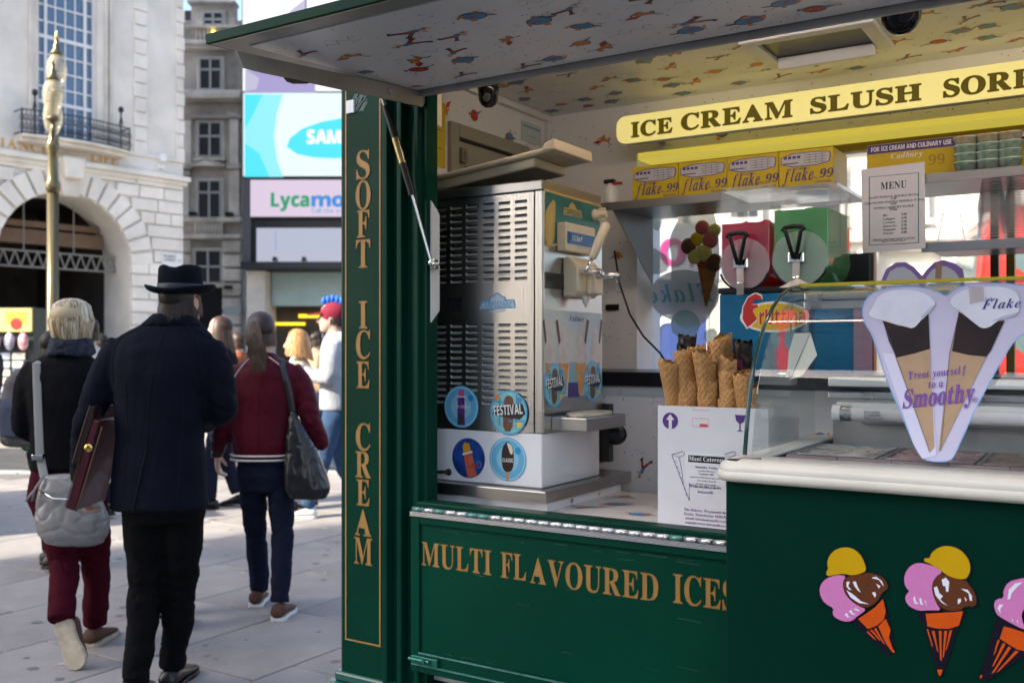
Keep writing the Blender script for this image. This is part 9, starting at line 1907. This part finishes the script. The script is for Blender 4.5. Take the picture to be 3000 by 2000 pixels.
mb = MB(); loft(mb, [(-.235,.05,.04,.075,0),(-.225,.1,.065,.07,0),(-.17,.128,.08,.065,0),(-.08,.12,.076,.05,0),(.03,.092,.06,.03,0),(.13,.058,.042,.006,0),(.21,.03,.026,-.012,0),(.255,.016,.016,-.02,0)], 24); linkmesh('bag_body', remeshed(mb, .009, 3, .009, .06, 9, (1.6,1.6,.5)), tl, bag)
mb = MB(); ribbon(mb, [(-.02,0,.25),(-.03,-.008,.33),(-.05,-.012,.42),(-.075,-.0,.50),(-.085,.04,.535),(-.085,.10,.53)], .017, .004, (1,.2,.1)); mb.build('strap', tl, bag, local=True)
# ---------------------------------------------------------------- the others, farther off
def walker(label, cx, d, turn, H, m_top, m_leg, hair, sk=skinp, arms='down', stride=.16, seed=1, shoes=(leath, leath), headyaw=0.0, top_name='jacket', vox=.016, long=.86, hairkw=None, facebits=False):
    p = person(label, cx, d, turn); k = H/1.75
    S = lambda *a_: tuple(x*k for x in a_)
    torso = [(.84*k if long is None else long*k,.18*k,.13*k,0,0),(1.0*k,.175*k,.128*k,0,0),(1.2*k,.185*k,.128*k,0,0),(1.35*k,.2*k,.12*k,0,0),(1.42*k,.17*k,.1*k,0,.005),(1.47*k,.08*k,.075*k,0,.01),(1.495*k,.066*k,.066*k,0,.012)]
    if arms == 'bent': sl = [[S(-.14,0,1.39),S(-.19,0,1.31),S(-.22,.0,1.10),S(-.10,.28,1.18)],[S(.14,0,1.39),S(.19,0,1.31),S(.22,.0,1.10),S(.10,.28,1.18)]]
    else: sl = [[S(-.14,0,1.39),S(-.195,0,1.31),S(-.23,-.03,1.09),S(-.235,.06,.85)],[S(.14,0,1.39),S(.195,0,1.31),S(.23,-.01,1.09),S(.235,.10,.86)]]
    lg = [[S(-.085,0,.84),S(-.09,.08,.48),S(-.09,stride,.09)],[S(.085,0,.84),S(.09,.02,.48),S(.09,-stride,.12)]]
    hc = S(0,.03,1.615)
    hd = [(S(-.235,.07,.83) if arms != 'bent' else S(-.09,.30,1.18), (0,.2,-1) if arms != 'bent' else (.3,1,.2), (1,0,0), -1, .5, k*.95), (S(.235,.11,.84) if arms != 'bent' else S(.09,.30,1.18), (0,.2,-1) if arms != 'bent' else (-.3,1,.2), (-1,0,0), 1, .5, k*.95)]
    bod, top = dress(p, torso, sl, lg, m_top, m_leg, hc, k*.98, headyaw, hd, sk=sk, vox=vox, leg_r=(.095*k,.072*k,.062*k), arm_r=(.066*k,.058*k,.046*k), seed=seed, bodyvox=.010, top_name=top_name)
    kw = dict(rx=.084*k, ry=.106*k, top=.12*k, low_back=-.09*k, low_side=-.07*k, mats_=hair, n=140, seed=seed, yaw=headyaw, w=.012)
    if hairkw: kw.update(hairkw)
    if hair: cap_hair('hair', p, hc, **kw)
    shoe('shoe', p, S(-.09,stride-.08,0), S(-.10,stride+.18,0), (0,0,1), .1*k, *shoes); shoe('shoe', p, S(.09,-stride-.08,.03), S(.10,-stride+.17,.0), (0,-.1,1), .1*k, *shoes)
    if facebits: face_bits(p, hc, k*.98, headyaw)
    return p, hc, k
palew = cloth('cream_knit', (.6,.52,.4)); greenj = cloth('green_fleece', (.03,.12,.035)); charc = cloth('charcoal_coat', (.02,.02,.022)); orangeb = cloth('rust_top', (.3,.09,.04)); tanj = cloth('tan_jacket', (.35,.26,.17))
L90 = R(90)
p, hc, k = walker('man in a maroon baseball cap and grey hoodie facing left', 984, 8.75, L90, 1.93, greyh, bluej, None, skinp, 'bent', .22, 31, (mat('white_trainer', (.6,.6,.6), rough=.5), whsole), facebits=True)
mb = MB(); c = Vector(hc); mb.ell(c+Vector((0,-.012,.03)), (.088*k,.108*k,.10*k), 18, 10); cp = mb.build('cap', cloth('maroon_cap', (.22,.025,.045)), p, smooth=True, local=True)
mb = MB(); mb.hexa([c+Vector(q) for q in ((-.075*k,.07*k,.028*k),(.075*k,.07*k,.028*k),(.05*k,.20*k,.018*k),(-.05*k,.20*k,.018*k),(-.07*k,.07*k,.042*k),(.07*k,.07*k,.042*k),(.045*k,.195*k,.028*k),(-.045*k,.195*k,.028*k))]); mb.build('cap_peak', MATS['maroon_cap'], cp, local=True, bevel=.012, seg=3)
mb = MB()
for i in range(5): mb.ell(c+Vector((.0,-.075*k+.036*k*i,.135*k+.02*k*(1-abs(i-2)/2))), (.02*k,.02*k,.034*k), 8, 6)
mb.build('blue_crest', mat('blue_foam', (.02,.13,.6), rough=.6), cp, smooth=True, local=True)
kwl = dict(rx=.084*k, ry=.104*k, top=.08*k, low_back=-.085*k, low_side=-.05*k, mats_=h_dk, n=110, seed=3, yaw=0, w=.01, face=85); cap_hair('hair', p, c+Vector((0,-.01,0)), **kwl)
mb = MB(); loft(mb, [(1.40*k,.13*k,.10*k,0,-.05*k),(1.45*k,.12*k,.085*k,0,-.06*k),(1.50*k,.09*k,.05*k,0,-.065*k)]); linkmesh('hood', remeshed(mb, .014, 3, .006, .06, 3), greyh, p)
b2 = thing('camera_bag', 'black bag on the hip of the man in the maroon cap', 'bag', WM[p.name] @ Vector((-.12,-.18,1.02)), TH+L90)
mb = MB(); loft(mb, [(-.13,.08,.06,0,0),(-.11,.1,.075,0,0),(.08,.1,.07,0,0),(.12,.08,.05,0,0)]); linkmesh('bag_body', remeshed(mb, .012, 3, .005, .06, 3), leath, b2)
mb = MB(); ribbon(mb, [(0,.0,.1),(.02,.02,.3),(.08,.12,.52)], .016, .004, (0,1,0)); mb.build('strap', leath, b2, local=True)
p, hc, k = walker('auburn haired woman in a black coat and heeled ankle boots facing left', 655, 9.2, L90, 1.82, blackw, denim, h_br, skinp, 'down', .10, 41, (leath, leath), facebits=True, hairkw=dict(low_back=-.22, low_side=-.16, flare=.25, n=220))
mb = MB(); mb.tube([Vector((-.15,.15,1.40)), Vector((-.06,.17,1.2)), Vector((.05,.16,.98))], .014, 6); mb.build('pale_strap', wt, p, smooth=True, local=True)
walker('curly golden haired woman in pale sunlit clothes beyond the maroon jacket', 878, 9.1, L90, 1.68, palew, tanj, h_gd, skinp, 'bent', .08, 51, hairkw=dict(rx=.12, ry=.125, top=.13, low_back=-.16, low_side=-.1, flare=.2, n=260, w=.016), facebits=True)
p, hc, k = walker('woman with tied brown hair and two-tone shoes hidden behind the man in the hat', 492, 5.35, 0.0, 1.70, charc, blk, h_br, skinp, 'bent', .14, 61, (mat('white_shoe', (.55,.55,.55), rough=.4), leath))
hair_c[0] = Vector((-.1,0,1.6)); rnd = random.Random(8); c = Vector(hc)
strands('ponytail', p, [[c+Vector((-.05+rnd.uniform(-.01,.01),-.09,.03)), c+Vector((-.11+rnd.uniform(-.02,.02),-.10,.03)), c+Vector((-.15+rnd.uniform(-.03,.02),-.10,-.02)), c+Vector((-.17+rnd.uniform(-.03,.03),-.1,-.09))] for _ in range(60)], .01, h_br, 4)
p, hc, k = walker('person in a green fleece with a grey backpack left of the blonde woman', 150, 6.7, R(-10), 1.64, greenj, denim, h_dk, skinp, 'down', .12, 71)
bp = thing('backpack', 'grey backpack on the back of the person in green', 'backpack', WM[p.name] @ Vector((-.03,-.21,1.12)), TH+R(-10))
gry = cloth('backpack_grey', (.10,.095,.10), var=.4, vs=8); mb = MB(); loft(mb, [(-.27,.14,.08,0,0),(-.24,.175,.11,0,0),(.0,.18,.12,0,0),(.17,.15,.10,0,0),(.24,.09,.06,0,0)], 20); linkmesh('pack_body', remeshed(mb, .014, 3, .01, .08, 3), gry, bp)
mb = MB(); loft(mb, [(-.2,.11,.03,0,-.12),(-.0,.12,.04,0,-.12),(.05,.1,.02,0,-.11)], 14); linkmesh('front_pocket', remeshed(mb, .012, 3), cloth('backpack_blue', (.05,.06,.09)), bp)
for s_ in (-1,1): mb = MB(); ribbon(mb, [(s_*.09,.06,.2),(s_*.12,.16,.30),(s_*.12,.28,.22)], .022, .006, (1,0,0)); mb.build('strap', gry, bp, local=True)
walker('dark haired person in sunlit cream clothes between the blonde woman and the hat', 262, 8.6, R(60), 1.80, palew, denim, h_dk, skinp, 'down', .1, 81)
walker('person in dark clothes passing the souvenir stand at the left edge', -15, 19.0, L90, 1.72, charc, denim, h_dk, skinp, 'down', .28, 91, vox=.022)
walker('person in a rust coloured top walking beyond the brunette', 700, 12.5, R(75), 1.72, orangeb, denim, h_br, skinp, 'down', .2, 101, vox=.02)
walker('person in a tan jacket far off beside the man in the cap', 925, 14.0, R(-70), 1.76, tanj, bluej, h_dk, skinp, 'down', .2, 111, vox=.02)
walker('person in a charcoal coat far off behind the hatted man\'s shoulder', 300, 14.5, R(100), 1.74, charc, blk, h_dk, skinp, 'down', .2, 121, vox=.02)
